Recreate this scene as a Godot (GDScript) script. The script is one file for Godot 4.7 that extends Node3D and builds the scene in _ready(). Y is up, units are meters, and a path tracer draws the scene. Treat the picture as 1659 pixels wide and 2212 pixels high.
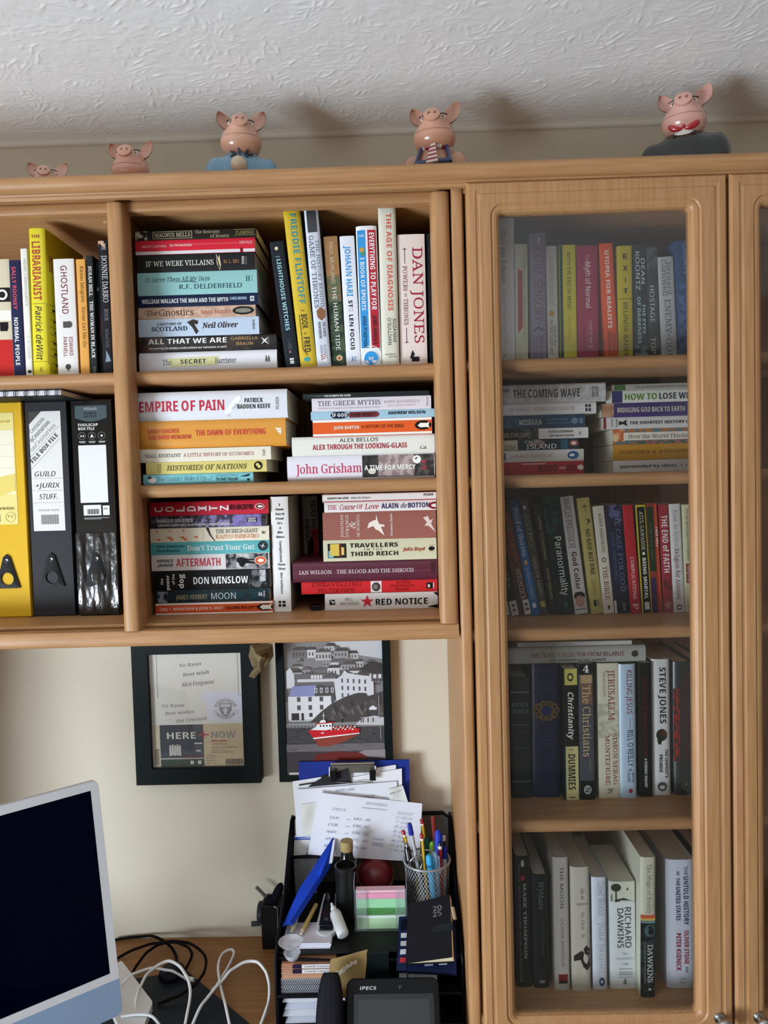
extends Node3D
# A study corner: a beech hutch and a glazed display cabinet full of books, over a desk. Units are metres, y is up, the back wall is z = 0.

const SKIN := 0.00004   # the thickness of a layer of print

func _ready() -> void:
	# camera
	var cam := Camera3D.new()
	cam.name = "camera"
	cam.position = Vector3(0.0, 1.69, 1.5)
	cam.basis = Basis(Vector3.UP, deg_to_rad(0.883)) * Basis(Vector3.RIGHT, deg_to_rad(-2.42)) * Basis(Vector3.BACK, deg_to_rad(-1.565))
	cam.keep_aspect = Camera3D.KEEP_HEIGHT
	cam.fov = rad_to_deg(2.0 * atan(1106.0 / 1600.0))
	cam.near = 0.05
	cam.current = true
	add_child(cam)
	# sky, exposure
	var env := Environment.new()
	env.background_mode = Environment.BG_SKY
	var sky := Sky.new()
	var psm := ProceduralSkyMaterial.new()
	psm.sky_top_color = Color(0.62, 0.74, 0.92)
	psm.sky_horizon_color = Color(0.86, 0.9, 0.96)
	psm.ground_bottom_color = Color(0.30, 0.33, 0.24)
	psm.ground_horizon_color = Color(0.55, 0.58, 0.5)
	psm.sun_angle_max = 0.0
	psm.sky_energy_multiplier = 2.5
	sky.sky_material = psm
	env.sky = sky
	env.tonemap_mode = Environment.TONE_MAPPER_LINEAR
	env.tonemap_exposure = 1.0
	env.sdfgi_enabled = true
	env.ssao_enabled = true
	env.ssil_enabled = true
	var we := WorldEnvironment.new()
	we.name = "world"
	we.environment = env
	add_child(we)
	# daylight coming in through the window in the left wall
	var win := AreaLight3D.new()
	win.name = "window_daylight"
	win.area_size = Vector2(1.5, 0.86)
	win.light_color = Color(0.90, 0.95, 1.0)
	win.light_energy = 15.2
	win.shadow_enabled = true
	add_child(win)
	win.position = Vector3(-2.19, 0.73, 2.35)
	win.rotation_degrees = Vector3(27, -90, 0)
	make_materials()
	room()
	hutch()
	cabinet()
	cornice()
	side_cabinet()
	desk()
	books()
	box_files()
	pictures()
	pigs()
	computer()
	cables()
	organiser()
	papers()
	desk_things()
	telephone()
	memory_stick()

# ------------------------------------------------------------------ mesh building
class Build:
	var v := PackedVector3Array()
	var n := PackedVector3Array()
	var c := PackedColorArray()
	var k := Color.WHITE
	var xf := Transform3D.IDENTITY
	func hue(h: String) -> Build:
		k = Color.html(h).srgb_to_linear()
		return self
	func at(o: Vector3, b := Basis.IDENTITY) -> Build:
		xf = Transform3D(b, o)
		return self
	func put(a: Vector3, b: Vector3, d: Vector3, na: Vector3, nb: Vector3, nd: Vector3) -> void:
		# a, b, d run counter-clockwise seen from outside; the engine wants them clockwise
		v.append(xf * a); v.append(xf * d); v.append(xf * b)
		n.append((xf.basis * na).normalized()); n.append((xf.basis * nd).normalized()); n.append((xf.basis * nb).normalized())
		for i in 3: c.append(k)
	func tri(a: Vector3, b: Vector3, d: Vector3) -> void:
		var f := (b - a).cross(d - a).normalized()
		put(a, b, d, f, f, f)
	func quad(a: Vector3, b: Vector3, d: Vector3, e: Vector3) -> void:
		tri(a, b, d); tri(a, d, e)
	func out(p: Array, mid: Vector3) -> void:   # a convex face turned away from mid
		var f: Vector3 = (p[1] - p[0]).cross(p[2] - p[0])
		var m := Vector3.ZERO
		for q in p: m += q
		if f.dot(m / p.size() - mid) < 0.0: p.reverse()
		for i in range(1, p.size() - 1): tri(p[0], p[i], p[i + 1])
	func box(lo: Vector3, hi: Vector3, b := 0.0) -> Build:
		var mid := (lo + hi) * 0.5
		var corner := func(s: Vector3i, full: int) -> Vector3:
			var p := Vector3.ZERO
			for a in 3:
				var e: float = 0.0 if a == full else b
				p[a] = (lo[a] + e) if s[a] < 0 else (hi[a] - e)
			return p
		for a in 3:
			var o1 := (a + 1) % 3
			var o2 := (a + 2) % 3
			for s in [-1, 1]:
				var face := []
				for q in [[-1, -1], [1, -1], [1, 1], [-1, 1]]:
					var t := Vector3i.ZERO
					t[a] = s; t[o1] = q[0]; t[o2] = q[1]
					face.append(corner.call(t, a))
				out(face, mid)
			if b > 0.0:
				for q in [[-1, -1], [1, -1], [1, 1], [-1, 1]]:
					var t0 := Vector3i.ZERO
					t0[o1] = q[0]; t0[o2] = q[1]
					var t1 := t0
					t0[a] = -1; t1[a] = 1
					out([corner.call(t0, o1), corner.call(t0, o2), corner.call(t1, o2), corner.call(t1, o1)], mid)
		if b > 0.0:
			for sx in [-1, 1]:
				for sy in [-1, 1]:
					for sz in [-1, 1]:
						var t := Vector3i(sx, sy, sz)
						out([corner.call(t, 0), corner.call(t, 1), corner.call(t, 2)], mid)
		return self
	func hexa(f: Array, g: Array) -> Build:   # eight corners: the front ring and the back ring
		var mid := Vector3.ZERO
		for p in f + g: mid += p / 8.0
		out(f.duplicate(), mid); out(g.duplicate(), mid)
		for i in 4:
			var j := (i + 1) % 4
			out([f[i], f[j], g[j], g[i]], mid)
		return self
	func extrude(poly: PackedVector2Array, z0: float, z1: float, smooth := 0.7) -> Build:
		var p := poly.duplicate()
		if Geometry2D.is_polygon_clockwise(p): p.reverse()
		var m := p.size()
		var nr: Array[Vector2] = []
		for i in m:
			var d := (p[(i + 1) % m] - p[i]).normalized()
			nr.append(Vector2(d.y, -d.x))
		for i in m:
			var j := (i + 1) % m
			var n0: Vector2 = nr[i]
			var n1: Vector2 = nr[i]
			if nr[(i + m - 1) % m].dot(nr[i]) > smooth: n0 = (nr[i] + nr[(i + m - 1) % m]).normalized()
			if nr[j].dot(nr[i]) > smooth: n1 = (nr[i] + nr[j]).normalized()
			var a := Vector3(p[i].x, p[i].y, z1)
			var b := Vector3(p[i].x, p[i].y, z0)
			var d2 := Vector3(p[j].x, p[j].y, z0)
			var e := Vector3(p[j].x, p[j].y, z1)
			var na := Vector3(n0.x, n0.y, 0)
			var nd := Vector3(n1.x, n1.y, 0)
			put(a, b, d2, na, na, nd); put(a, d2, e, na, nd, nd)
		var ix := Geometry2D.triangulate_polygon(p)
		for i in range(0, ix.size(), 3):
			var a2 := p[ix[i]]
			var b2 := p[ix[i + 1]]
			var c2 := p[ix[i + 2]]
			if (b2 - a2).cross(c2 - a2) < 0.0:
				var s := b2; b2 = c2; c2 = s
			tri(Vector3(a2.x, a2.y, z1), Vector3(b2.x, b2.y, z1), Vector3(c2.x, c2.y, z1))
			tri(Vector3(a2.x, a2.y, z0), Vector3(c2.x, c2.y, z0), Vector3(b2.x, b2.y, z0))
		return self
	func lathe(prof: Array, seg := 24) -> Build:   # Vector2(radius, height), bottom to top
		for i in prof.size() - 1:
			var a: Vector2 = prof[i]
			var b: Vector2 = prof[i + 1]
			var d := b - a
			if d.length() < 1e-7: continue
			var f := Vector2(d.y, -d.x).normalized()
			var fa := f
			var fb := f
			if i > 0:
				var d0: Vector2 = a - prof[i - 1]
				var g := Vector2(d0.y, -d0.x).normalized()
				if g.dot(f) > 0.6: fa = (f + g).normalized()
			if i + 2 < prof.size():
				var d1: Vector2 = prof[i + 2] - b
				var g1 := Vector2(d1.y, -d1.x).normalized()
				if g1.dot(f) > 0.6: fb = (f + g1).normalized()
			for s in seg:
				var t0 := TAU * s / seg
				var t1 := TAU * (s + 1) / seg
				var r := func(q: Vector2, t: float) -> Vector3: return Vector3(q.x * cos(t), q.y, -q.x * sin(t))
				var p0: Vector3 = r.call(a, t0)
				var p1: Vector3 = r.call(a, t1)
				var p2: Vector3 = r.call(b, t1)
				var p3: Vector3 = r.call(b, t0)
				var n0: Vector3 = r.call(Vector2(fa.x, fa.y), t0)
				var n1: Vector3 = r.call(Vector2(fa.x, fa.y), t1)
				var n2: Vector3 = r.call(Vector2(fb.x, fb.y), t1)
				var n3: Vector3 = r.call(Vector2(fb.x, fb.y), t0)
				if a.x > 1e-6: put(p0, p1, p2, n0, n1, n2)
				if b.x > 1e-6: put(p0, p2, p3, n0, n2, n3)
		return self
	func tube(pts: Array, r: float, seg := 8, r2 := -1.0) -> Build:
		var m := pts.size()
		var rings := []
		var side := Vector3.ZERO
		for i in m:
			var d: Vector3 = (pts[mini(i + 1, m - 1)] - pts[maxi(i - 1, 0)]).normalized()
			if i == 0: side = d.cross(Vector3.UP if absf(d.y) < 0.9 else Vector3.RIGHT).normalized()
			side = (side - d * side.dot(d)).normalized()
			var up := d.cross(side)
			var rr: float = r if r2 < 0.0 else lerpf(r, r2, float(i) / (m - 1))
			var ring := []
			for s in seg:
				var t := TAU * s / seg
				var q := side * cos(t) + up * sin(t)
				ring.append([pts[i] + q * rr, q])
			rings.append(ring)
		for i in m - 1:
			for s in seg:
				var u := (s + 1) % seg
				var a: Array = rings[i][s]
				var b: Array = rings[i][u]
				var d3: Array = rings[i + 1][u]
				var e: Array = rings[i + 1][s]
				put(a[0], b[0], d3[0], a[1], b[1], d3[1]); put(a[0], d3[0], e[0], a[1], d3[1], e[1])
		for s in range(1, seg - 1):
			tri(rings[0][0][0], rings[0][s + 1][0], rings[0][s][0])
			tri(rings[m - 1][0][0], rings[m - 1][s][0], rings[m - 1][s + 1][0])
		return self
	func ball(o: Vector3, r: Vector3, seg := 20, turn := Basis.IDENTITY) -> Build:
		var keep := xf
		xf = keep * Transform3D(turn * Basis.from_scale(r), o)
		var h := seg / 2
		for i in h:
			for s in seg:
				var q := func(a: float, b: float) -> Vector3: return Vector3(sin(a) * cos(b), cos(a), -sin(a) * sin(b))
				var p0: Vector3 = q.call(PI * i / h, TAU * s / seg)
				var p1: Vector3 = q.call(PI * (i + 1) / h, TAU * s / seg)
				var p2: Vector3 = q.call(PI * (i + 1) / h, TAU * (s + 1) / seg)
				var p3: Vector3 = q.call(PI * i / h, TAU * (s + 1) / seg)
				var e := func(p: Vector3) -> Vector3: return Vector3(p.x / r.x / r.x, p.y / r.y / r.y, p.z / r.z / r.z)
				if i < h - 1: put(p0, p1, p2, e.call(p0), e.call(p1), e.call(p2))
				if i > 0: put(p0, p2, p3, e.call(p0), e.call(p2), e.call(p3))
		xf = keep
		return self
	func star(o: Vector3, f: Callable, far: float, nu := 40, nv := 28) -> Build:   # the surface f = 0 seen from o, where every ray leaves it once
		var g := []
		for i in nv + 1:
			var row := []
			for s in nu:
				var a := PI * i / nv
				var b := TAU * s / nu
				var d := Vector3(sin(a) * cos(b), cos(a), -sin(a) * sin(b))
				var lo := 0.0
				var hi := far
				for t in 16:
					var m := (lo + hi) * 0.5
					if f.call(o + d * m) < 0.0: lo = m
					else: hi = m
				var p := o + d * lo
				var e := 0.0006
				var nn := Vector3(f.call(p + Vector3(e, 0, 0)) - f.call(p - Vector3(e, 0, 0)), f.call(p + Vector3(0, e, 0)) - f.call(p - Vector3(0, e, 0)), f.call(p + Vector3(0, 0, e)) - f.call(p - Vector3(0, 0, e)))
				row.append([p, nn.normalized()])
			g.append(row)
		for i in nv:
			for s in nu:
				var u := (s + 1) % nu
				var p0: Array = g[i][s]
				var p1: Array = g[i + 1][s]
				var p2: Array = g[i + 1][u]
				var p3: Array = g[i][u]
				if i < nv - 1: put(p0[0], p1[0], p2[0], p0[1], p1[1], p2[1])
				if i > 0: put(p0[0], p2[0], p3[0], p0[1], p2[1], p3[1])
		return self
	func rect(o: Vector3, x: Vector3, y: Vector3, cuts := 1) -> Build:   # a flat patch of print from corner o
		for i in cuts:
			var a := o + x * (float(i) / cuts)
			var b := o + x * (float(i + 1) / cuts)
			quad(a, b, b + y, a + y)
		return self
	func fan(o: Vector3, x: Vector3, y: Vector3, pts: Array) -> Build:   # a flat outline in the axes x, y
		var p := PackedVector2Array()
		for q in pts: p.append(q)
		if Geometry2D.is_polygon_clockwise(p): p.reverse()
		var ix := Geometry2D.triangulate_polygon(p)
		for i in range(0, ix.size(), 3):
			var a := p[ix[i]]
			var b := p[ix[i + 1]]
			var d := p[ix[i + 2]]
			if (b - a).cross(d - a) < 0.0:
				var s := b; b = d; d = s
			tri(o + x * a.x + y * a.y, o + x * b.x + y * b.y, o + x * d.x + y * d.y)
		return self
	func mesh() -> ArrayMesh:
		var arr := []
		arr.resize(Mesh.ARRAY_MAX)
		arr[Mesh.ARRAY_VERTEX] = v
		arr[Mesh.ARRAY_NORMAL] = n
		arr[Mesh.ARRAY_COLOR] = c
		var m := ArrayMesh.new()
		m.add_surface_from_arrays(Mesh.PRIMITIVE_TRIANGLES, arr)
		return m

var _fonts := {}
var _words := {}
func font(f: String) -> Array:   # s sans, b bold sans, r serif, q bold serif, m mono: [font, baseline, height of a capital]
	if not _fonts.has(f):
		var s := SystemFont.new()
		s.font_names = PackedStringArray(["Droid Serif" if f in "rq" else "Droid Sans Mono" if f == "m" else "Droid Sans"])
		s.font_weight = 700 if f in "bq" else 400
		_fonts[f] = [s, 0.0, 1.0]
		var h := glyphs("H", f)
		_fonts[f] = [s, h[1].position.y, h[1].size.y]
	return _fonts[f]
func glyphs(t: String, f: String) -> Array:
	if not _words.has(f + t):
		var tm := TextMesh.new()
		tm.font = font(f)[0]
		tm.text = t
		tm.font_size = 40
		tm.pixel_size = 0.01
		tm.depth = 0.0
		tm.curve_step = 3.0
		var arr := tm.get_mesh_arrays()
		_words[f + t] = [arr, tm.get_aabb()]
	return _words[f + t]
func write(b: Build, t: String, f: String, o: Vector3, x: Vector3, y: Vector3, width: float, cap: float) -> void:
	# words from o (left end of the line, middle of the capitals) along x, capitals cap high along y; a second letter i slants them
	var fi := f.left(1)
	var g := glyphs(t, fi)
	var info := font(fi)
	var box: AABB = g[1]
	var pts: PackedVector3Array = g[0][Mesh.ARRAY_VERTEX]
	var ix = g[0][Mesh.ARRAY_INDEX]
	var sy: float = cap / info[2]
	var sx: float = sy if width <= 0.0 else width / maxf(box.size.x, 0.01)
	var lean := 0.22 if f.ends_with("i") else 0.0
	var nn := x.cross(y).normalized()
	var q := func(p: Vector3) -> Vector3:
		var h: float = p.y - info[1]
		return o + x * ((p.x - box.position.x) * sx + h * lean * sy) + y * (h * sy - cap * 0.5)
	var m: int = ix.size() if ix != null and ix.size() > 0 else pts.size()
	for i in range(0, m, 3):
		var tr := []
		for j in 3: tr.append(q.call(pts[ix[i + j]] if ix != null and ix.size() > 0 else pts[i + j]))
		if (tr[1] - tr[0]).cross(tr[2] - tr[0]).dot(nn) < 0.0: b.put(tr[0], tr[2], tr[1], nn, nn, nn)
		else: b.put(tr[0], tr[1], tr[2], nn, nn, nn)

# ------------------------------------------------------------------ naming
var _taken := {}
func numbered(parent: Node, called: String) -> String:
	var key := str(parent.get_instance_id()) + called
	_taken[key] = _taken.get(key, 0) + 1
	return called if _taken[key] == 1 else "%s_%03d" % [called, _taken[key] - 1]
func tag(o: Node, label: String, category: String, group := "") -> Node:
	o.set_meta("label", label)
	o.set_meta("category", category)
	if group: o.set_meta("group", group)
	return o
func obj(called: String, b: Build, m: Material, parent: Node = self) -> MeshInstance3D:
	var o := MeshInstance3D.new()
	o.mesh = b.mesh()
	o.material_override = m
	o.name = numbered(parent, called)
	parent.add_child(o, true)
	return o
func thing(called: String, label: String, category: String, at := Vector3.ZERO, group := "") -> Node3D:
	var o := Node3D.new()
	o.name = numbered(self, called)
	add_child(o, true)
	o.position = at
	tag(o, label, category, group)
	return o
func struct(called: String, b: Build, m: Material) -> MeshInstance3D:
	var o := obj(called, b, m)
	o.set_meta("kind", "structure")
	return o
func stuff(o: Node) -> Node:
	o.set_meta("kind", "stuff")
	return o

# ------------------------------------------------------------------ materials
var M := {}
func plain(rough: float, metal := 0.0, coat := 0.0) -> StandardMaterial3D:
	var m := StandardMaterial3D.new()
	m.vertex_color_use_as_albedo = true
	m.roughness = rough
	m.metallic = metal
	if coat > 0.0:
		m.clearcoat_enabled = true
		m.clearcoat = coat
		m.clearcoat_roughness = 0.06
	return m
func noise(freq: float, octaves: int, seeded: int, kind := FastNoiseLite.TYPE_SIMPLEX_SMOOTH) -> FastNoiseLite:
	var f := FastNoiseLite.new()
	f.noise_type = kind
	f.frequency = freq
	f.fractal_octaves = octaves
	f.seed = seeded
	return f
func ramp(stops: Array) -> Gradient:
	var g := Gradient.new()
	var o := PackedFloat32Array()
	var cs := PackedColorArray()
	for s in stops:
		o.append(s[0])
		cs.append(Color.html(s[1]))
	g.offsets = o
	g.colors = cs
	return g
func cloth_tex(f: FastNoiseLite, size: int, g: Gradient = null, as_normal := false, strength := 4.0) -> NoiseTexture2D:
	var t := NoiseTexture2D.new()
	t.width = size
	t.height = size
	t.seamless = true
	t.noise = f
	if g: t.color_ramp = g
	t.as_normal_map = as_normal
	t.bump_strength = strength
	return t
func wood(along: int, stops: Array, rough: float, seeded: int) -> StandardMaterial3D:   # grain stretched along one axis
	var m := StandardMaterial3D.new()
	m.albedo_texture = cloth_tex(noise(0.012, 5, seeded), 1024, ramp(stops))
	m.uv1_triplanar = true
	m.uv1_world_triplanar = true
	var s := Vector3(9.0, 9.0, 9.0)
	s[along] = 0.55
	m.uv1_scale = s
	m.uv1_triplanar_sharpness = 8.0
	m.roughness = rough
	m.metallic_specular = 0.4
	return m
func make_materials() -> void:
	M.paper = plain(0.8)
	M.card = plain(0.55)
	M.jacket = plain(0.33)
	M.gloss = plain(0.18)
	M.glaze = plain(0.22, 0.0, 0.7)
	M.plastic = plain(0.42)
	M.rubber = plain(0.75)
	M.metal = plain(0.28, 1.0)
	M.plastic.metallic_specular = 0.25
	M.rubber.metallic_specular = 0.2
	M.card.metallic_specular = 0.3
	M.silver = plain(0.35, 0.45)
	M.paint = plain(0.9)
	M.screen = plain(0.06)
	M.screen.metallic_specular = 0.2
	var beech := [[0.0, "a2774d"], [0.4, "ad8055"], [0.6, "b1855a"], [1.0, "ba8d61"]]
	M.wood_h = wood(0, beech, 0.42, 3)
	M.wood_v = wood(1, beech, 0.42, 8)
	M.desk = wood(0, [[0.0, "8c6036"], [0.4, "94683d"], [0.6, "996d42"], [1.0, "a07448"]], 0.45, 14)
	M.wall = StandardMaterial3D.new()
	M.wall.albedo_color = Color.html("d8cfba")
	M.wall.roughness = 0.9
	M.wall.normal_enabled = true
	M.wall.normal_texture = cloth_tex(noise(0.05, 3, 21), 512, null, true, 2.0)
	M.wall.normal_scale = 0.25
	M.wall.uv1_triplanar = true
	M.wall.uv1_world_triplanar = true
	M.wall.uv1_scale = Vector3.ONE * 4.0
	M.gloss_wrap = plain(0.22, 0.0, 0.6)
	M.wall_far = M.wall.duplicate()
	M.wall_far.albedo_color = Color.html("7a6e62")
	M.ceiling = StandardMaterial3D.new()
	M.ceiling.albedo_color = Color.html("f3f2f0")
	M.ceiling.roughness = 0.7
	M.carpet = plain(1.0)
	M.glass = StandardMaterial3D.new()
	M.glass.albedo_color = Color(0.2, 0.22, 0.21, 0.08)
	M.glass.transparency = BaseMaterial3D.TRANSPARENCY_ALPHA
	M.glass.roughness = 0.02
	M.glass.metallic_specular = 0.65
	M.picture_glass = M.glass.duplicate()
	M.picture_glass.albedo_color = Color(0.9, 0.93, 0.95, 0.02)
	M.frost = M.glass.duplicate()
	M.frost.albedo_color = Color(0.9, 0.92, 0.95, 0.38)
	M.frost.roughness = 0.15
	M.clear = StandardMaterial3D.new()
	M.clear.albedo_color = Color(0.85, 0.9, 0.93, 0.09)
	M.clear.transparency = BaseMaterial3D.TRANSPARENCY_ALPHA
	M.clear.roughness = 0.08

# ------------------------------------------------------------------ books
func book(kind: String, at: Vector3, t: float, h: float, d: float, tilt: float, twist: float, cover: String, pages: String, label: String, group: String, prints: Array, side := "") -> Node3D:
	# stands with its spine towards +z; tilt turns it about z in degrees (90 lays it on its back cover, title reading left to right)
	var root := thing("book", label, "book", at, group)
	root.basis = Basis(Vector3.UP, deg_to_rad(twist)) * Basis(Vector3.BACK, deg_to_rad(tilt))
	var hard := kind == "H"
	var bow := minf(0.0045, t * 0.12) if hard else minf(0.0012, t * 0.05)
	var wall := minf(0.0022, t * 0.12) if hard else minf(0.0005, t * 0.1)
	var spine := func(x: float) -> float: return -bow * pow(absf(2.0 * x / t - 1.0), 4.0)
	var steps := 16
	var o := PackedVector2Array()
	for i in steps + 1:
		var s := -cos(PI * i / steps) * 0.5 + 0.5
		o.append(Vector2(t * s, spine.call(t * s)))
	o.append(Vector2(t, -d)); o.append(Vector2(t - wall, -d))
	for i in steps + 1:
		var s := cos(PI * i / steps) * 0.5 + 0.5
		o.append(Vector2(wall + (t - 2.0 * wall) * s, spine.call(t * s) - wall * 1.2 - 0.0002))
	o.append(Vector2(wall, -d)); o.append(Vector2(0, -d))
	var b := Build.new().hue(cover)
	b.xf = Transform3D(Basis(Vector3(1, 0, 0), Vector3(0, 0, 1), Vector3(0, -1, 0)), Vector3(0, h, 0))   # x stays, profile y becomes z, extrusion runs down
	b.extrude(o, 0.0, h, 0.8)
	var cov := obj("cover", b, M.jacket if hard else M.card, root)
	var inset := 0.003 if hard else 0.0006
	var pg := Build.new().hue(pages).box(Vector3(wall, inset, -d + inset), Vector3(t - wall, h - inset, -bow - wall * 2.5), 0.0)
	var lines := Color.html(pages).darkened(0.18).to_html(false)   # the edges of gathered leaves
	pg.hue(lines)
	var cuts := clampi(int(t / 0.0045), 2, 9)
	for i in range(1, cuts):
		var x := wall + (t - 2.0 * wall) * i / cuts
		pg.box(Vector3(x - 0.00015, inset - 0.0002, -d + inset + 0.001), Vector3(x + 0.00015, h - inset + 0.0002, -bow - wall * 2.5 - 0.001))
	obj("page_block", pg, M.paper, root)
	if side:
		var sd := Build.new().hue(side).box(Vector3(t, 0.0002, -d + 0.0005), Vector3(t + 0.0003, h - 0.0002, -bow - 0.002))
		obj("front_board", sd, M.jacket if hard else M.card, cov)
	if prints.size():
		var p := Build.new()
		var layer := 7.0
		for e in prints:
			p.hue(e[1])
			var z := layer * SKIN + (0.00025 if e[0] in ["t", "v", "e", "g"] else 0.0)   # lettering over patches
			match e[0]:
				"t":   # words along the spine: [t, colour, font, u0, u1, middle, height, text]
					write(p, e[7], e[2], Vector3(e[5] * t, h - e[3] * h, z), Vector3.DOWN, Vector3.RIGHT, (e[4] - e[3]) * h, e[6] * t)
				"v":   # words across it: [v, colour, font, middle along, p0, p1, height, text]
					write(p, e[7], e[2], Vector3(e[4] * t, h - e[3] * h, z), Vector3.RIGHT, Vector3.UP, (e[5] - e[4]) * t, e[6] * t)
				"r":   # a patch: [r, colour, u0, u1, p0, p1]
					p.rect(Vector3(e[4] * t, h - e[3] * h, z), Vector3((e[5] - e[4]) * t, 0, 0), Vector3(0, (e[3] - e[2]) * h, 0), 14 if hard else 8)
				"e":   # an oval: [e, colour, u, p, radius along, radius across] (radii in spine widths)
					var ring := []
					for i in 20: ring.append(Vector2(cos(TAU * i / 20) * e[5] * t, sin(TAU * i / 20) * e[4] * t))
					p.fan(Vector3(e[3] * t, h - e[2] * h, z), Vector3.RIGHT, Vector3.UP, ring)
				"g":   # an outline: [g, colour, u, p, size, [x, y, x, y ...]] with x along the spine and y across it, in spine widths
					var pts := []
					for i in range(0, e[5].size(), 2): pts.append(Vector2(e[5][i + 1] * e[4] * t, -e[5][i] * e[4] * t))
					p.fan(Vector3(e[3] * t, h - e[2] * h, z), Vector3.RIGHT, Vector3.UP, pts)
				"b":   # bars: [b, colour, u0, u1, p0, p1, count]
					for i in e[6]:
						var u: float = lerpf(e[2], e[3], (i + 0.5 * fposmod(i * 0.618, 1.0)) / e[6])
						var w: float = (e[3] - e[2]) / e[6] * (0.35 + 0.4 * fposmod(i * 0.37, 1.0))
						p.rect(Vector3(e[4] * t, h - (u + w) * h, z), Vector3((e[5] - e[4]) * t, 0, 0), Vector3(0, w * h, 0))
				"s":   # a mark on the front board: [s, colour, depth0, depth1, u0, u1], shares of its depth and height
					p.box(Vector3(t + 0.0001, h * (1.0 - e[5]), -bow - 0.002 - d * e[3]), Vector3(t + 0.0006, h * (1.0 - e[4]), -bow - 0.002 - d * e[2]))
				"n":   # mottled print: [n, colour, second colour, u0, u1, p0, p1, seed]
					var f := noise(1.0, 3, e[7])
					var nu := maxi(6, int((e[4] - e[3]) * h / 0.0016))
					var nv := maxi(12 if hard else 7, int((e[6] - e[5]) * t / 0.0016))
					var c0 := Color.html(e[1]).srgb_to_linear()
					var c1 := Color.html(e[2]).srgb_to_linear()
					for i in nu:
						for j in nv:
							p.k = c0.lerp(c1, clampf(f.get_noise_2d(i * 0.11, j * 0.11) * 2.2 + 0.5, 0.0, 1.0))
							p.rect(Vector3((e[5] + (e[6] - e[5]) * j / nv) * t, h - (e[3] + (e[4] - e[3]) * (i + 1) / nu) * h, z), Vector3((e[6] - e[5]) * t / nv, 0, 0), Vector3(0, (e[4] - e[3]) * h / nu, 0))
			layer += 1.0
		for i in p.v.size():   # keep the print on the spine and bend it round
			if p.v[i].z < -0.001: continue
			p.v[i].x = clampf(p.v[i].x, 0.0003, t - 0.0003)
			p.v[i].y = clampf(p.v[i].y, 0.0003, h - 0.0003)
			p.v[i].z += spine.call(p.v[i].x)
		obj("spine_print", p, M.jacket if hard else M.card, cov)
	return root

# ------------------------------------------------------------------ furniture
func loop(x0: float, x1: float, y0: float, y1: float, r: float, grow: float, z: float) -> Array:   # a rounded rectangle
	var p := []
	var rr := maxf(r + grow, 0.0004)
	for q in [[x1 + grow - rr, y1 + grow - rr, 0.0], [x0 - grow + rr, y1 + grow - rr, 0.25], [x0 - grow + rr, y0 - grow + rr, 0.5], [x1 + grow - rr, y0 - grow + rr, 0.75]]:
		for i in 7:
			var a: float = TAU * (q[2] + 0.25 * i / 6)
			p.append(Vector3(q[0] + cos(a) * rr, q[1] + sin(a) * rr, z))
	return p
func skin(b: Build, loops: Array, smooth := true) -> void:   # joins loops of equal length; the first to the last turn from the back over the front to the opening
	for i in loops.size() - 1:
		var m: int = loops[i].size()
		for j in m:
			var k := (j + 1) % m
			b.quad(loops[i][j], loops[i][k], loops[i + 1][k], loops[i + 1][j])
func nosed(thick: float, front: float, back: float, round: float) -> PackedVector2Array:   # the section of a board with a rounded front: x is depth, y is thickness
	var p := PackedVector2Array([Vector2(back, 0), ])
	for i in 9:
		var a := -PI * 0.5 + PI * i / 8
		p.append(Vector2(front - round + cos(a) * round, thick * 0.5 + sin(a) * thick * 0.5))
	p.append(Vector2(back, thick))
	return p
const ALONG_X := Basis(Vector3(0, 0, 1), Vector3(0, 1, 0), Vector3(-1, 0, 0))   # section x -> z, section y -> y, extrusion -> -x
func board(x0: float, x1: float, y: float, thick: float, front: float, back: float, round: float) -> Build:   # a horizontal board
	var b := Build.new()
	b.xf = Transform3D(ALONG_X, Vector3(x1, y, 0))
	b.extrude(nosed(thick, front, back, round), 0.0, x1 - x0, 0.5)
	return b
func post(x0: float, x1: float, y0: float, y1: float, front: float, back: float, round: float) -> Build:   # an upright with a rounded front
	var p := PackedVector2Array([Vector2(x0, -back)])
	for i in 13:
		var a := PI * i / 12
		var u := -cos(a)
		var w := sin(a)
		p.append(Vector2((x0 + x1) * 0.5 + (x1 - x0) * 0.5 * signf(u) * pow(absf(u), 0.6), -(front - round + round * pow(w, 0.7))))
	p.append(Vector2(x1, -back))
	var b := Build.new()
	b.xf = Transform3D(Basis(Vector3(1, 0, 0), Vector3(0, 0, -1), Vector3(0, 1, 0)), Vector3(0, y0, 0))
	b.extrude(p, 0.0, y1 - y0, 0.5)
	return b

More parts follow.
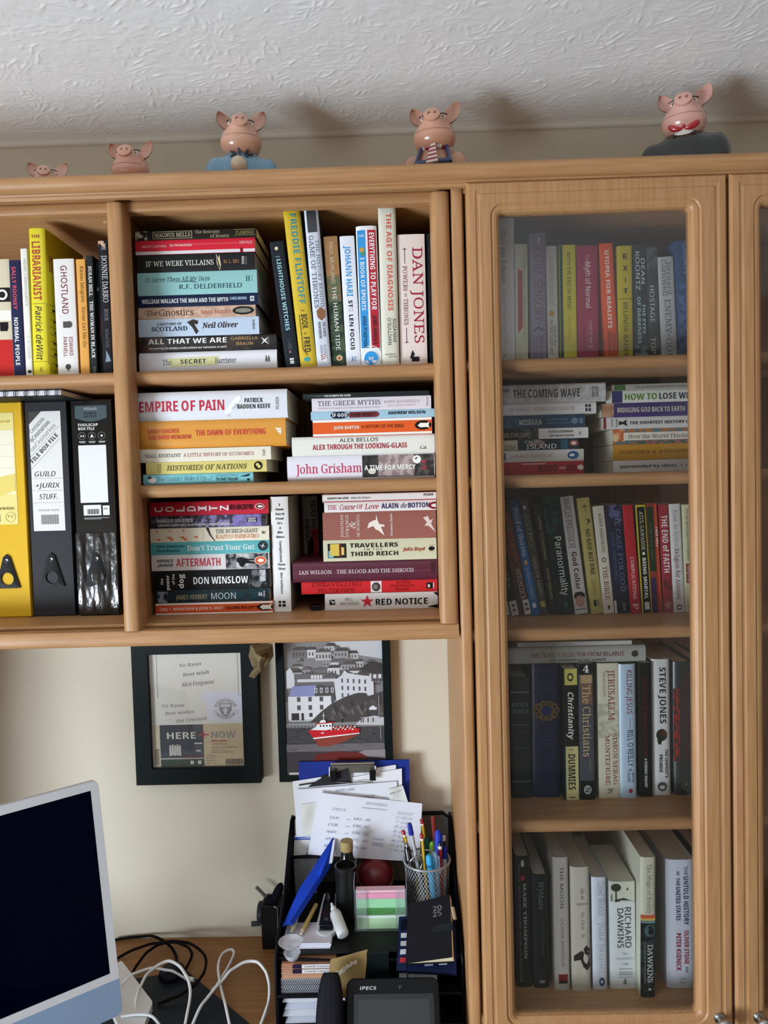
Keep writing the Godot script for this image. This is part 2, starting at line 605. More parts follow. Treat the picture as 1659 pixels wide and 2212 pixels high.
func hutch() -> void:
	var t := thing("hutch", "open beech hutch of book bays with rounded posts under the cornice", "bookcase", Vector3(-0.6, 1.436, 0))
	var o := Vector3(-0.6, 1.436, 0)
	var mk := func(called: String, b: Build, m: Material) -> MeshInstance3D:
		for i in b.v.size(): b.v[i] -= o
		return obj(called, b, m, t)
	mk.call("back_panel", Build.new().box(Vector3(-0.9845, 1.44, 0.002), Vector3(0.0725, 2.14, 0.012)), M.wood_v)
	mk.call("bottom_board", board(-0.9845, 0.0955, 1.4364, 0.0252, 0.336, 0.002, 0.004), M.wood_h)
	mk.call("bay_floor", board(-0.4250, 0.0725, 1.4618, 0.0072, 0.3125, 0.012, 0.003), M.wood_h)
	mk.call("bay_floor", board(-0.9845, -0.436, 1.4618, 0.0072, 0.3125, 0.012, 0.003), M.wood_h)
	mk.call("top_panel", board(-0.9845, 0.0955, 2.1330, 0.0072, 0.300, 0.012, 0.001), M.wood_h)
	mk.call("top_rail", board(-0.9845, 0.0955, 2.1235, 0.0167, 0.322, 0.3005, 0.003), M.wood_h)
	for p in [[-0.4385, -0.4105, -0.436, -0.4250], [0.0668, 0.0960, 0.0725, 0.0955]]:
		mk.call("upright", Build.new().box(Vector3(p[2], 1.4618, 0.012), Vector3(p[3], 2.1328, 0.304), 0.0005), M.wood_v)
		mk.call("rounded_post", post(p[0], p[1], 1.4618, 2.1330, 0.338, 0.304, 0.014), M.wood_v)
	mk.call("shelf", board(-0.4250, 0.0725, 1.8552, 0.0208, 0.314, 0.012, 0.010), M.wood_h)
	mk.call("shelf", board(-0.4250, 0.0725, 1.6722, 0.0208, 0.314, 0.012, 0.010), M.wood_h)
	mk.call("shelf", board(-0.9845, -0.436, 1.8552, 0.0208, 0.314, 0.012, 0.010), M.wood_h)
	for q in [Vector3(-0.468, 2.1330, 0.25), Vector3(0.0, 2.1330, 0.12)]:
		mk.call("screw_cap", Build.new().hue("b48c5c").at(q, Basis(Vector3.RIGHT, PI)).lathe([Vector2(0.0075, 0), Vector2(0.007, 0.0012), Vector2(0.004, 0.0022), Vector2(0, 0.0024)], 18), M.plastic)
func cornice() -> void:
	var p := PackedVector2Array([Vector2(0.012, 2.1405), Vector2(0.338, 2.1405), Vector2(0.345, 2.133), Vector2(0.352, 2.1335), Vector2(0.3535, 2.1375), Vector2(0.3565, 2.1385), Vector2(0.3575, 2.1405), Vector2(0.3620, 2.1408), Vector2(0.3685, 2.1445), Vector2(0.3720, 2.1505), Vector2(0.3725, 2.1555), Vector2(0.3705, 2.1610), Vector2(0.3655, 2.1640), Vector2(0.012, 2.1640)])
	var b := Build.new()
	b.xf = Transform3D(ALONG_X, Vector3(0.95, 0, 0))
	b.extrude(p, 0.0, 2.395, 0.75)
	var c := thing("cornice", "moulded beech cornice board with pottery pigs standing along it", "moulding", Vector3(-0.2, 2.133, 0))
	for i in b.v.size(): b.v[i] -= c.position
	obj("moulded_board", b, M.wood_h, c)
func side_cabinet() -> void:   # the matching tall cabinet at the left end, which shades the wall beside it
	var t := thing("side_cabinet", "tall beech cabinet closing the left end of the hutch", "cabinet", Vector3(-1.20, 0, 0))
	obj("carcass", Build.new().box(Vector3(-0.20, 0.0, 0.002), Vector3(0.2135, 2.1398, 0.3375), 0.002), M.wood_v, t)
	obj("door", Build.new().box(Vector3(-0.20, 0.08, 0.338), Vector3(0.2120, 2.137, 0.3605), 0.003), M.wood_v, t)
func knob(o: Vector3, parent: Node) -> void:
	var b := Build.new().hue("b9b7b2").at(o, Basis(Vector3.RIGHT, PI * 0.5))
	b.lathe([Vector2(0.0085, 0.0), Vector2(0.0085, 0.002), Vector2(0.0045, 0.004), Vector2(0.004, 0.011), Vector2(0.009, 0.016), Vector2(0.0135, 0.021), Vector2(0.0142, 0.025), Vector2(0.0115, 0.0285), Vector2(0.006, 0.0305), Vector2(0, 0.031)], 28)
	obj("knob", b, M.metal, parent)
func cabinet_door(t: Node3D, x0: float, x1: float, gx0: float, gx1: float, kx: float) -> void:
	var o := t.position
	var y0 := 0.70
	var y1 := 2.1372
	var gy0 := 0.8350
	var gy1 := 2.0898
	var b := Build.new()
	b.xf.origin = -o
	skin(b, [loop(x0, x1, y0, y1, 0.001, 0, 0.339), loop(x0, x1, y0, y1, 0.001, 0, 0.3565), loop(x0, x1, y0, y1, 0.001, -0.0035, 0.3605), loop(x0, x1, y0, y1, 0.001, -0.0125, 0.3612), loop(x0, x1, y0, y1, 0.001, -0.0150, 0.3600), loop(x0, x1, y0, y1, 0.001, -0.0175, 0.3600), loop(x0, x1, y0, y1, 0.001, -0.0200, 0.3612), loop(gx0, gx1, gy0, gy1, 0.006, 0.0150, 0.3612), loop(gx0, gx1, gy0, gy1, 0.006, 0.0125, 0.3588), loop(gx0, gx1, gy0, gy1, 0.006, 0.0100, 0.3592), loop(gx0, gx1, gy0, gy1, 0.006, 0.0055, 0.3580), loop(gx0, gx1, gy0, gy1, 0.006, 0.0015, 0.3545), loop(gx0, gx1, gy0, gy1, 0.006, 0.0, 0.3490), loop(gx0, gx1, gy0, gy1, 0.006, 0.0, 0.339), loop(x0, x1, y0, y1, 0.001, 0, 0.339)])
	var d := obj("door", b, M.wood_v, t)
	var g := Build.new().box(Vector3(gx0 - 0.004, gy0 - 0.004, 0.3435) - o, Vector3(gx1 + 0.004, gy1 + 0.004, 0.3475) - o)
	obj("glass_pane", g, M.glass, d)
	knob(Vector3(kx, 0.8310, 0.3608) - o, d)
func cabinet() -> void:
	var t := thing("display_cabinet", "tall beech display cabinet with glazed doors right of the hutch", "cabinet", Vector3(0.5, 0, 0))
	var o := t.position
	var mk := func(called: String, b: Build, m: Material) -> MeshInstance3D:
		for i in b.v.size(): b.v[i] -= o
		return obj(called, b, m, t)
	mk.call("side_panel", post(0.0985, 0.1175, 0.0, 2.1398, 0.3375, 0.002, 0.008), M.wood_v)
	mk.call("side_panel", post(0.9085, 0.9275, 0.0, 2.1398, 0.3375, 0.002, 0.008), M.wood_v)
	mk.call("back_panel", Build.new().box(Vector3(0.1175, 0.08, 0.002), Vector3(0.9085, 2.1398, 0.010)), M.wood_v)
	mk.call("top_panel", Build.new().box(Vector3(0.1175, 2.130, 0.010), Vector3(0.9085, 2.1398, 0.334)), M.wood_h)
	mk.call("floor_panel", board(0.1175, 0.9085, 0.8, 0.0199, 0.334, 0.010, 0.004), M.wood_h)
	mk.call("lower_front", Build.new().box(Vector3(0.1175, 0.08, 0.31), Vector3(0.9085, 0.695, 0.334)), M.wood_v)
	mk.call("plinth", Build.new().box(Vector3(0.1175, 0.0, 0.03), Vector3(0.9085, 0.08, 0.30)), M.wood_h)
	for y in [1.8755, 1.6930, 1.4485, 1.1374]:
		mk.call("shelf", board(0.1175, 0.9085, y - 0.0208, 0.0207, 0.332, 0.010, 0.010), M.wood_h)
	cabinet_door(t, 0.1198, 0.5115, 0.1700, 0.4572, 0.4880)
	cabinet_door(t, 0.5155, 0.9072, 0.5644, 0.8530, 0.5494)

# ------------------------------------------------------------------ the room
func artex() -> Build:   # combed plaster: fans of raised strokes on a height grid over the part of the ceiling in view
	var rng := RandomNumberGenerator.new()
	rng.seed = 77
	var x0 := -1.0
	var z0 := 0.0
	var cell := 0.0021
	var nx := 940
	var nz := 230
	var h := PackedFloat32Array()
	h.resize(nx * nz)
	var low := noise(0.012, 3, 5)
	for j in nz:
		for i in nx: h[j * nx + i] = low.get_noise_2d(i, j) * 0.0011 + low.get_noise_2d(i * 6.0 + 999.0, j * 6.0) * 0.0004
	for s in 1700:
		var c := Vector2(rng.randf_range(0, nx), rng.randf_range(-20, nz + 20))
		var a := rng.randf_range(0, TAU)
		var span := rng.randf_range(0.35, 1.0)
		var rad := rng.randf_range(12, 38)
		var teeth := rng.randi_range(2, 6)
		for k in teeth:
			var r: float = rad + k * rng.randf_range(3.0, 4.6)
			var up := rng.randf_range(0.00020, 0.00090)
			var begin := a + rng.randf_range(-0.25, 0.25)
			var n := int(r * span * 1.1)
			var wob := rng.randf_range(0, 9)
			for q in n:
				var f := float(q) / n
				var amp := up * sin(PI * f) * (0.7 + 0.6 * sin(q * 0.33 + wob) * sin(q * 0.13))
				var rr := r + sin(q * 0.16 + wob) * 1.6
				var p := c + Vector2(cos(begin + span * f), sin(begin + span * f) * 0.8) * rr
				for dy in range(-2, 3):
					for dx in range(-2, 3):
						var i := int(p.x) + dx
						var j := int(p.y) + dy
						if i < 0 or j < 0 or i >= nx or j >= nz: continue
						var d2 := (Vector2(i, j) - p).length_squared()
						h[j * nx + i] = maxf(h[j * nx + i], amp * exp(-d2 * 0.8) + h[j * nx + i] * 0.5)
	var b := Build.new().hue("f3f2f0")
	var g := []
	g.resize(nx * nz)
	var nn := []
	nn.resize(nx * nz)
	for j in nz:
		for i in nx:
			g[j * nx + i] = Vector3(x0 + i * cell, 2.3855 - h[j * nx + i], z0 + j * cell)
			var hx := h[j * nx + mini(i + 1, nx - 1)] - h[j * nx + maxi(i - 1, 0)]
			var hz := h[mini(j + 1, nz - 1) * nx + i] - h[maxi(j - 1, 0) * nx + i]
			nn[j * nx + i] = Vector3(-hx, -2.0 * cell, -hz).normalized()
	for j in nz - 1:
		for i in nx - 1:
			var p := j * nx + i
			b.put(g[p], g[p + 1], g[p + nx + 1], nn[p], nn[p + 1], nn[p + nx + 1])
			b.put(g[p], g[p + nx + 1], g[p + nx], nn[p], nn[p + nx + 1], nn[p + nx])
	return b
func room() -> void:
	var XL := -2.2
	var XR := 1.5
	var ZR := 3.4
	struct("wall_back", Build.new().box(Vector3(XL - 0.1, 0, -0.1), Vector3(XR + 0.1, 2.45, 0.0)), M.wall)
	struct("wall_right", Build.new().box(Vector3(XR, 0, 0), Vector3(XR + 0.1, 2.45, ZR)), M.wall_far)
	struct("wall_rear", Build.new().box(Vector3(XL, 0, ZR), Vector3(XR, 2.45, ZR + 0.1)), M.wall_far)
	var w := Build.new()   # the left wall round its window
	for r in [[0.0, ZR, 0.0, 0.25], [0.0, ZR, 1.20, 2.45], [0.0, 1.55, 0.25, 1.20], [3.15, ZR, 0.25, 1.20]]:
		w.box(Vector3(XL - 0.1, r[2], r[0]), Vector3(XL, r[3], r[1]))
	struct("wall_left", w, M.wall)
	struct("floor", Build.new().hue("52473d").box(Vector3(XL, -0.05, 0), Vector3(XR, 0, ZR)), M.carpet)
	var c := artex()
	c.box(Vector3(XL, 2.3858, 0), Vector3(XR, 2.45, ZR))
	struct("ceiling", c, M.ceiling)
	var tr := Build.new().hue("e4dfd2")
	tr.xf = Transform3D(ALONG_X, Vector3(XR, 0, 0))
	tr.extrude(PackedVector2Array([Vector2(0, 2.3860), Vector2(0, 2.3735), Vector2(0.007, 2.3735), Vector2(0.0105, 2.3765), Vector2(0.0115, 2.3820), Vector2(0.018, 2.3860)]), 0.0, XR - XL)
	struct("trim_1", tr, M.paint)
	var f := Build.new().hue("f0f0ee")
	for q in [[1.55, 3.15, 0.25, 0.30], [1.55, 3.15, 1.15, 1.20], [1.55, 1.60, 0.3, 1.15], [3.1, 3.15, 0.3, 1.15], [2.33, 2.38, 0.3, 1.15]]:
		f.box(Vector3(XL - 0.08, q[2], q[0]), Vector3(XL - 0.02, q[3], q[1]), 0.004)
	f.box(Vector3(XL, 0.22, 1.50), Vector3(XL + 0.12, 0.25, 3.20), 0.004)
	struct("window_1", f, M.gloss)

# ------------------------------------------------------------------ pottery pigs
static func smin(a: float, b: float, k: float) -> float:
	var h := clampf(0.5 + 0.5 * (b - a) / k, 0.0, 1.0)
	return lerpf(b, a, h) - k * h * (1.0 - h)
static func egg(p: Vector3, c: Vector3, r: Vector3) -> float:
	var q := (p - c) / r
	var k0 := q.length()
	return k0 * (k0 - 1.0) / maxf((q / r).length(), 1e-5)
func ear(b: Build, root: Vector3, dir: Vector3, wide: Vector3, long: float, half: float, cup: float) -> void:
	# a cupped, pointed leaf of clay
	var n := dir.cross(wide).normalized()
	var q := func(i: int, j: int, s: float) -> Vector3:
		var u := i / 8.0
		var v := j / 4.0 - 1.0
		var wd := half * pow(sin(PI * clampf(u * 0.86 + 0.14, 0.0, 1.0)), 0.7)
		var bend := cup * (v * v) + 0.25 * long * u * u
		return root + dir * (u * long) + wide * (v * wd) + n * (bend + s * 0.0022 * (1.0 - 0.8 * u) * (1.0 - v * v * 0.7))
	for s in [1.0, -1.0]:
		for i in 8:
			for j in 8:
				var a: Vector3 = q.call(i, j, s)
				var c: Vector3 = q.call(i + 1, j, s)
				var d: Vector3 = q.call(i + 1, j + 1, s)
				var e: Vector3 = q.call(i, j + 1, s)
				if s > 0: b.quad(a, c, d, e)
				else: b.quad(a, e, d, c)
func pig(at: Vector3, tall: float, head_r: float, turn: float, skin_c: String, coat: String, wide: float, label: String, look: String) -> void:
	var t := thing("pottery_pig", label, "figurine", at, "pottery pigs on the cornice")
	t.rotation.y = turn
	var hc := Vector3(0, tall - head_r * 1.02, 0)
	var neck := hc.y - head_r * 0.80
	var body := func(p: Vector3) -> float:
		var d := egg(p, Vector3(0, neck * 0.50, 0), Vector3(wide, neck * 0.60, wide * 0.72))
		for s in [-1.0, 1.0]:
			d = smin(d, egg(p, Vector3(s * wide * 0.86, neck * 0.60, 0.006), Vector3(wide * 0.34, neck * 0.34, wide * 0.4)), 0.012)
			d = smin(d, egg(p, Vector3(s * wide * 0.5, neck * 0.06, wide * 0.35), Vector3(wide * 0.42, neck * 0.16, wide * 0.5)), 0.012)
		return maxf(smin(d, egg(p, Vector3(0, neck * 0.98, 0), Vector3(head_r * 0.6, head_r * 0.32, head_r * 0.6)), 0.012), -p.y)
	obj("body", Build.new().hue(coat).star(Vector3(0, neck * 0.5, 0), body, 0.16, 56, 40), M.glaze, t)
	var r := head_r
	var look_up := Transform3D(Basis(Vector3.RIGHT, -0.30), hc)   # the head is tipped back
	var hb := func(h: String) -> Build:
		var q := Build.new().hue(h)
		q.xf = look_up
		return q
	var head := func(q: Vector3) -> float:
		var d := egg(q, Vector3.ZERO, Vector3(r * 0.93, r * 1.02, r * 0.90))
		d = smin(d, egg(q, Vector3(0, -r * 0.40, r * 0.24), Vector3(r * 0.97, r * 0.60, r * 0.76)), r * 0.45)
		d = smin(d, egg(q, Vector3(0, r * 0.16, r * 0.80), Vector3(r * 0.42, r * 0.36, r * 0.50)), r * 0.38)
		return d
	var h := obj("head", hb.call(skin_c).star(Vector3.ZERO, head, 0.12, 64, 48), M.glaze, t)
	var sn := Build.new().hue(skin_c)
	sn.xf = look_up * Transform3D(Basis(Vector3.RIGHT, PI * 0.5 - 0.15), Vector3(0, r * 0.22, r * 1.14))
	sn.lathe([Vector2(r * 0.36, -r * 0.16), Vector2(r * 0.41, 0.0), Vector2(r * 0.40, r * 0.09), Vector2(r * 0.31, r * 0.13), Vector2(0, r * 0.12)], 24)
	obj("snout", sn, M.glaze, h)
	var face: Build = hb.call("8a5448")
	for s in [-1.0, 1.0]:
		face.hue("8a5448").ball(Vector3(s * r * 0.15, r * 0.25, r * 1.262), Vector3(r * 0.07, r * 0.09, r * 0.03), 12)
		face.hue("f0e8e2").ball(Vector3(s * r * 0.47, r * 0.34, r * 0.76), Vector3(r * 0.13, r * 0.15, r * 0.08), 14)
		face.hue("17130f").ball(Vector3(s * r * 0.46, r * 0.33, r * 0.80), Vector3(r * 0.085, r * 0.11, r * 0.07), 12)
		var brow := []
		for i in 6: brow.append(Vector3(s * r * (0.34 + 0.07 * i), r * (0.58 + 0.05 * sin(i * 0.6)), r * (0.79 - 0.028 * i)))
		face.hue("241c18").tube(brow, r * 0.030, 6)
	obj("eyes", face, M.glaze, h)
	var mouth := []
	for i in 17:
		var a := lerpf(-0.85, 0.85, i / 16.0)
		var dir := Vector3(sin(a), -0.42 + 0.20 * a * a, cos(a)).normalized()
		var lo := 0.0
		var far := r * 2.0
		for k in 14:
			var m := (lo + far) * 0.5
			if head.call(dir * m) < 0.0: lo = m
			else: far = m
		mouth.append(dir * lo)
	obj("mouth", hb.call("b06c58").tube(mouth, r * 0.017, 6), M.glaze, h)
	for s in [-1.0, 1.0]:
		var e: Build = hb.call(skin_c)
		var out_dir := Vector3(s * 0.72, 0.70, 0.10).normalized()
		var w := Vector3(-s * 0.45, 0.62, -0.35)
		w = (w - out_dir * w.dot(out_dir)).normalized() * s
		ear(e, Vector3(s * r * 0.55, r * 0.55, -r * 0.02), out_dir, w, r * (1.00 if s < 0.0 else 1.10), r * (0.52 if s < 0.0 else 0.62), r * 0.18)
		obj("ear", e, M.glaze, h)
	var d := Build.new()
	match look:
		"blouse":   # a pale blue blouse with a dark bow at the neck and a white cuff
			for i in 7:
				var a := TAU * i / 7
				d.hue("1c2430").ball(Vector3(cos(a) * r * 0.42, neck * 0.93 + sin(a) * r * 0.14, r * 0.90 - 0.12 * r * absf(cos(a))), Vector3(r * 0.20, r * 0.065, r * 0.06), 10, Basis(Vector3.BACK, a))
			obj("neck_bow", d, M.glaze, t)
			obj("cuff", Build.new().hue("d8c2a4").ball(Vector3(-0.004, neck * 0.70, wide * 0.70), Vector3(0.014, 0.014, 0.012), 16), M.glaze, t)
		"dungarees":   # blue straps and a striped tie
			for s in [-1.0, 1.0]:
				var strap := []
				for i in 9:
					var f := i / 8.0
					strap.append(Vector3(s * lerpf(wide * 0.62, r * 0.62, f), lerpf(neck * 0.62, neck * 1.00, f), lerpf(wide * 0.80, wide * 0.44, f)))
				d.hue("26396a").tube(strap, 0.0035, 8)
			var bib := []
			for i in 9: bib.append(Vector3(lerpf(-wide * 0.62, wide * 0.62, i / 8.0), neck * 0.64, wide * (0.80 + 0.06 * sin(PI * i / 8.0))))
			d.tube(bib, 0.0045, 8)
			obj("dungaree_strap", d, M.glaze, t)
			var tie := Build.new()
			for i in 12:
				tie.hue("a02c34" if i % 2 else "e6dcd2")
				var a0 := TAU * i / 12
				var a1 := TAU * (i + 1) / 12
				tie.tube([Vector3(sin(a0) * r * 0.72, neck * 1.02, cos(a0) * r * 0.72), Vector3(sin(a1) * r * 0.72, neck * 1.02, cos(a1) * r * 0.72)], 0.0062, 8)
			for i in 9:
				tie.hue("a02c34" if i % 2 else "e6dcd2")
				var f := i / 9.0
				var g := (i + 1) / 9.0
				tie.hexa([Vector3(-0.004 - 0.006 * f, neck * (1.0 - 0.42 * f), wide * (0.52 + 0.36 * f) + 0.010), Vector3(0.004 + 0.006 * f, neck * (1.0 - 0.42 * f) + 0.002, wide * (0.52 + 0.36 * f) + 0.010), Vector3(0.004 + 0.006 * g, neck * (1.0 - 0.42 * g) + 0.002, wide * (0.52 + 0.36 * g) + 0.010), Vector3(-0.004 - 0.006 * g, neck * (1.0 - 0.42 * g), wide * (0.52 + 0.36 * g) + 0.010)],
					[Vector3(-0.004 - 0.006 * f, neck * (1.0 - 0.42 * f), wide * (0.52 + 0.36 * f) + 0.004), Vector3(0.004 + 0.006 * f, neck * (1.0 - 0.42 * f) + 0.002, wide * (0.52 + 0.36 * f) + 0.004), Vector3(0.004 + 0.006 * g, neck * (1.0 - 0.42 * g) + 0.002, wide * (0.52 + 0.36 * g) + 0.004), Vector3(-0.004 - 0.006 * g, neck * (1.0 - 0.42 * g), wide * (0.52 + 0.36 * g) + 0.004)])
			obj("striped_tie", tie, M.glaze, t)
		"suit":   # a white shirt front and a red bow tie under the chin
			obj("shirt_front", Build.new().hue("e8e2da").ball(Vector3(0, neck * 0.94, r * 0.56), Vector3(r * 0.50, r * 0.46, r * 0.34), 18), M.glaze, t)
			for s in [-1.0, 1.0]: d.hue("b4242c").ball(Vector3(s * r * 0.34, neck * 1.07, r * 0.84), Vector3(r * 0.38, r * 0.22, r * 0.13), 14, Basis(Vector3.BACK, s * 0.25))
			d.ball(Vector3(0, neck * 1.07, r * 0.90), Vector3(r * 0.13, r * 0.14, r * 0.12), 12)
			obj("bow_tie", d, M.glaze, t)
		"bib":
			var ruff := []
			for i in 25: ruff.append(Vector3(sin(TAU * i / 24) * r * 0.70, neck * 1.0, cos(TAU * i / 24) * r * 0.70))
			obj("collar", Build.new().hue("e2dccf").tube(ruff, 0.006, 8), M.glaze, t)
func pigs() -> void:
	pig(Vector3(-0.5873, 2.1642, 0.20), 0.080, 0.027, 0.2, "d6a48c", "d8cdbc", 0.030, "smallest pottery pig showing only ear tips at far left", "bib")
	pig(Vector3(-0.4404, 2.1642, 0.20), 0.108, 0.031, 0.0, "d49a82", "d5c9b6", 0.036, "small pottery pig with a white collar and dark brows", "bib")
	pig(Vector3(-0.2487, 2.1642, 0.20), 0.152, 0.034, 0.15, "d2a086", "6f9cb8", 0.052, "pottery pig in a pale blue blouse with a dark bow", "blouse")
	pig(Vector3(0.0850, 2.1642, 0.20), 0.150, 0.035, -0.18, "d09a7e", "cc9678", 0.047, "pottery pig in blue dungarees with a striped tie", "dungarees")
	pig(Vector3(0.5107, 2.1642, 0.20), 0.162, 0.035, -0.40, "d8a494", "2a302e", 0.060, "pottery pig in a black suit with a red bow tie", "suit")

# ------------------------------------------------------------------ box files and notebook
func box_file(xl: float, xr: float, h: float, z: float, colour: String, m: Material, label: String, ring_in: String) -> Node3D:
	var t := thing("box_file", label, "box file", Vector3((xl + xr) * 0.5, 1.4693, z), "box files in the left bay")
	var w := xr - xl
	obj("case", Build.new().hue(colour).box(Vector3(-w * 0.5, 0, -0.155), Vector3(w * 0.5, h, 0.0), 0.002), m, t)
	var lid := Build.new().hue(colour)
	lid.box(Vector3(w * 0.5 - 0.004, 0.001, -0.154), Vector3(w * 0.5 + 0.0012, h - 0.001, 0.0018), 0.0008)
	obj("lid_edge", lid, m, t)
	var g := Build.new().hue("17181a")   # the finger pull: a tapered plate round a hole, with a rivet above
	var outer := []
	var inner := []
	var n := 40
	var cy := 0.068
	for i in n:
		var a := TAU * i / n
		var d := Vector2(sin(a), cos(a))
		inner.append(Vector2(d.x * 0.0110, cy + d.y * 0.0110))
		var r := 0.0
		for e in [[Vector2(0, -1), 0.0165], [Vector2(0.960, 0.279), 0.0165], [Vector2(-0.960, 0.279), 0.0165], [Vector2(0, 1), 0.0430]]:
			var k: float = d.dot(e[0])
			if k > 0.05: r = e[1] / k if r == 0.0 else minf(r, e[1] / k)
		outer.append(Vector2(d.x, d.y) * minf(r, 0.046) + Vector2(0, cy))
	for i in n:
		var j := (i + 1) % n
		var v := func(p: Vector2, z1: float) -> Vector3: return Vector3(p.x, p.y, z1)
		g.quad(v.call(inner[j], 0.0034), v.call(outer[j], 0.0026), v.call(outer[i], 0.0026), v.call(inner[i], 0.0034))
		g.quad(v.call(outer[i], 0.0026), v.call(outer[j], 0.0026), v.call(outer[j], 0.0), v.call(outer[i], 0.0))
		g.quad(v.call(inner[j], 0.0034), v.call(inner[i], 0.0034), v.call(inner[i], 0.0), v.call(inner[j], 0.0))
	var pull := obj("finger_pull", g, M.plastic, t)
	obj("hole", Build.new().hue(ring_in).at(Vector3(0, cy, 0.0003), Basis(Vector3.RIGHT, PI * 0.5)).lathe([Vector2(0.0109, 0), Vector2(0.0109, 0.0004), Vector2(0, 0.0004)], 28), m, pull)
	obj("rivet", Build.new().hue("55585a").at(Vector3(0, cy + 0.031, 0.0026), Basis(Vector3.RIGHT, PI * 0.5)).lathe([Vector2(0.0042, 0), Vector2(0.0038, 0.0012), Vector2(0.0016, 0.0008), Vector2(0, 0.0002)], 18), M.metal, pull)
	return t
func box_files() -> void:
	var X := Vector3.RIGHT
	var Y := Vector3.UP
	# yellow: only its right part is in view
	var y := box_file(-0.7140, -0.6405, 0.3740, 0.225, "dcb022", M.card, "yellow box file leaning room at the left frame edge", "dcb022")
	var p := Build.new().hue("e9d98a").box(Vector3(-0.030, 0.147, 0.0002), Vector3(0.0225, 0.340, 0.0006))
	p.hue("efe8cf").box(Vector3(-0.030, 0.20, 0.0006), Vector3(0.0205, 0.310, 0.0008))
	p.hue("d9c04a"); write(p, "FOOLSCAP", "b", Vector3(-0.012, 0.325, 0.0012), X, Y, 0.028, 0.004)
	for i in 4: p.hue("c8c0a4").box(Vector3(-0.03, 0.285 - i * 0.020, 0.0008), Vector3(0.019, 0.2855 - i * 0.020, 0.0010))
	p.hue("e6cf70"); p.fan(Vector3(0, 0, 0.0011), X, Y, [Vector2(-0.03, 0.225), Vector2(0.0205, 0.235), Vector2(0.0205, 0.205), Vector2(-0.03, 0.19)])
	p.hue("6a5a20"); write(p, "FOOLSCAP BOXFILE", "q", Vector3(-0.030, 0.175, 0.0012), X, Y, 0.047, 0.0042)
	p.hue("8a7c4c"); for i in 9: p.box(Vector3(-0.028 + i * 0.0022, 0.152, 0.0008), Vector3(-0.0268 + i * 0.0022 + 0.0004 * (i % 3), 0.165, 0.0010))
	var ring := []
	for i in 25: ring.append(Vector3(0.010 + cos(TAU * i / 24) * 0.0085, 0.160 + sin(TAU * i / 24) * 0.0085, 0.0009))
	p.hue("a89440").tube(ring, 0.0003, 5); write(p, "F C", "b", Vector3(0.0055, 0.161, 0.0012), X, Y, 0.009, 0.004)
	obj("spine_label", p, M.paper, y).position.y = 0.0155
	# dark grey
	var g := box_file(-0.6376, -0.5640, 0.3740, 0.222, "2f3134", M.card, "dark grey box file with a handwritten spine label", "34363a")
	p = Build.new().hue("e4e2de").box(Vector3(-0.0285, 0.134, 0.0002), Vector3(0.0265, 0.341, 0.0006), 0.0)
	p.hue("45443c"); p.fan(Vector3(0, 0, 0.0009), X, Y, [Vector2(-0.0285, 0.341), Vector2(-0.0285, 0.319), Vector2(-0.0070, 0.341)])
	var dg := Vector3(0.70, 0.714, 0)
	var dn := Vector3(-0.714, 0.70, 0)
	for r in [["Centurion", "8d8b86", 0.3075, -0.0270, 0.034], ["nCenturion", "4c4a46", 0.2920, -0.0275, 0.048], ["onCenturion", "a3a19c", 0.2760, -0.0275, 0.062], ["FILE BOX FILE", "3a3a38", 0.2560, -0.0270, 0.066]]:
		p.hue(r[1]); write(p, r[0], "b" if r[0].begins_with("F") else "r", Vector3(r[3], r[2] - 0.002, 0.0010), dg, dn, r[4], 0.0072)
	for k in [0.2485, 0.2700]:
		p.hue("55534f"); p.rect(Vector3(-0.0280, k - 0.0075, 0.0009), dg * 0.0750, dn * 0.0004)
	p.hue("3a2430"); write(p, "GUILD", "si", Vector3(-0.0235, 0.2330, 0.0010), X, Y, 0.036, 0.0085)
	write(p, "+JURIX", "si", Vector3(-0.0230, 0.2130, 0.0010), X, Y, 0.042, 0.0085)
	write(p, "STUFF.", "si", Vector3(-0.0170, 0.1935, 0.0010), X, Y, 0.032, 0.0090)
	p.hue("8a8884")
	for k in [0.2250, 0.2040, 0.1830]: p.box(Vector3(-0.0285, k, 0.0006), Vector3(0.0265, k + 0.0004, 0.0009))
	write(p, "FOOLSCAP - BLACK", "r", Vector3(-0.0190, 0.1700, 0.0010), X, Y, 0.036, 0.0030)
	for i in 22: p.box(Vector3(-0.0150 + i * 0.00142, 0.1455, 0.0006), Vector3(-0.0144 + i * 0.00142 + 0.0003 * (i % 3), 0.1620, 0.0009))
	obj("spine_label", p, M.paper, g).position.y = 0.0155
	# glossy black
	var k := box_file(-0.5545, -0.4835, 0.3740, 0.228, "131415", M.gloss, "glossy black box file with a blank white label panel", "1a1b1c")
	p = Build.new().hue("4c5a60")
	var sh := [Vector2(-0.0275, 0.348), Vector2(0.0275, 0.348), Vector2(0.0275, 0.327)]
	for i in 9: sh.append(Vector2(0.0275 - 0.055 * (i + 1) / 10.0, 0.327 - 0.0065 * sin(PI * (i + 1) / 10.0)))
	sh.append(Vector2(-0.0275, 0.327))
	p.fan(Vector3(0, 0, 0.0004), X, Y, sh)
	p.hue("c8ccce"); write(p, "WHSmith", "r", Vector3(-0.012, 0.3425, 0.0006), X, Y, 0.023, 0.0042)
	p.hue("20282c"); write(p, "HOME &", "b", Vector3(-0.012, 0.3350, 0.0006), X, Y, 0.022, 0.0042); write(p, "OFFICE", "b", Vector3(-0.012, 0.3295, 0.0006), X, Y, 0.022, 0.0042)
	p.hue("eceae6"); write(p, "FOOLSCAP", "b", Vector3(-0.0225, 0.3150, 0.0006), X, Y, 0.034, 0.0047); write(p, "BOX FILE", "b", Vector3(-0.0225, 0.3085, 0.0006), X, Y, 0.028, 0.0047)
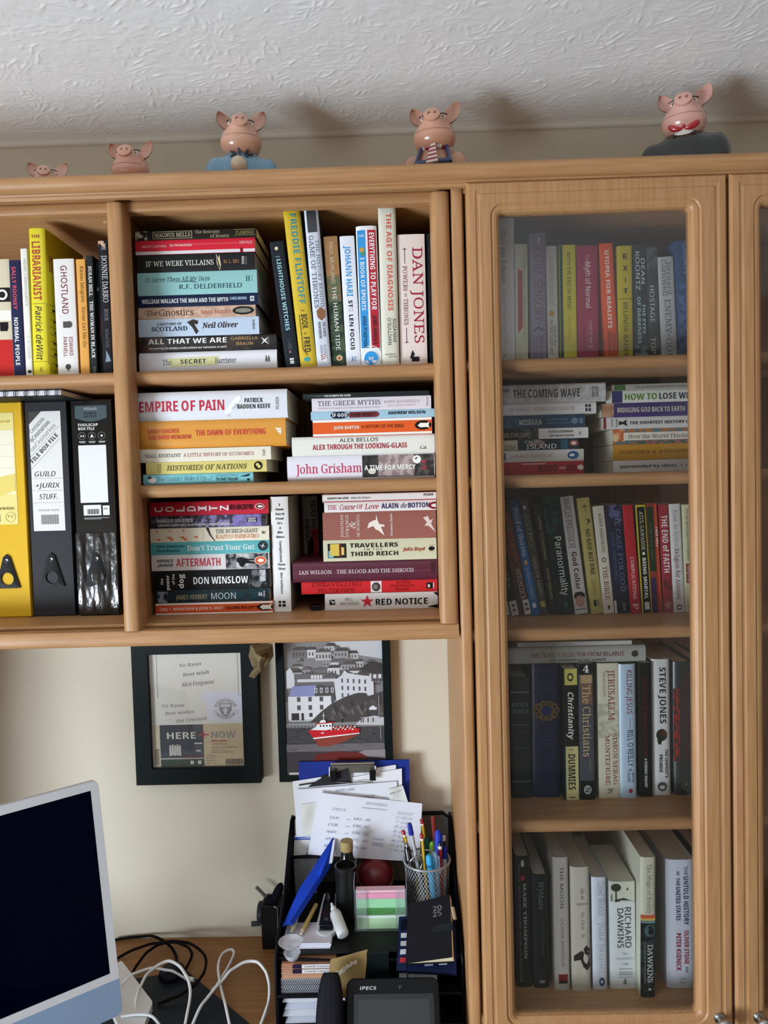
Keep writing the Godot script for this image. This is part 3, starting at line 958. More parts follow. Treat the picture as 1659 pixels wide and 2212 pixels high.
	for i in 3:
		var c := Vector3(-0.0165 + i * 0.0170, 0.2960, 0.0004)
		var rg := []
		for j in 21: rg.append(c + Vector3(cos(TAU * j / 20) * 0.0062, sin(TAU * j / 20) * 0.0062, 0.0003))
		p.hue("9a9c9e").tube(rg, 0.00035, 5)
		p.hue("dcdcda")
		if i == 0: write(p, "A4", "b", c + Vector3(-0.0036, 0, 0.0003), X, Y, 0.0075, 0.0038)
		elif i == 1: p.fan(c + Vector3(0, 0, 0.0003), X, Y, [Vector2(-0.0032, -0.0026), Vector2(0.0032, -0.0026), Vector2(0, 0.0036)])
		else: p.ball(c, Vector3(0.0022, 0.0022, 0.0005), 12)
		p.rect(c + Vector3(-0.0060, -0.0100, 0.0002), X * 0.012, Y * 0.0008); p.rect(c + Vector3(-0.0050, -0.0117, 0.0002), X * 0.010, Y * 0.0008)
	p.hue("e6e6e4").box(Vector3(-0.0240, 0.1810, 0.0001), Vector3(0.0240, 0.2800, 0.0005))
	p.box(Vector3(-0.0195, 0.1590, 0.0001), Vector3(0.0110, 0.1770, 0.0005)); p.box(Vector3(0.0140, 0.1590, 0.0001), Vector3(0.0255, 0.1755, 0.0005))
	p.hue("3a3a3a")
	for i in 14: p.box(Vector3(-0.0130 + i * 0.0015, 0.1610, 0.0005), Vector3(-0.0124 + i * 0.0015 + 0.0003 * (i % 3), 0.1700, 0.0007))
	write(p, "FSC", "b", Vector3(0.0160, 0.1700, 0.0007), X, Y, 0.0070, 0.0030)
	p.hue("b8b8b6"); p.rect(Vector3(-0.0190, 0.1545, 0.0005), X * 0.044, Y * 0.0008); p.rect(Vector3(-0.0190, 0.1525, 0.0005), X * 0.030, Y * 0.0008)
	obj("spine_label", p, M.card, k).position.y = 0.0155
	var film := Build.new().hue("131415")   # the crinkled clear wrap on the lower half
	var f := noise(0.9, 3, 61)
	var nx := 36
	var ny := 60
	var wrap_z := func(x: float, yy: float) -> float: return 0.0004 + 0.0030 * (f.get_noise_2d(x * 26.0, yy * 5.0) + 0.5) + 0.0004 * f.get_noise_2d(x * 90.0, yy * 40.0)
	var wrap_p := func(i: int, j: int) -> Array:
		var x := -0.0350 + 0.0700 * i / nx
		var yy := 0.004 + 0.140 * j / ny
		var e := 0.0008
		return [Vector3(x, yy, wrap_z.call(x, yy)), Vector3(wrap_z.call(x - e, yy) - wrap_z.call(x + e, yy), wrap_z.call(x, yy - e) - wrap_z.call(x, yy + e), 2.0 * e).normalized()]
	for i in nx:
		for j in ny:
			var a: Array = wrap_p.call(i, j)
			var b2: Array = wrap_p.call(i + 1, j)
			var c2: Array = wrap_p.call(i + 1, j + 1)
			var d2: Array = wrap_p.call(i, j + 1)
			film.put(a[0], b2[0], c2[0], a[1], b2[1], c2[1]); film.put(a[0], c2[0], d2[0], a[1], c2[1], d2[1])
	obj("shiny_wrap", film, M.gloss_wrap, k)
	# the spiral notebook lying on the files
	var nb := thing("spiral_notebook", "white spiral notebook lying on top of the box files", "notebook", Vector3(-0.671, 1.8430, 0.285))
	obj("pages", Build.new().hue("dfe0e6").box(Vector3(-0.16, 0.0012, -0.13), Vector3(0.128, 0.0105, 0.0), 0.0008), M.paper, nb)
	obj("cover", Build.new().hue("1c1d20").box(Vector3(-0.162, 0.0002, -0.132), Vector3(0.130, 0.0012, 0.002)).box(Vector3(-0.162, 0.0105, -0.132), Vector3(0.130, 0.0115, 0.002)), M.card, nb)
	for i in 17:
		var wl := Build.new().hue("17181a")
		for e in [0.0, 0.0028]:
			var loop_p := []
			for j in 13:
				var a := TAU * j / 12
				loop_p.append(Vector3(-0.154 + i * 0.0171 + e, 0.0058 + sin(a) * 0.0056, -0.003 + cos(a) * 0.0068))
			wl.tube(loop_p, 0.0006, 5)
		obj("wire_loop", wl, M.plastic, nb)

# ------------------------------------------------------------------ pictures on the wall
func frame(x0: float, x1: float, y0: float, y1: float, w: float, deep: float, label: String) -> Node3D:   # an open black frame; its picture is set in afterwards
	var t := thing("picture_frame", label, "picture", Vector3((x0 + x1) * 0.5, y0, 0.001), "pictures hung under the hutch")
	var o := t.position
	var b := Build.new().hue("0c0d10")
	b.xf.origin = -o
	skin(b, [loop(x0, x1, y0, y1, 0.0006, 0, 0.001), loop(x0, x1, y0, y1, 0.0006, 0, deep - 0.001), loop(x0, x1, y0, y1, 0.0006, -0.001, deep), loop(x0, x1, y0, y1, 0.0006, -w + 0.001, deep), loop(x0, x1, y0, y1, 0.0006, -w, deep - 0.001), loop(x0, x1, y0, y1, 0.0006, -w, 0.004)])
	obj("frame", b, M.card, t)
	return t
func pictures() -> void:
	var X := Vector3.RIGHT
	var Y := Vector3.UP
	# the autographs and the ticket
	var t := frame(-0.5400, -0.2860, 1.0858, 1.3860, 0.0335, 0.030, "black box frame holding autographs and a match ticket")
	var o := t.position
	var b := Build.new().hue("d6d2c6").box(Vector3(-0.5070, 1.1190, 0.0050) - o, Vector3(-0.3195, 1.3530, 0.0195) - o)
	obj("mount", b, M.paper, t)
	var p := Build.new()
	p.xf.origin = Vector3(0, 0, 0.0197) - o
	var q := func(u: float, v: float, z := 0.0) -> Vector3: return Vector3(lerpf(-0.5075, -0.3195, u), lerpf(1.3535, 1.1185, v), z)   # u, v across and down the picture
	p.hue("e2dfd6").rect(q.call(0.0, 0.63, 0.0002), X * 0.188, Y * 0.148)
	p.hue("2b2c2e").rect(q.call(0.078, 0.395, 0.0004), X * 0.0007, Y * 0.0925); p.rect(q.call(0.955, 0.38, 0.0004), X * 0.0007, Y * 0.089); p.rect(q.call(0.955, 0.38, 0.0004), X * 0.0085, Y * 0.0007)
	p.hue("2a2a2c")
	write(p, "To Ryan", "ri", q.call(0.32, 0.115, 0.0005), Vector3(0.995, 0.09, 0), Vector3(-0.09, 0.995, 0), 0.046, 0.0062)
	write(p, "Best wish", "ri", q.call(0.36, 0.195, 0.0005), Vector3(0.99, 0.10, 0), Vector3(-0.1, 0.99, 0), 0.054, 0.0068)
	write(p, "Alex Ferguson", "ri", q.call(0.34, 0.28, 0.0005), Vector3(0.995, 0.08, 0), Vector3(-0.08, 0.995, 0), 0.066, 0.0080)
	p.hue("6c6e70")
	write(p, "To Ryan", "ri", q.call(0.11, 0.462, 0.0005), Vector3(0.99, 0.02, 0), Vector3(-0.02, 0.99, 0), 0.048, 0.0060)
	write(p, "Best wishes", "ri", q.call(0.15, 0.528, 0.0005), Vector3(0.99, 0.05, 0), Vector3(-0.05, 0.99, 0), 0.060, 0.0062)
	write(p, "Pat Crerand", "ri", q.call(0.27, 0.598, 0.0005), Vector3(0.99, 0.09, 0), Vector3(-0.09, 0.99, 0), 0.062, 0.0068)
	p.hue("dfe2ee"); p.fan(Vector3.ZERO, X, Y, [q2(q.call(0.56, 0.345)), q2(q.call(0.995, 0.35)), q2(q.call(0.995, 0.615)), q2(q.call(0.625, 0.60))])
	for i in p.v.size(): if p.v[i].z < 0.0198 - o.z + 0.00005: p.v[i].z += 0.0003
	# the crest: a shield between two lettered ribbons
	var c: Vector3 = q.call(0.81, 0.50, 0.0006)
	p.hue("a9abb2")
	var arc := func(r0: float, r1: float, a0: float, a1: float, mid: Vector3) -> void:
		for i in 16:
			var u0: float = lerpf(a0, a1, i / 16.0)
			var u1: float = lerpf(a0, a1, (i + 1) / 16.0)
			p.quad(mid + Vector3(sin(u0) * r0, cos(u0) * r0, 0), mid + Vector3(sin(u1) * r0, cos(u1) * r0, 0), mid + Vector3(sin(u1) * r1, cos(u1) * r1, 0), mid + Vector3(sin(u0) * r1, cos(u0) * r1, 0))
	arc.call(0.0190, 0.0255, -1.15, 1.15, c + Vector3(0, -0.004, 0))
	arc.call(0.0190, 0.0245, PI - 1.0, PI + 1.0, c + Vector3(0, 0.004, 0))
	p.hue("8b8d96").fan(c + Vector3(0, 0, 0.0001), X, Y, [Vector2(-0.0125, 0.012), Vector2(0.0125, 0.012), Vector2(0.0125, -0.002), Vector2(0.007, -0.012), Vector2(0, -0.016), Vector2(-0.007, -0.012), Vector2(-0.0125, -0.002)])
	p.hue("d4d6de").fan(c + Vector3(0, 0, 0.0002), X, Y, [Vector2(-0.010, 0.010), Vector2(0.010, 0.010), Vector2(0.010, 0.004), Vector2(-0.010, 0.004)])
	p.fan(c + Vector3(0, 0, 0.0003), X, Y, [Vector2(-0.004, 0.001), Vector2(0.001, 0.003), Vector2(0.005, -0.003), Vector2(0.002, -0.006), Vector2(0.004, -0.012), Vector2(-0.001, -0.010), Vector2(-0.005, -0.011), Vector2(-0.003, -0.006), Vector2(-0.006, -0.003)])
	p.hue("d9d2dc").ball(c + Vector3(-0.0215, -0.006, 0), Vector3(0.005, 0.0045, 0.0003), 14); p.ball(c + Vector3(0.0215, -0.006, 0), Vector3(0.005, 0.0045, 0.0003), 14)
	p.hue("e8e9ee")
	for s in [["MANCHESTER", 1.0, -0.004], ["UNITED", -1.0, 0.004]]:
		var m: int = s[0].length()
		for i in m:
			var a: float = lerpf(-0.95, 0.95, (i + 0.5) / m) * (1.0 if s[1] > 0 else 0.75)
			var d := Vector3(sin(a), cos(a) * s[1], 0)
			var tx := Vector3(cos(a), -sin(a) * s[1], 0)
			write(p, s[0][i], "b", c + Vector3(0, s[2], 0.0003) + d * (0.0222 if s[1] > 0 else 0.0217) - tx * 0.0014, tx, d * s[1], 0.0029, 0.0036)
	# the ticket
	p.hue("d2c7ac").rect(q.call(0.0, 0.995, 0.0008), X * 0.0165, Y * 0.0855)
	p.hue("27303c").rect(q.call(0.09, 0.995, 0.0009), X * 0.0885, Y * 0.0860)
	p.hue("c9b894").rect(q.call(0.56, 0.995, 0.0009), X * 0.0825, Y * 0.0860)
	p.hue("22382c").rect(q.call(0.09, 0.995, 0.0010), X * 0.0885, Y * 0.0150)
	p.hue("b4b2ac").rect(q.call(0.09, 0.930, 0.0011), X * 0.0885, Y * 0.0030)
	p.hue("5a2830").rect(q.call(0.32, 0.920, 0.0011), X * 0.0420, Y * 0.0060)
	p.hue("3e4852").fan(q.call(0.09, 0.92, 0.0011), X, Y, [Vector2(0, 0.004), Vector2(0.0885, 0.006), Vector2(0.0885, 0.030), Vector2(0.068, 0.026), Vector2(0.066, 0.014), Vector2(0.0, 0.010)])
	p.hue("cfcac0")
	for i in 5: p.rect(q.call(0.185 + 0.026 * i, 0.90 - 0.005 * (i % 2), 0.0013), X * 0.0042, Y * 0.0190); p.ball(q.call(0.197 + 0.026 * i, 0.812 - 0.005 * (i % 2), 0.0013), Vector3(0.0018, 0.0022, 0.0003), 8)
	p.rect(q.call(0.46, 0.80, 0.0013), X * 0.016, Y * 0.003); p.rect(q.call(0.475, 0.865, 0.0013), X * 0.010, Y * 0.003)
	for i in 2: p.rect(q.call(0.41 + 0.08 * i, 0.975, 0.0013), X * 0.0070, Y * 0.0070)
	p.hue("d9d5cb"); write(p, "HERE", "b", q.call(0.165, 0.722, 0.0014), X, Y, 0.059, 0.0135)
	p.hue("8d8a86"); write(p, "NOW", "b", q.call(0.645, 0.722, 0.0014), X, Y, 0.050, 0.0135)
	p.hue("b03038").rect(q.call(0.51, 0.726, 0.0015), X * 0.0210, Y * 0.0030); p.rect(q.call(0.552, 0.752, 0.0015), X * 0.0034, Y * 0.0150)
	write(p, "ENGLAND", "b", q.call(0.645, 0.776, 0.0014), X, Y, 0.031, 0.0040)
	p.hue("7d6c50")
	write(p, "v SWITZERLAND", "s", q.call(0.645, 0.803, 0.0014), X, Y, 0.033, 0.0032)
	write(p, "TUESDAY 6 SEPTEMBER 2011", "s", q.call(0.645, 0.832, 0.0014), X, Y, 0.052, 0.0026)
	write(p, "KICK OFF 20:00", "s", q.call(0.645, 0.855, 0.0014), X, Y, 0.028, 0.0026); write(p, "ENTRANCE OPEN 18:00", "s", q.call(0.645, 0.875, 0.0014), X, Y, 0.044, 0.0026)
	for i in 4: write(p, ["ENTRANCE D", "BLOCK 117", "ROW 24", "SEAT 195"][i], "s", q.call(0.585, 0.903 + 0.022 * i, 0.0014), X, Y, 0.020, 0.0026)
	p.hue("5c4c3c")
	for i in 22: p.rect(q.call(0.79 + 0.0088 * i, 0.985, 0.0014), X * (0.0006 + 0.0004 * (i % 3)), Y * 0.0115)
	for i in 26: p.rect(q.call(0.025, 0.84 + 0.0055 * i, 0.0014), X * 0.0090, Y * (0.0003 + 0.0003 * (i % 3)))
	obj("autograph_sheet", p, M.paper, t)
	obj("glass_pane", Build.new().box(Vector3(-0.5075, 1.1185, 0.0255) - o, Vector3(-0.3195, 1.3530, 0.0270) - o), M.picture_glass, t)
	# the harbour print
	var u := frame(-0.2500, -0.0180, 1.0840, 1.3980, 0.0165, 0.024, "black frame with a harbour print and one red boat")
	o = u.position
	var a := Build.new()
	a.xf.origin = Vector3(-0.2335, 1.3700, 0.0150) - o
	var W := 0.2000
	var layer := [0.0]
	# the print is drawn in its own units: 0 to 1 across, 0 to 1.36 down
	var pl := func(h: String, pts: Array) -> void:
		a.hue(h)
		layer[0] += 0.00002
		var r := []
		for i in range(0, pts.size(), 2): r.append(Vector2(pts[i] * W, -pts[i + 1] * W))
		a.fan(Vector3(0, 0, layer[0]), X, Y, r)
	var rc := func(h: String, x: float, y: float, w: float, hh: float) -> void: pl.call(h, [x, y, x + w, y, x + w, y + hh, x, y + hh])
	rc.call("d8dade", 0, -0.1, 1, 1.45)
	var rng := RandomNumberGenerator.new()
	rng.seed = 41
	pl.call("8d8a8c", [0, -0.05, 0.36, -0.05, 0.6, 0.1, 0.78, 0.16, 1, 0.2, 1, 0.62, 0, 0.62])
	for i in 46:   # the houses up the hill: walls, roofs, windows
		var x := rng.randf_range(-0.02, 0.95)
		var top := 0.0 + maxf(0.0, (x - 0.35) * 0.42)
		var y := rng.randf_range(top, 0.42)
		var w := rng.randf_range(0.06, 0.17)
		var hh := rng.randf_range(0.04, 0.10)
		if x + w > 1.0: continue
		var g: String = ["c9c7c8", "e2e2e4", "a9a6a7", "77736f", "5b5654"][rng.randi() % 5]
		rc.call(g, x, y, w, hh)
		pl.call(["3c3836", "57524f", "6b6668"][rng.randi() % 3], [x - 0.005, y, x + w * 0.2, y - 0.028, x + w * 0.85, y - 0.028, x + w + 0.005, y])
		for k in int(w / 0.032): rc.call("3a3a3e" if g != "5b5654" else "d0d0d2", x + 0.010 + k * 0.032, y + hh * 0.3, 0.013, hh * 0.42)
	pl.call("e4e5e8", [0.02, 0.30, 0.06, 0.26, 0.10, 0.34, 0.11, 0.46, 0.02, 0.48])
	rc.call("6c686a", 0.10, 0.33, 0.42, 0.07); rc.call("dedee0", 0.13, 0.385, 0.40, 0.030)
	for i in 4: rc.call("f0f0f2", 0.27 + 0.03 * i, 0.345, 0.022, 0.036)
	pl.call("5a5552", [0.38, 0.37, 0.47, 0.32, 0.58, 0.365])
	rc.call("6a6869", 0.10, 0.415, 0.40, 0.050)
	pl.call("e3e4e8", [0.50, 0.41, 0.58, 0.35, 0.62, 0.30, 0.72, 0.35, 0.74, 0.31, 0.86, 0.37, 0.88, 0.30, 0.90, 0.30, 0.90, 0.56, 0.52, 0.62])
	pl.call("4d4847", [0.60, 0.29, 0.70, 0.335, 0.74, 0.335, 0.78, 0.30, 0.86, 0.365, 0.80, 0.36, 0.72, 0.345, 0.64, 0.33])
	for i in 5:
		for k in 3: rc.call("4b4b52", 0.575 + 0.058 * i, 0.385 + 0.075 * k + 0.004 * i, 0.017, 0.042)
	pl.call("4f4a48", [0.04, 0.56, 0.08, 0.455, 0.36, 0.445, 0.50, 0.47, 0.50, 0.56])
	pl.call("8f97c4", [0.04, 0.56, 0.08, 0.455, 0.24, 0.45, 0.32, 0.445, 0.30, 0.56])
	for i in 4: rc.call("e6e6ea", 0.30 + 0.056 * i, 0.475, 0.028, 0.050); rc.call("5e5e68", 0.306 + 0.056 * i, 0.482, 0.016, 0.036)
	rc.call("e8e8ea", 0.03, 0.56, 0.44, 0.235)
	for i in 4:
		for k in 2: rc.call("54545c", 0.12 + 0.115 * i, 0.565 + 0.085 * k, 0.036, 0.048)
	rc.call("2d2a2c", 0.06, 0.73, 0.078, 0.072); rc.call("2d2a2c", 0.16, 0.73, 0.026, 0.075); rc.call("3a3a3e", 0.24, 0.73, 0.034, 0.040)
	rc.call("5b5656", 0.88, 0.33, 0.12, 0.09); rc.call("e6e6e8", 0.90, 0.35, 0.03, 0.04); rc.call("e6e6e8", 0.95, 0.35, 0.03, 0.04)
	pl.call("3c3836", [0.78, 0.28, 0.86, 0.22, 1, 0.26, 1, 0.34, 0.88, 0.34])
	pl.call("454040", [0.24, 0.83, 0.36, 0.72, 0.46, 0.645, 0.60, 0.575, 0.74, 0.535, 0.82, 0.54, 0.84, 0.57, 1.0, 0.53, 1.0, 0.80, 0.60, 0.86])
	for i in 26:
		var x := rng.randf_range(0.42, 0.96)
		var y := rng.randf_range(0.62, 0.78)
		pl.call(["5a5250", "332f2e", "6c625f"][i % 3], [x, y, x + 0.02, y - 0.03, x + 0.045, y + 0.01, x + 0.03, y + 0.045])
	rc.call("8d8a8a", 0, 0.83, 1, 0.055)
	pl.call("c9c9cc", [0.70, 0.86, 0.78, 0.79, 0.90, 0.77, 1.0, 0.79, 1.0, 0.87])
	rc.call("e6e6e8", 0.85, 0.685, 0.075, 0.025); pl.call("e6e6e8", [0.86, 0.685, 0.875, 0.668, 0.90, 0.668, 0.915, 0.685])
	for x in [0.57, 0.76, 0.78, 0.83, 0.88]: rc.call("252325", x, 0.79, 0.010, 0.045); rc.call("d8c8c0", x + 0.001, 0.782, 0.007, 0.009)
	rc.call("c2c2c6", 0.02, 0.845, 0.30, 0.005); rc.call("7c7a7c", 0, 0.868, 1, 0.012)
	for i in 9: rc.call("3a3838", 0.02 + 0.035 * i, 0.845, 0.004, 0.030)
	rc.call("4b4749", 0, 0.88, 1, 0.165)
	for i in 60: rc.call(["5c5759", "3b3739", "686366"][i % 3], rng.randf_range(0, 0.95), rng.randf_range(0.885, 1.03), rng.randf_range(0.01, 0.05), 0.006)
	rc.call("8d8a8c", 0.955, 0.87, 0.010, 0.14); rc.call("9d9a9c", 0.945, 0.56, 0.008, 0.24)
	rc.call("6f6a6c", 0, 1.045, 1, 0.09)
	for i in 50: rc.call(["7d787a", "625d5f", "8a8688"][i % 3], rng.randf_range(0, 0.93), rng.randf_range(1.05, 1.125), rng.randf_range(0.01, 0.07), 0.004)
	rc.call("453f42", 0, 1.125, 1, 0.25)
	pl.call("8f898c", [0.66, 1.16, 0.80, 1.115, 1.0, 1.11, 1.0, 1.20, 0.86, 1.185]); pl.call("797376", [0.60, 1.28, 0.80, 1.22, 1.0, 1.24, 1.0, 1.36, 0.62, 1.36])
	# the boat and its reflection
	pl.call("6a2a26", [0.27, 1.22, 0.30, 1.15, 0.50, 1.125, 0.74, 1.14, 0.83, 1.19, 0.62, 1.23]); pl.call("9c2a2c", [0.25, 1.26, 0.27, 1.205, 0.44, 1.225, 0.60, 1.265])
	pl.call("8c4034", [0.29, 0.99, 0.31, 1.045, 0.33, 1.07, 0.46, 1.065, 0.62, 1.01, 0.74, 0.955, 0.28, 0.98])
	pl.call("c8242c", [0.225, 0.90, 0.245, 0.935, 0.28, 0.985, 0.54, 0.965, 0.745, 0.945, 0.745, 0.890, 0.46, 0.905])
	pl.call("f0ecec", [0.272, 0.980, 0.52, 0.957, 0.745, 0.937, 0.745, 0.947, 0.52, 0.969, 0.28, 0.993])
	pl.call("efefef", [0.25, 0.898, 0.31, 0.865, 0.32, 0.835, 0.47, 0.828, 0.465, 0.895, 0.40, 0.905])
	pl.call("b8242c", [0.285, 0.840, 0.33, 0.828, 0.49, 0.818, 0.49, 0.830, 0.33, 0.842]); pl.call("efefef", [0.34, 0.83, 0.36, 0.80, 0.40, 0.798, 0.41, 0.824])
	for i in 4: rc.call("33343a", 0.345 + 0.032 * i, 0.850, 0.016, 0.018)
	rc.call("e2e2e4", 0.385, 0.72, 0.005, 0.09); rc.call("e2e2e4", 0.37, 0.75, 0.034, 0.005); rc.call("dcdcde", 0.355, 0.925, 0.03, 0.012)
	for i in 22: a.hue("e4564e" if i % 2 else "f0d8d4"); layer[0] += 0.00002; a.ball(Vector3((0.46 + 0.012 * i) * W, -(0.898 - 0.012 * (i % 3)) * W, layer[0]), Vector3(0.0020, 0.0020, 0.0002), 8)
	rc.call("c4c0bc", 0.02, 1.33, 0.10, 0.024)
	obj("harbour_print", a, M.card, u)
	obj("glass_pane", Build.new().box(Vector3(-0.2335, 1.1010, 0.0200) - o, Vector3(-0.0345, 1.3810, 0.0212) - o), M.picture_glass, u)
	# a crumple of brown tape hanging under the hutch
	var f := noise(0.9, 3, 9)
	var cr := Build.new().hue("7b6c4e")
	var edge := [Vector3(-0.2918, 1.3757, 0.0600), Vector3(-0.2953, 1.3531, 0.0650), Vector3(-0.2877, 1.3340, 0.0700), Vector3(-0.2837, 1.3203, 0.0600), Vector3(-0.2973, 1.3129, 0.0620), Vector3(-0.2873, 1.3070, 0.0580), Vector3(-0.2746, 1.3201, 0.0600), Vector3(-0.2587, 1.3373, 0.0640), Vector3(-0.2479, 1.3495, 0.0550), Vector3(-0.2497, 1.3734, 0.0500)]
	var mid: Vector3 = Vector3(-0.2652, 1.3553, 0.0850)
	var cc := mid - Vector3(0, 0, 0.02)
	var base: Vector3 = Vector3(mid.x, 1.34, 0.06)
	for i in edge.size():
		var e0: Vector3 = edge[i] - base
		var e1: Vector3 = edge[(i + 1) % edge.size()] - base
		for s in [1.0, -1.0]:
			var m2: Vector3 = mid - base + Vector3(0, 0, -0.03 if s < 0 else 0.0)
			var ring := []
			for k in 5:
				var w0 := k / 4.0
				var bump := Vector3(f.get_noise_2d(i * 1.3, k * 1.7 + s), f.get_noise_2d(i * 1.3 + 50, k * 1.7), f.get_noise_2d(i * 1.3 + 90, k * 2.1)) * 0.010 * sin(PI * w0)
				var bump2 := Vector3(f.get_noise_2d(((i + 1) % 10) * 1.3, k * 1.7 + s), f.get_noise_2d(((i + 1) % 10) * 1.3 + 50, k * 1.7), f.get_noise_2d(((i + 1) % 10) * 1.3 + 90, k * 2.1)) * 0.010 * sin(PI * w0)
				ring.append([e0.lerp(m2, w0) + bump, e1.lerp(m2, w0) + bump2])
			for k in 4:
				if s > 0: cr.quad(ring[k][0], ring[k][1], ring[k + 1][1], ring[k + 1][0])
				else: cr.quad(ring[k][0], ring[k + 1][0], ring[k + 1][1], ring[k][1])
	var cp := thing("crumpled_tape", "crumpled olive brown tape hanging over the frame corner", "tape", base)
	obj("crumple", cr, M.card, cp)
func q2(p: Vector3) -> Vector2: return Vector2(p.x, p.y)

# ------------------------------------------------------------------ the desk and the computer
func desk() -> void:
	var t := thing("desk", "beech desk against the wall below the hutch", "desk", Vector3(-0.55, 0, 0))
	var o := t.position
	var mk := func(called: String, b: Build, m: Material) -> void:
		for i in b.v.size(): b.v[i] -= o
		obj(called, b, m, t)
	mk.call("desk_top", board(-0.9845, 0.0970, 0.725, 0.025, 0.62, 0.0015, 0.010), M.desk)
	mk.call("leg_panel", Build.new().box(Vector3(-0.982, 0, 0.03), Vector3(-0.962, 0.725, 0.58)), M.wood_v)
	mk.call("leg_panel", Build.new().box(Vector3(0.076, 0, 0.03), Vector3(0.096, 0.725, 0.58)), M.wood_v)
	# the dark slab lying on the desk
	var m := Build.new().hue("20242c")
	var up := Vector3(0, 0.006, 0)
	var lo := [Vector3(-0.4245, 0.7502, 0.1164), Vector3(-0.2562, 0.7502, 0.2775), Vector3(-0.4419, 0.7502, 0.3381), Vector3(-0.6354, 0.7502, 0.1580)]
	var hi := []
	for p in lo: hi.append(p + up)
	var k := Vector3(-0.47, 0.7502, 0.22)
	for i in 4: lo[i] -= k; hi[i] -= k
	obj("slab", m.hexa(hi, lo), M.plastic, thing("desk_mat", "flat dark navy slab lying on the desk under the cables", "desk mat", k))
	var wp := PackedVector2Array()
	for q in [[Vector3(-0.5798, 0.7570, 0.1563), 0.0], [Vector3(-0.5583, 0.7570, 0.1012), 0.012], [Vector3(-0.4568, 0.7570, 0.2201), 0.008], [Vector3(-0.4501, 0.7570, 0.3463), 0.010]]: wp.append(Vector2(q[0].x, q[0].z))
	var wc := Vector2.ZERO
	for p in wp: wc += p / 4.0
	var rounded := PackedVector2Array()
	for i in 4:
		var a := wp[(i + 3) % 4]
		var b := wp[i]
		var c := wp[(i + 1) % 4]
		for s in 6:
			var f := s / 5.0
			var p0 := b + (a - b).normalized() * 0.007
			var p1 := b + (c - b).normalized() * 0.007
			rounded.append(p0.lerp(b, f).lerp(b.lerp(p1, f), f) - wc)
	var w := Build.new().hue("f2f3f5")
	w.xf = Transform3D(Basis(Vector3(1, 0, 0), Vector3(0, 0, 1), Vector3(0, -1, 0)), Vector3.ZERO)
	w.extrude(rounded, -0.014, 0.0, 0.6)
	obj("case", w, M.plastic, thing("white_box", "flat white rounded case lying beside the computer screen", "white box", Vector3(wc.x, 0.7564, wc.y)))
	var bl := Build.new().hue("1a1c20")
	obj("adapter_body", bl.lathe([Vector2(0.024, 0), Vector2(0.0255, 0.004), Vector2(0.023, 0.011), Vector2(0.012, 0.0145), Vector2(0, 0.015)], 24), M.plastic, thing("power_adapter", "small round black adapter among the black cables", "adapter", Vector3(-0.4507, 0.7562, 0.1272)))
func cable(called: String, label: String, colour: String, r: float, pts: Array, lift: float) -> Node3D:   # pts lie on the desk; the line is smoothed and lifted a little where it crosses others
	var cv := Curve3D.new()
	for i in pts.size():
		var d: Vector3 = (pts[mini(i + 1, pts.size() - 1)] - pts[maxi(i - 1, 0)]) / 6.0
		var up := Vector3(0, r + lift * sin(PI * float(i) / (pts.size() - 1)), 0)
		cv.add_point(pts[i] + up, -d, d)
	cv.bake_interval = 0.004
	var line := []
	for p in cv.get_baked_points(): line.append(p)
	var o: Vector3 = line[0]
	var t := thing(called, label, "cable", o, "")
	for i in line.size(): line[i] -= o
	obj("cord", Build.new().hue(colour).tube(line, r, 8), M.rubber if colour < "5" else M.plastic, t)
	t.set_meta("last", 0)
	t.remove_meta("last")
	return t
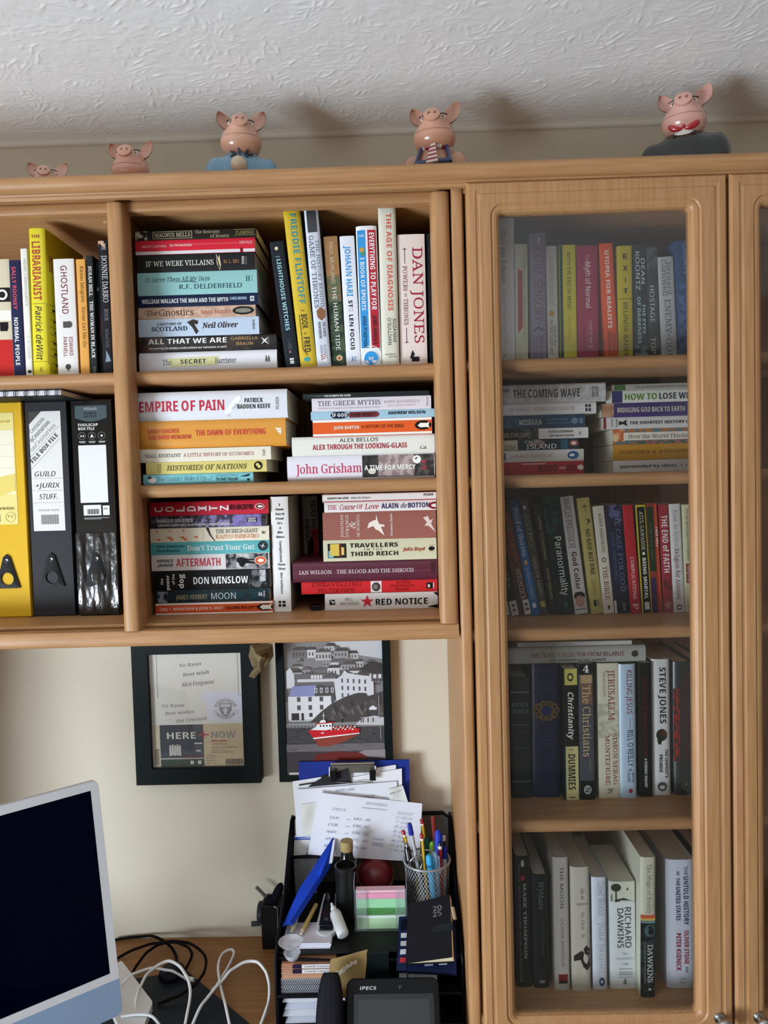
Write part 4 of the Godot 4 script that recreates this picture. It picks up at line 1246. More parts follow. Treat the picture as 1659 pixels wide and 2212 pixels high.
func cables() -> void:
	var a := [Vector3(-0.6080, 0.7505, 0.0097), Vector3(-0.5642, 0.7505, 0.0078), Vector3(-0.5276, 0.7505, 0.0104), Vector3(-0.5037, 0.7505, 0.0249), Vector3(-0.4794, 0.7505, 0.0450), Vector3(-0.4584, 0.7505, 0.0746), Vector3(-0.4472, 0.7605, 0.1202)]
	cable("black_cable", "black cable running along the wall edge of the desk", "171412", 0.0027, a, 0.008)
	var b := [Vector3(-0.5869, 0.7505, 0.0796), Vector3(-0.5473, 0.7505, 0.0505), Vector3(-0.5122, 0.7505, 0.0426), Vector3(-0.4704, 0.7505, 0.0438), Vector3(-0.4334, 0.7505, 0.0580), Vector3(-0.3999, 0.7505, 0.0902), Vector3(-0.3874, 0.7505, 0.1178), Vector3(-0.3837, 0.7570, 0.1586), Vector3(-0.3977, 0.7570, 0.1869), Vector3(-0.4227, 0.7570, 0.2032), Vector3(-0.4514, 0.7570, 0.2109)]
	cable("black_cable", "black cable making the widest loop on the desk", "171412", 0.0027, b, 0.020)
	var c := [Vector3(-0.5266, 0.7565, 0.1441), Vector3(-0.5236, 0.7565, 0.1096), Vector3(-0.5158, 0.7505, 0.0688), Vector3(-0.4951, 0.7505, 0.0520), Vector3(-0.4686, 0.7505, 0.0498), Vector3(-0.4420, 0.7505, 0.0607), Vector3(-0.4260, 0.7505, 0.0783), Vector3(-0.4266, 0.7505, 0.0992), Vector3(-0.4287, 0.7565, 0.1229)]
	cable("black_cable", "black cable coiling in a small inner loop", "171412", 0.0027, c, 0.018)
	var d := [Vector3(-0.5304, 0.7710, 0.1750), Vector3(-0.5098, 0.7700, 0.1601), Vector3(-0.4830, 0.7640, 0.1443), Vector3(-0.4522, 0.7600, 0.1393), Vector3(-0.4204, 0.7600, 0.1453)]
	var t := cable("white_cable", "white cable ending in a pale plug over black coils", "e6e6e4", 0.0023, d, 0.016)
	var e: Vector3 = Vector3(-0.4204, 0.7600, 0.1453) - t.position
	obj("plug", Build.new().hue("eceae4").tube([e + Vector3(0, 0.0025, 0), e + Vector3(0.018, 0.0025, 0.006)], 0.0040, 10), M.plastic, t)
	cable("white_cable", "white cable standing in a tall loop beside the screen", "f0f0ee", 0.0027, [Vector3(-0.4636, 0.7570, 0.2702), Vector3(-0.4837, 0.7570, 0.2310), Vector3(-0.4893, 0.7570, 0.1957), Vector3(-0.4843, 0.7570, 0.1625), Vector3(-0.4667, 0.7570, 0.1411), Vector3(-0.4514, 0.7570, 0.1363), Vector3(-0.4302, 0.7570, 0.1485), Vector3(-0.4080, 0.7570, 0.1744), Vector3(-0.3945, 0.7570, 0.2015), Vector3(-0.3897, 0.7570, 0.2308), Vector3(-0.3863, 0.7570, 0.2719)], 0.030)
	var f := [Vector3(-0.3061, 0.7570, 0.2736), Vector3(-0.3269, 0.7570, 0.2207), Vector3(-0.3476, 0.7520, 0.1688), Vector3(-0.3634, 0.7520, 0.1206), Vector3(-0.3643, 0.7520, 0.0864), Vector3(-0.3518, 0.7520, 0.0726), Vector3(-0.3422, 0.7520, 0.0785), Vector3(-0.3419, 0.7520, 0.0967), Vector3(-0.3466, 0.7520, 0.1237), Vector3(-0.3533, 0.7520, 0.1445), Vector3(-0.3593, 0.7520, 0.1597)]
	var g := cable("white_cable", "white cable with a bare metal plug and twisted loop", "ece9e6", 0.0026, f, 0.014)
	var h: Vector3 = Vector3(-0.3593, 0.7520, 0.1597) - g.position
	obj("plug", Build.new().hue("c8c8c8").tube([h + Vector3(0, 0.0026, 0), h + Vector3(-0.006, 0.0026, 0.014)], 0.0034, 8), M.metal, g)
	cable("white_cable", "white cable arching in the rightmost loop by the organiser", "eef0f0", 0.0028, [Vector3(-0.3750, 0.7570, 0.2721), Vector3(-0.3647, 0.7570, 0.2257), Vector3(-0.3447, 0.7520, 0.1812), Vector3(-0.3287, 0.7520, 0.1567), Vector3(-0.3059, 0.7520, 0.1405), Vector3(-0.2847, 0.7520, 0.1411), Vector3(-0.2654, 0.7520, 0.1608), Vector3(-0.2524, 0.7520, 0.1919), Vector3(-0.2497, 0.7520, 0.2272), Vector3(-0.2579, 0.7520, 0.2681)], 0.034)
	cable("white_cable", "white cable lying across the white case", "eceef0", 0.0024, [Vector3(-0.4994, 0.7710, 0.2585), Vector3(-0.4656, 0.7710, 0.2581), Vector3(-0.4448, 0.7680, 0.2601), Vector3(-0.4235, 0.7600, 0.2750)], 0.003)
func computer() -> void:
	# the panel leans back and is turned to the right: its axes run along the chin, up the screen and out of it
	var tr: Vector3 = Vector3(-0.5082, 1.2045, 0.2900)
	var br: Vector3 = Vector3(-0.4693, 0.8265, 0.3250)
	var tl: Vector3 = Vector3(-0.6279, 1.2045, 0.3750)
	var up := (tr - br).normalized()
	var right := (tr - tl).normalized()
	right = (right - up * right.dot(up)).normalized()
	var out := right.cross(up)
	var t := thing("computer", "silver all-in-one computer with a dark screen and pale blue chin", "computer", br - right * 0.27)
	t.basis = Basis(right, up, out)
	var high := (tr - br).length()
	var x1 := 0.27
	var x0 := -0.277
	var b := Build.new().hue("cfd0d4")
	skin(b, [loop(x0, x1, 0, high, 0.011, -0.001, -0.0115), loop(x0, x1, 0, high, 0.011, 0, -0.0110), loop(x0, x1, 0, high, 0.011, 0, -0.0010), loop(x0, x1, 0, high, 0.011, -0.0008, 0.0)])
	b.box(Vector3(x0 + 0.004, 0.004, -0.0110), Vector3(x1 - 0.004, high - 0.004, -0.0100))
	obj("case", b, M.plastic, t)
	var chin := 0.0575
	var cb := Build.new().hue("8ea6c4")
	var cl := loop(x0 + 0.0006, x1 - 0.0006, 0.0006, high, 0.0105, 0, 0.0002)
	for i in cl.size():
		if cl[i].y > chin: cl[i].y = chin
	var m := Vector3((x0 + x1) * 0.5, chin * 0.5, 0.0002)
	for i in cl.size():
		var j := (i + 1) % cl.size()
		if (cl[i] - cl[j]).length() > 1e-6: cb.tri(m, cl[i], cl[j])
	obj("chin", cb, M.plastic, t)
	var bz := Build.new().hue("d9dbde")
	var ol := loop(x0 + 0.0004, x1 - 0.0004, chin, high - 0.0004, 0.0105, 0, 0.0003)
	for i in ol.size():
		if ol[i].y < chin + 0.0106: ol[i] = Vector3(x0 + 0.0004 if ol[i].x < 0 else x1 - 0.0004, chin, 0.0003)
	var il := loop(x0 + 0.0135, x1 - 0.0135, chin + 0.0130, high - 0.0145, 0.0006, 0, 0.0003)
	skin(bz, [ol, il])
	obj("bezel", bz, M.paint, t)
	obj("screen", Build.new().hue("060b16").box(Vector3(x0 + 0.0137, chin + 0.0132, -0.001), Vector3(x1 - 0.0137, high - 0.0147, 0.0002)), M.screen, t)
	var st := Build.new().hue("c6c8cc")
	st.hexa([Vector3(-0.075, 0.10, -0.013), Vector3(0.075, 0.10, -0.013), Vector3(0.075, 0.12, -0.011), Vector3(-0.075, 0.12, -0.011)], [Vector3(-0.075, -0.050, -0.075), Vector3(0.075, -0.050, -0.075), Vector3(0.075, -0.048, -0.083), Vector3(-0.075, -0.048, -0.083)])
	obj("stand", st, M.metal, t)
# ------------------------------------------------------------------ the mesh organiser and what it holds
func bar(b: Build, p: Vector3, q: Vector3, r: float) -> void:
	b.tube([p, q], r, 8)
func mesh_sheet(o: Vector3, x: Vector3, y: Vector3, pitch: float) -> Build:   # expanded metal: two families of slanting wires within the rectangle o, x, y
	var b := Build.new().hue("1a1b1d")
	var lx := x.length()
	var ly := y.length()
	var ux := x / lx
	var uy := y / ly
	var n := ux.cross(uy).normalized() * 0.00035
	for fam in 2:
		var s := -ly * 0.6
		while s < lx:
			var a := Vector2(s, 0.0)
			var e := Vector2(s + ly * 0.6, ly)
			if fam == 1:
				a.x = s + ly * 0.6
				e.x = s
			var d := e - a
			var t0 := 0.0
			var t1 := 1.0
			if d.x > 0:
				t0 = maxf(t0, (0.0 - a.x) / d.x); t1 = minf(t1, (lx - a.x) / d.x)
			else:
				t0 = maxf(t0, (lx - a.x) / d.x); t1 = minf(t1, (0.0 - a.x) / d.x)
			if t1 > t0 + 0.01:
				var p := o + ux * (a.x + d.x * t0) + uy * (a.y + d.y * t0)
				var q := o + ux * (a.x + d.x * t1) + uy * (a.y + d.y * t1)
				var w := (q - p).normalized().cross(n).normalized() * 0.00030
				b.quad(p - w + n, p + w + n, q + w + n, q - w + n)
				b.quad(p + w - n, p - w - n, q - w - n, q + w - n)
			s += pitch
	return b
func organiser() -> void:
	var t := thing("desk_organiser", "black wire mesh desk organiser full of papers and pens", "organiser", Vector3(-0.068, 0.7502, 0.14))
	var o := t.position
	var x0 := -0.2265
	var x1 := 0.0940
	var mk := func(called: String, b: Build, m: Material) -> MeshInstance3D:
		for i in b.v.size(): b.v[i] -= o
		return obj(called, b, m, t)
	for x in [x0, x1]:   # the cut-away sides: high at the wall, dropping to the front
		var side := PackedVector2Array([Vector2(0.016, 0.7505), Vector2(0.265, 0.7505), Vector2(0.265, 0.868), Vector2(0.235, 0.892), Vector2(0.150, 0.920), Vector2(0.070, 0.985), Vector2(0.034, 1.010), Vector2(0.016, 1.010)])
		var b := Build.new().hue("17181a")
		b.xf = Transform3D(Basis(Vector3(0, 0, 1), Vector3(0, 1, 0), Vector3(-1, 0, 0)), Vector3(x, 0, 0))
		b.extrude(side, -0.0012, 0.0012)
		mk.call("side_sheet", b, M.plastic)
		var rim := Build.new().hue("131416")
		rim.tube([Vector3(x, 0.7535, 0.265), Vector3(x, 0.868, 0.265), Vector3(x, 0.892, 0.235), Vector3(x, 0.920, 0.150), Vector3(x, 0.985, 0.070), Vector3(x, 1.010, 0.034), Vector3(x, 1.010, 0.016)], 0.0028, 8)
		mk.call("side_rim", rim, M.plastic)
	var back := Build.new().hue("131416")
	var pts := []
	for q in [[x0, 0.76], [x0, 1.004], [x0 + 0.010, 1.0125], [x1 - 0.014, 1.0125], [x1, 1.001], [x1, 0.76]]: pts.append(Vector3(q[0], q[1], 0.020))
	mk.call("back_rim", back.tube(pts, 0.0042, 8), M.plastic)
	stuff(mk.call("back_mesh", mesh_sheet(Vector3(x0, 0.87, 0.020), Vector3(x1 - x0, 0, 0), Vector3(0, 0.140, 0), 0.0042), M.plastic))
	var mid := Build.new().hue("131416")
	mid.tube([Vector3(x0 + 0.004, 0.874, 0.062), Vector3(x0 + 0.004, 0.9480, 0.062), Vector3(-0.110, 0.9520, 0.062), Vector3(-0.106, 0.9480, 0.062), Vector3(-0.106, 0.874, 0.062)], 0.0036, 8)
	mk.call("divider_rim", mid, M.plastic)
	stuff(mk.call("divider_mesh", mesh_sheet(Vector3(x0 + 0.004, 0.874, 0.062), Vector3(0.110, 0, 0), Vector3(0, 0.076, 0), 0.0046), M.plastic))
	var tray := Build.new().hue("1d1e20").box(Vector3(x0, 0.8680, 0.016), Vector3(x1, 0.8716, 0.244), 0.0008)
	mk.call("tray", tray, M.plastic)
	var lip := Build.new().hue("17181a")
	var ls := []
	for i in 21:
		var f := i / 20.0
		ls.append(Vector3(lerpf(x0, x1, f), 0.8652 - 0.005 * pow(sin(PI * f), 1.2), 0.2490 + 0.004 * sin(PI * f)))
	mk.call("front_lip", lip.tube(ls, 0.0034, 8), M.plastic)
	var low := Build.new().hue("18191b")
	low.box(Vector3(x0, 0.8070, 0.018), Vector3(x1, 0.8094, 0.262), 0.0006)
	mk.call("lower_tray", low, M.plastic)
	mk.call("lower_tray", Build.new().hue("18191b").box(Vector3(x0, 0.7510, 0.018), Vector3(x1, 0.7534, 0.262), 0.0006), M.plastic)
	var fr := Build.new().hue("131416")
	fr.tube([Vector3(x0, 0.8085, 0.264), Vector3(x1, 0.8085, 0.264)], 0.0036, 8)
	mk.call("tray_rim", fr, M.plastic)
	stuff(mk.call("front_mesh", mesh_sheet(Vector3(x0 + 0.003, 0.8105, 0.263), Vector3(0.20, 0, 0), Vector3(0, 0.026, 0), 0.0040), M.plastic))
	# cards and paper in the trays
	for i in 3:
		var k := thing("card_stack", ["peach card stack topmost under the tray lip", "peach card stack second under the tray lip", "peach card stack lowest above the mesh"][i], "cards", Vector3(-0.172, 0.8370 + i * 0.0086, 0.215), "cards in the organiser")
		var cb := Build.new().hue(["c79a7c", "c08f72", "b98568"][i])
		for j in 4: cb.box(Vector3(-0.046 + 0.001 * (j % 2), j * 0.0021, -0.03), Vector3(0.048 - 0.001 * (j % 3), j * 0.0021 + 0.0018, 0.046 - 0.0008 * j), 0.0)
		obj("cards", cb, M.card, k)
		if i > 0:
			var pr := Build.new().hue("d9d4d0").box(Vector3(-0.018, 0.0008, 0.0462), Vector3(0.046, 0.0078, 0.0466))
			pr.hue("2a1c34").box(Vector3(-0.026, 0.0008, 0.0462), Vector3(-0.010, 0.0078, 0.0467))
			pr.hue("3c4a70"); write(pr, "Lewis Lauren", "r", Vector3(-0.005, 0.0045, 0.0469), Vector3.RIGHT, Vector3.UP, 0.046, 0.0034)
			obj("card_front", pr, M.card, k)
	var np := thing("paper_block", "white paper block behind the front mesh of the organiser", "paper block", Vector3(-0.172, 0.8096, 0.215))
	var nb := Build.new().hue("d8dbe4")
	for i in 5: nb.box(Vector3(-0.047, i * 0.0052, -0.04), Vector3(0.050, i * 0.0052 + 0.0049, 0.0450 - 0.0010 * (i % 2)))
	obj("sheets", nb, M.paper, np)
	for i in 4:
		var k := thing("envelope", ["white envelope lowest in the bottom tray", "white envelope second in the bottom tray", "white envelope third in the bottom tray", "folded white envelope topmost in the bottom tray"][i], "envelope", Vector3(-0.165, 0.7538 + i * 0.0125, 0.20), "envelopes in the bottom tray")
		var eb := Build.new().hue(["cdd3e2", "d9dde8", "c9d0e0", "e0e3ec"][i])
		var s := 0.004 * (i % 2)
		eb.hexa([Vector3(-0.050 - s, 0, 0.056), Vector3(0.055, 0, 0.054), Vector3(0.055, 0.008, 0.053), Vector3(-0.044 - s, 0.011, 0.050)], [Vector3(-0.050 - s, 0, -0.12), Vector3(0.055, 0, -0.12), Vector3(0.055, 0.008, -0.12), Vector3(-0.044 - s, 0.011, -0.12)])
		obj("paper", eb, M.paper, k)
func sheet(called: String, label: String, cat: String, colour: String, c: Array, group: String) -> Node3D:   # a sheet of paper by its corners (top left, top right, bottom right, bottom left), with a gentle wave
	var o: Vector3 = (c[2] + c[3]) * 0.5
	var t := thing(called, label, cat, o, group)
	var n: Vector3 = (c[3] - c[0]).cross(c[1] - c[0]).normalized()
	var b := Build.new().hue(colour)
	var at := func(u: float, v: float, s: float) -> Vector3:
		var p: Vector3 = (c[0] as Vector3).lerp(c[1], u).lerp((c[3] as Vector3).lerp(c[2], u), v) - o
		return p + n * (0.0016 * sin(u * 5.0 + v * 2.0) * sin(v * 3.0 + 0.6) + s * 0.00015)
	for i in 8:
		for j in 8:
			var u0 := i / 8.0
			var u1 := (i + 1) / 8.0
			var v0 := j / 8.0
			var v1 := (j + 1) / 8.0
			b.quad(at.call(u0, v1, 1.0), at.call(u1, v1, 1.0), at.call(u1, v0, 1.0), at.call(u0, v0, 1.0))
			b.quad(at.call(u0, v0, -1.0), at.call(u1, v0, -1.0), at.call(u1, v1, -1.0), at.call(u0, v1, -1.0))
	obj("leaf", b, M.paper, t)
	return t
func ink(t: Node3D, c: Array, lines: Array) -> void:   # lines: [colour, font, u, v, width share, cap metres, text]
	var o := t.position
	var n: Vector3 = (c[3] - c[0]).cross(c[1] - c[0]).normalized()
	var p := Build.new()
	for l in lines:
		p.hue(l[0])
		var at: Vector3 = (c[0] as Vector3).lerp(c[1], l[2]).lerp((c[3] as Vector3).lerp(c[2], l[2]), l[3]) - o + n * 0.0021
		var x: Vector3 = (c[1] - c[0]).normalized()
		var y := n.cross(x)
		if l[6] == "_": p.rect(at, x * ((c[1] - c[0]).length() * l[4]), y * l[5])
		else: write(p, l[6], l[1], at, x, y, (c[1] - c[0]).length() * l[4], l[5])
	obj("writing", p, M.paper, t)
func papers() -> void:
	# the clipboard leaning on the wall
	var cb := [Vector3(-0.2090, 1.1271, 0.0290), Vector3(0.0145, 1.1270, 0.0290), Vector3(0.0124, 0.9839, 0.0460), Vector3(-0.2068, 0.9827, 0.0460)]
	var o: Vector3 = (cb[2] + cb[3]) * 0.5
	var t := thing("clipboard", "blue clipboard with a metal clip leaning on the wall", "clipboard", o)
	var f := []
	var g := []
	for p in cb:
		f.append(p - o); g.append(p - o + Vector3(0, 0, -0.003))
	obj("board", Build.new().hue("22368c").hexa(f, g), M.plastic, t)
	var cl := Build.new().hue("b4b4b0")
	var ca: Vector3 = Vector3(-0.1433, 1.1248, 0.0415)
	var cc: Vector3 = Vector3(-0.0552, 1.1248, 0.0415)
	var cw := cc.x - ca.x
	cl.xf.origin = ca - o
	cl.box(Vector3(0, -0.018, -0.004), Vector3(cw, 0.0, -0.001), 0.001)
	cl.tube([Vector3(0, 0.001, -0.001), Vector3(cw, 0.001, -0.001)], 0.0032, 8)
	cl.tube([Vector3(-0.002, -0.004, 0), Vector3(-0.002, -0.022, 0.004)], 0.0022, 6); cl.tube([Vector3(cw + 0.002, -0.004, 0), Vector3(cw + 0.002, -0.022, 0.004)], 0.0022, 6)
	cl.tube([Vector3(0.010, -0.034, 0.004), Vector3(0.04, -0.036, 0.005), Vector3(cw - 0.03, -0.034, 0.005), Vector3(cw - 0.004, -0.035, 0.004)], 0.0011, 6)
	obj("clip", cl, M.metal, t)
	var jaw := Build.new().hue("17181a")
	jaw.xf.origin = ca - o
	for x in [0.0, cw - 0.010]: jaw.box(Vector3(x, -0.030, 0.007), Vector3(x + 0.012, -0.010, 0.011), 0.001)
	obj("clip_jaw", jaw, M.rubber, t)
	# sheets, back to front
	var c := [Vector3(-0.2216, 1.0897, 0.0345), Vector3(-0.0127, 1.1193, 0.0345), Vector3(-0.0096, 0.9967, 0.0520), Vector3(-0.2132, 0.9914, 0.0520)]
	var s := sheet("paper_sheet", "white sheet with black corner marks clipped to the board", "paper", "e3e4e8", c, "papers on the clipboard")
	ink(s, c, [["17181a", "b", 0.06, 0.10, 0.20, 0.003, "_"], ["17181a", "b", 0.28, 0.055, 0.12, 0.008, "_"], ["8a8c90", "s", 0.70, 0.12, 0.002, 0.016, "_"]])
	c = [Vector3(-0.1952, 1.0823, 0.0385), Vector3(-0.0009, 1.1130, 0.0385), Vector3(-0.0024, 0.9891, 0.0560), Vector3(-0.2007, 0.9884, 0.0560)]
	sheet("paper_sheet", "white sheet tilted to the right under the metal clip", "paper", "e6e7ec", c, "papers on the clipboard")
	c = [Vector3(-0.1684, 1.0952, 0.0415), Vector3(-0.1083, 1.1184, 0.0415), Vector3(-0.1016, 1.0873, 0.0440), Vector3(-0.1909, 1.0816, 0.0440)]
	sheet("paper_sheet", "small black and white leaflet caught in the clip", "leaflet", "1a1b1d", c, "papers on the clipboard")
	c = [Vector3(-0.2160, 1.0769, 0.0450), Vector3(-0.0117, 1.0895, 0.0450), Vector3(-0.0098, 0.9914, 0.0605), Vector3(-0.2141, 0.9843, 0.0605)]
	s = sheet("paper_sheet", "letter with a pale capital heading below the clip", "letter", "dfe1e9", c, "papers on the clipboard")
	ink(s, c, [["8d919c", "s", 0.40, 0.085, 0.18, 0.0042, "MERCURE"], ["a9acb4", "s", 0.45, 0.17, 0.08, 0.0024, "HOTELS"], ["a4a0a4", "b", 0.55, 0.36, 0.22, 0.012, "_"], ["dfe1e9", "b", 0.56, 0.37, 0.20, 0.008, "_"]])
	c = [Vector3(-0.0324, 1.0752, 0.0500), Vector3(0.0001, 1.0829, 0.0500), Vector3(0.0102, 1.0502, 0.0550), Vector3(-0.0230, 1.0453, 0.0550)]
	s = sheet("receipt", "small pale green receipt at the right of the letter", "receipt", "d4dad6", c, "papers on the clipboard")
	ink(s, c, [["7a8680", "s", 0.10, 0.30, 0.3, 0.0018, "_"], ["7a8680", "s", 0.55, 0.25, 0.25, 0.003, "TBC"]])
	c = [Vector3(-0.2057, 1.0499, 0.0525), Vector3(-0.1667, 1.0547, 0.0525), Vector3(-0.1674, 0.9942, 0.0635), Vector3(-0.2005, 0.9939, 0.0635)]
	sheet("paper_sheet", "curled cream paper at the left of the handwritten sheet", "paper", "d9d9d2", c, "papers in the organiser")
	c = [Vector3(-0.1675, 1.0750, 0.0560), Vector3(0.0377, 1.0482, 0.0560), Vector3(0.0289, 0.9365, 0.0680), Vector3(-0.1911, 0.9558, 0.0680)]
	s = sheet("handwritten_sheet", "large white sheet of faint handwritten sums", "paper", "dfe0ea", c, "papers in the organiser")
	var lines := [["9aa0ac", "ri", 0.46, 0.09, 0.20, 0.0046, "SET-UPABLE"], ["7c828e", "b", 0.43, 0.17, 0.24, 0.0007, "_"], ["8a90a0", "ri", 0.15, 0.23, 0.13, 0.0052, "2025"]]
	for i in 5:
		lines.append(["868c9c", "ri", 0.14 - 0.004 * i, 0.37 + 0.115 * i, 0.09, 0.0046, ["JAN", "FEB", "MARCH", "APRIL", "MAY"][i]])
		lines.append(["868c9c", "b", 0.30, 0.385 + 0.115 * i, 0.035, 0.0007, "_"])
		lines.append(["868c9c", "ri", 0.36, 0.36 + 0.115 * i, 0.16, 0.0046, ["183. 40", "196. 49", "199. 35", "251. 30", "174. 80"][i]])
	for i in 9: lines.append(["9299ac", "ri", 0.76 - 0.005 * i, 0.20 + 0.078 * i, 0.15, 0.0040, ["TOTAL", "9 784.21", "7 140", "8 512", "6 470", "7 120", "8 240", "7 312", "5 787.40"][i]])
	lines.append(["6c74c0", "ri", 0.56, 0.66, 0.10, 0.0038, "Total"]); lines.append(["6c74c0", "ri", 0.56, 0.73, 0.10, 0.0038, "bank in"]); lines.append(["6c74c0", "b", 0.56, 0.77, 0.11, 0.0007, "_"])
	ink(s, c, lines)
	# the left slot of the sorter
	c = [Vector3(-0.2180, 0.9888, 0.0580), Vector3(-0.1700, 0.9897, 0.0580), Vector3(-0.1785, 0.8416, 0.0560), Vector3(-0.2286, 0.8406, 0.0560)]
	s = sheet("folder", "white card with a blue top edge in the left slot", "card", "e2e2de", c, "papers in the organiser")
	ink(s, c, [["2c4aa0", "b", 0.0, 0.05, 1.0, 0.006, "_"], ["2a2c30", "b", 0.52, 0.25, 0.34, 0.006, "WI"], ["b9b4a4", "ri", 0.48, 0.17, 0.30, 0.003, "Care"]])
	var r := thing("red_pen", "dark red flat pen standing in the left slot", "pen", Vector3(-0.2107, 0.9520, 0.0300))
	obj("barrel", Build.new().hue("a0283c").hexa([Vector3(-0.007, -0.02, 0.003), Vector3(0.008, -0.02, 0.003), Vector3(0.002, 0.062, 0.002), Vector3(-0.003, 0.062, 0.002)], [Vector3(-0.007, -0.02, -0.003), Vector3(0.008, -0.02, -0.003), Vector3(0.002, 0.062, -0.002), Vector3(-0.003, 0.062, -0.002)]), M.plastic, r)
func pencil(at: Vector3, top: Vector3, kind: String, label: String, cat := "pencil") -> void:   # stands in the pot from at to top
	var t := thing(cat.replace(" ", "_"), label, cat, at, "pens and pencils in the mesh pot")
	var d := top - at
	var l := d.length()
	var n := d.normalized()
	var side := n.cross(Vector3.BACK).normalized()
	t.basis = Basis(side, n, side.cross(n))
	match kind:
		"pencil":   # yellow and black stripes, a white band and a red dipped end
			var b := Build.new()
			for i in 6:
				b.hue("d9b02c" if i % 3 else "20201c")
				var a0 := TAU * i / 6
				var a1 := TAU * (i + 1) / 6
				b.quad(Vector3(cos(a0), 0, -sin(a0)) * 0.0036, Vector3(cos(a1), 0, -sin(a1)) * 0.0036, Vector3(cos(a1) * 0.0036, l - 0.012, -sin(a1) * 0.0036), Vector3(cos(a0) * 0.0036, l - 0.012, -sin(a0) * 0.0036))
			obj("shaft", b, M.gloss, t)
			obj("band", Build.new().hue("efe9dc").lathe([Vector2(0.0037, l - 0.012), Vector2(0.0037, l - 0.0085)], 12), M.gloss, t)
			obj("dipped_end", Build.new().hue("a8232c").lathe([Vector2(0.0037, l - 0.0085), Vector2(0.0037, l - 0.002), Vector2(0.0024, l), Vector2(0, l)], 12), M.gloss, t)
		"red":
			obj("shaft", Build.new().hue("9c2a26").lathe([Vector2(0.0036, 0), Vector2(0.0036, l - 0.001), Vector2(0.003, l), Vector2(0, l)], 6), M.gloss, t)
		"red_tip":
			obj("shaft", Build.new().hue("a82426").lathe([Vector2(0.0038, 0), Vector2(0.0038, l - 0.012)], 12), M.gloss, t)
			obj("band", Build.new().hue("e8e2d8").lathe([Vector2(0.0039, l - 0.012), Vector2(0.0039, l - 0.006)], 12), M.gloss, t)
			obj("dipped_end", Build.new().hue("16161a").lathe([Vector2(0.0038, l - 0.006), Vector2(0.0030, l), Vector2(0, l)], 12), M.gloss, t)
		"biro":   # a clear barrel with a blue cap
			obj("barrel", Build.new().hue("b9bcc4").lathe([Vector2(0.0040, 0), Vector2(0.0040, l - 0.022)], 6), M.gloss, t)
			obj("cap", Build.new().hue("26309c").lathe([Vector2(0.0048, l - 0.022), Vector2(0.0046, l - 0.004), Vector2(0.0032, l), Vector2(0, l + 0.0006)], 14), M.plastic, t)
		"black":
			obj("barrel", Build.new().hue("17181a").lathe([Vector2(0.0062, 0), Vector2(0.0064, l - 0.008), Vector2(0.005, l - 0.003)], 14), M.gloss, t)
			obj("clip", Build.new().hue("c4c6ca").box(Vector3(-0.0010, l - 0.036, 0.0066), Vector3(0.0010, l - 0.008, 0.0078)), M.metal, t)
			obj("button", Build.new().hue("8c9094").lathe([Vector2(0.0036, l - 0.003), Vector2(0.0036, l + 0.003), Vector2(0.002, l + 0.005), Vector2(0, l + 0.005)], 12), M.metal, t)
		"white_end":
			obj("barrel", Build.new().hue("d0cbbf").lathe([Vector2(0.0036, 0), Vector2(0.0036, l - 0.020)], 12), M.gloss, t)
			obj("sleeve", Build.new().hue("1c1e24").lathe([Vector2(0.0042, l - 0.020), Vector2(0.0042, l - 0.008)], 12), M.gloss, t)
			obj("eraser", Build.new().hue("e2ded4").lathe([Vector2(0.0042, l - 0.008), Vector2(0.0040, l), Vector2(0, l)], 12), M.paper, t)
		_:   # a capped felt pen or highlighter in the given colour
			obj("barrel", Build.new().hue(kind).lathe([Vector2(0.0060, 0), Vector2(0.0064, l * 0.5), Vector2(0.0066, l - 0.014), Vector2(0.0056, l - 0.004), Vector2(0.0030, l), Vector2(0, l)], 16), M.plastic, t)
			obj("pocket_clip", Build.new().hue(kind).box(Vector3(0.0062, l - 0.042, -0.0016), Vector3(0.0092, l - 0.008, 0.0016), 0.0006), M.plastic, t)
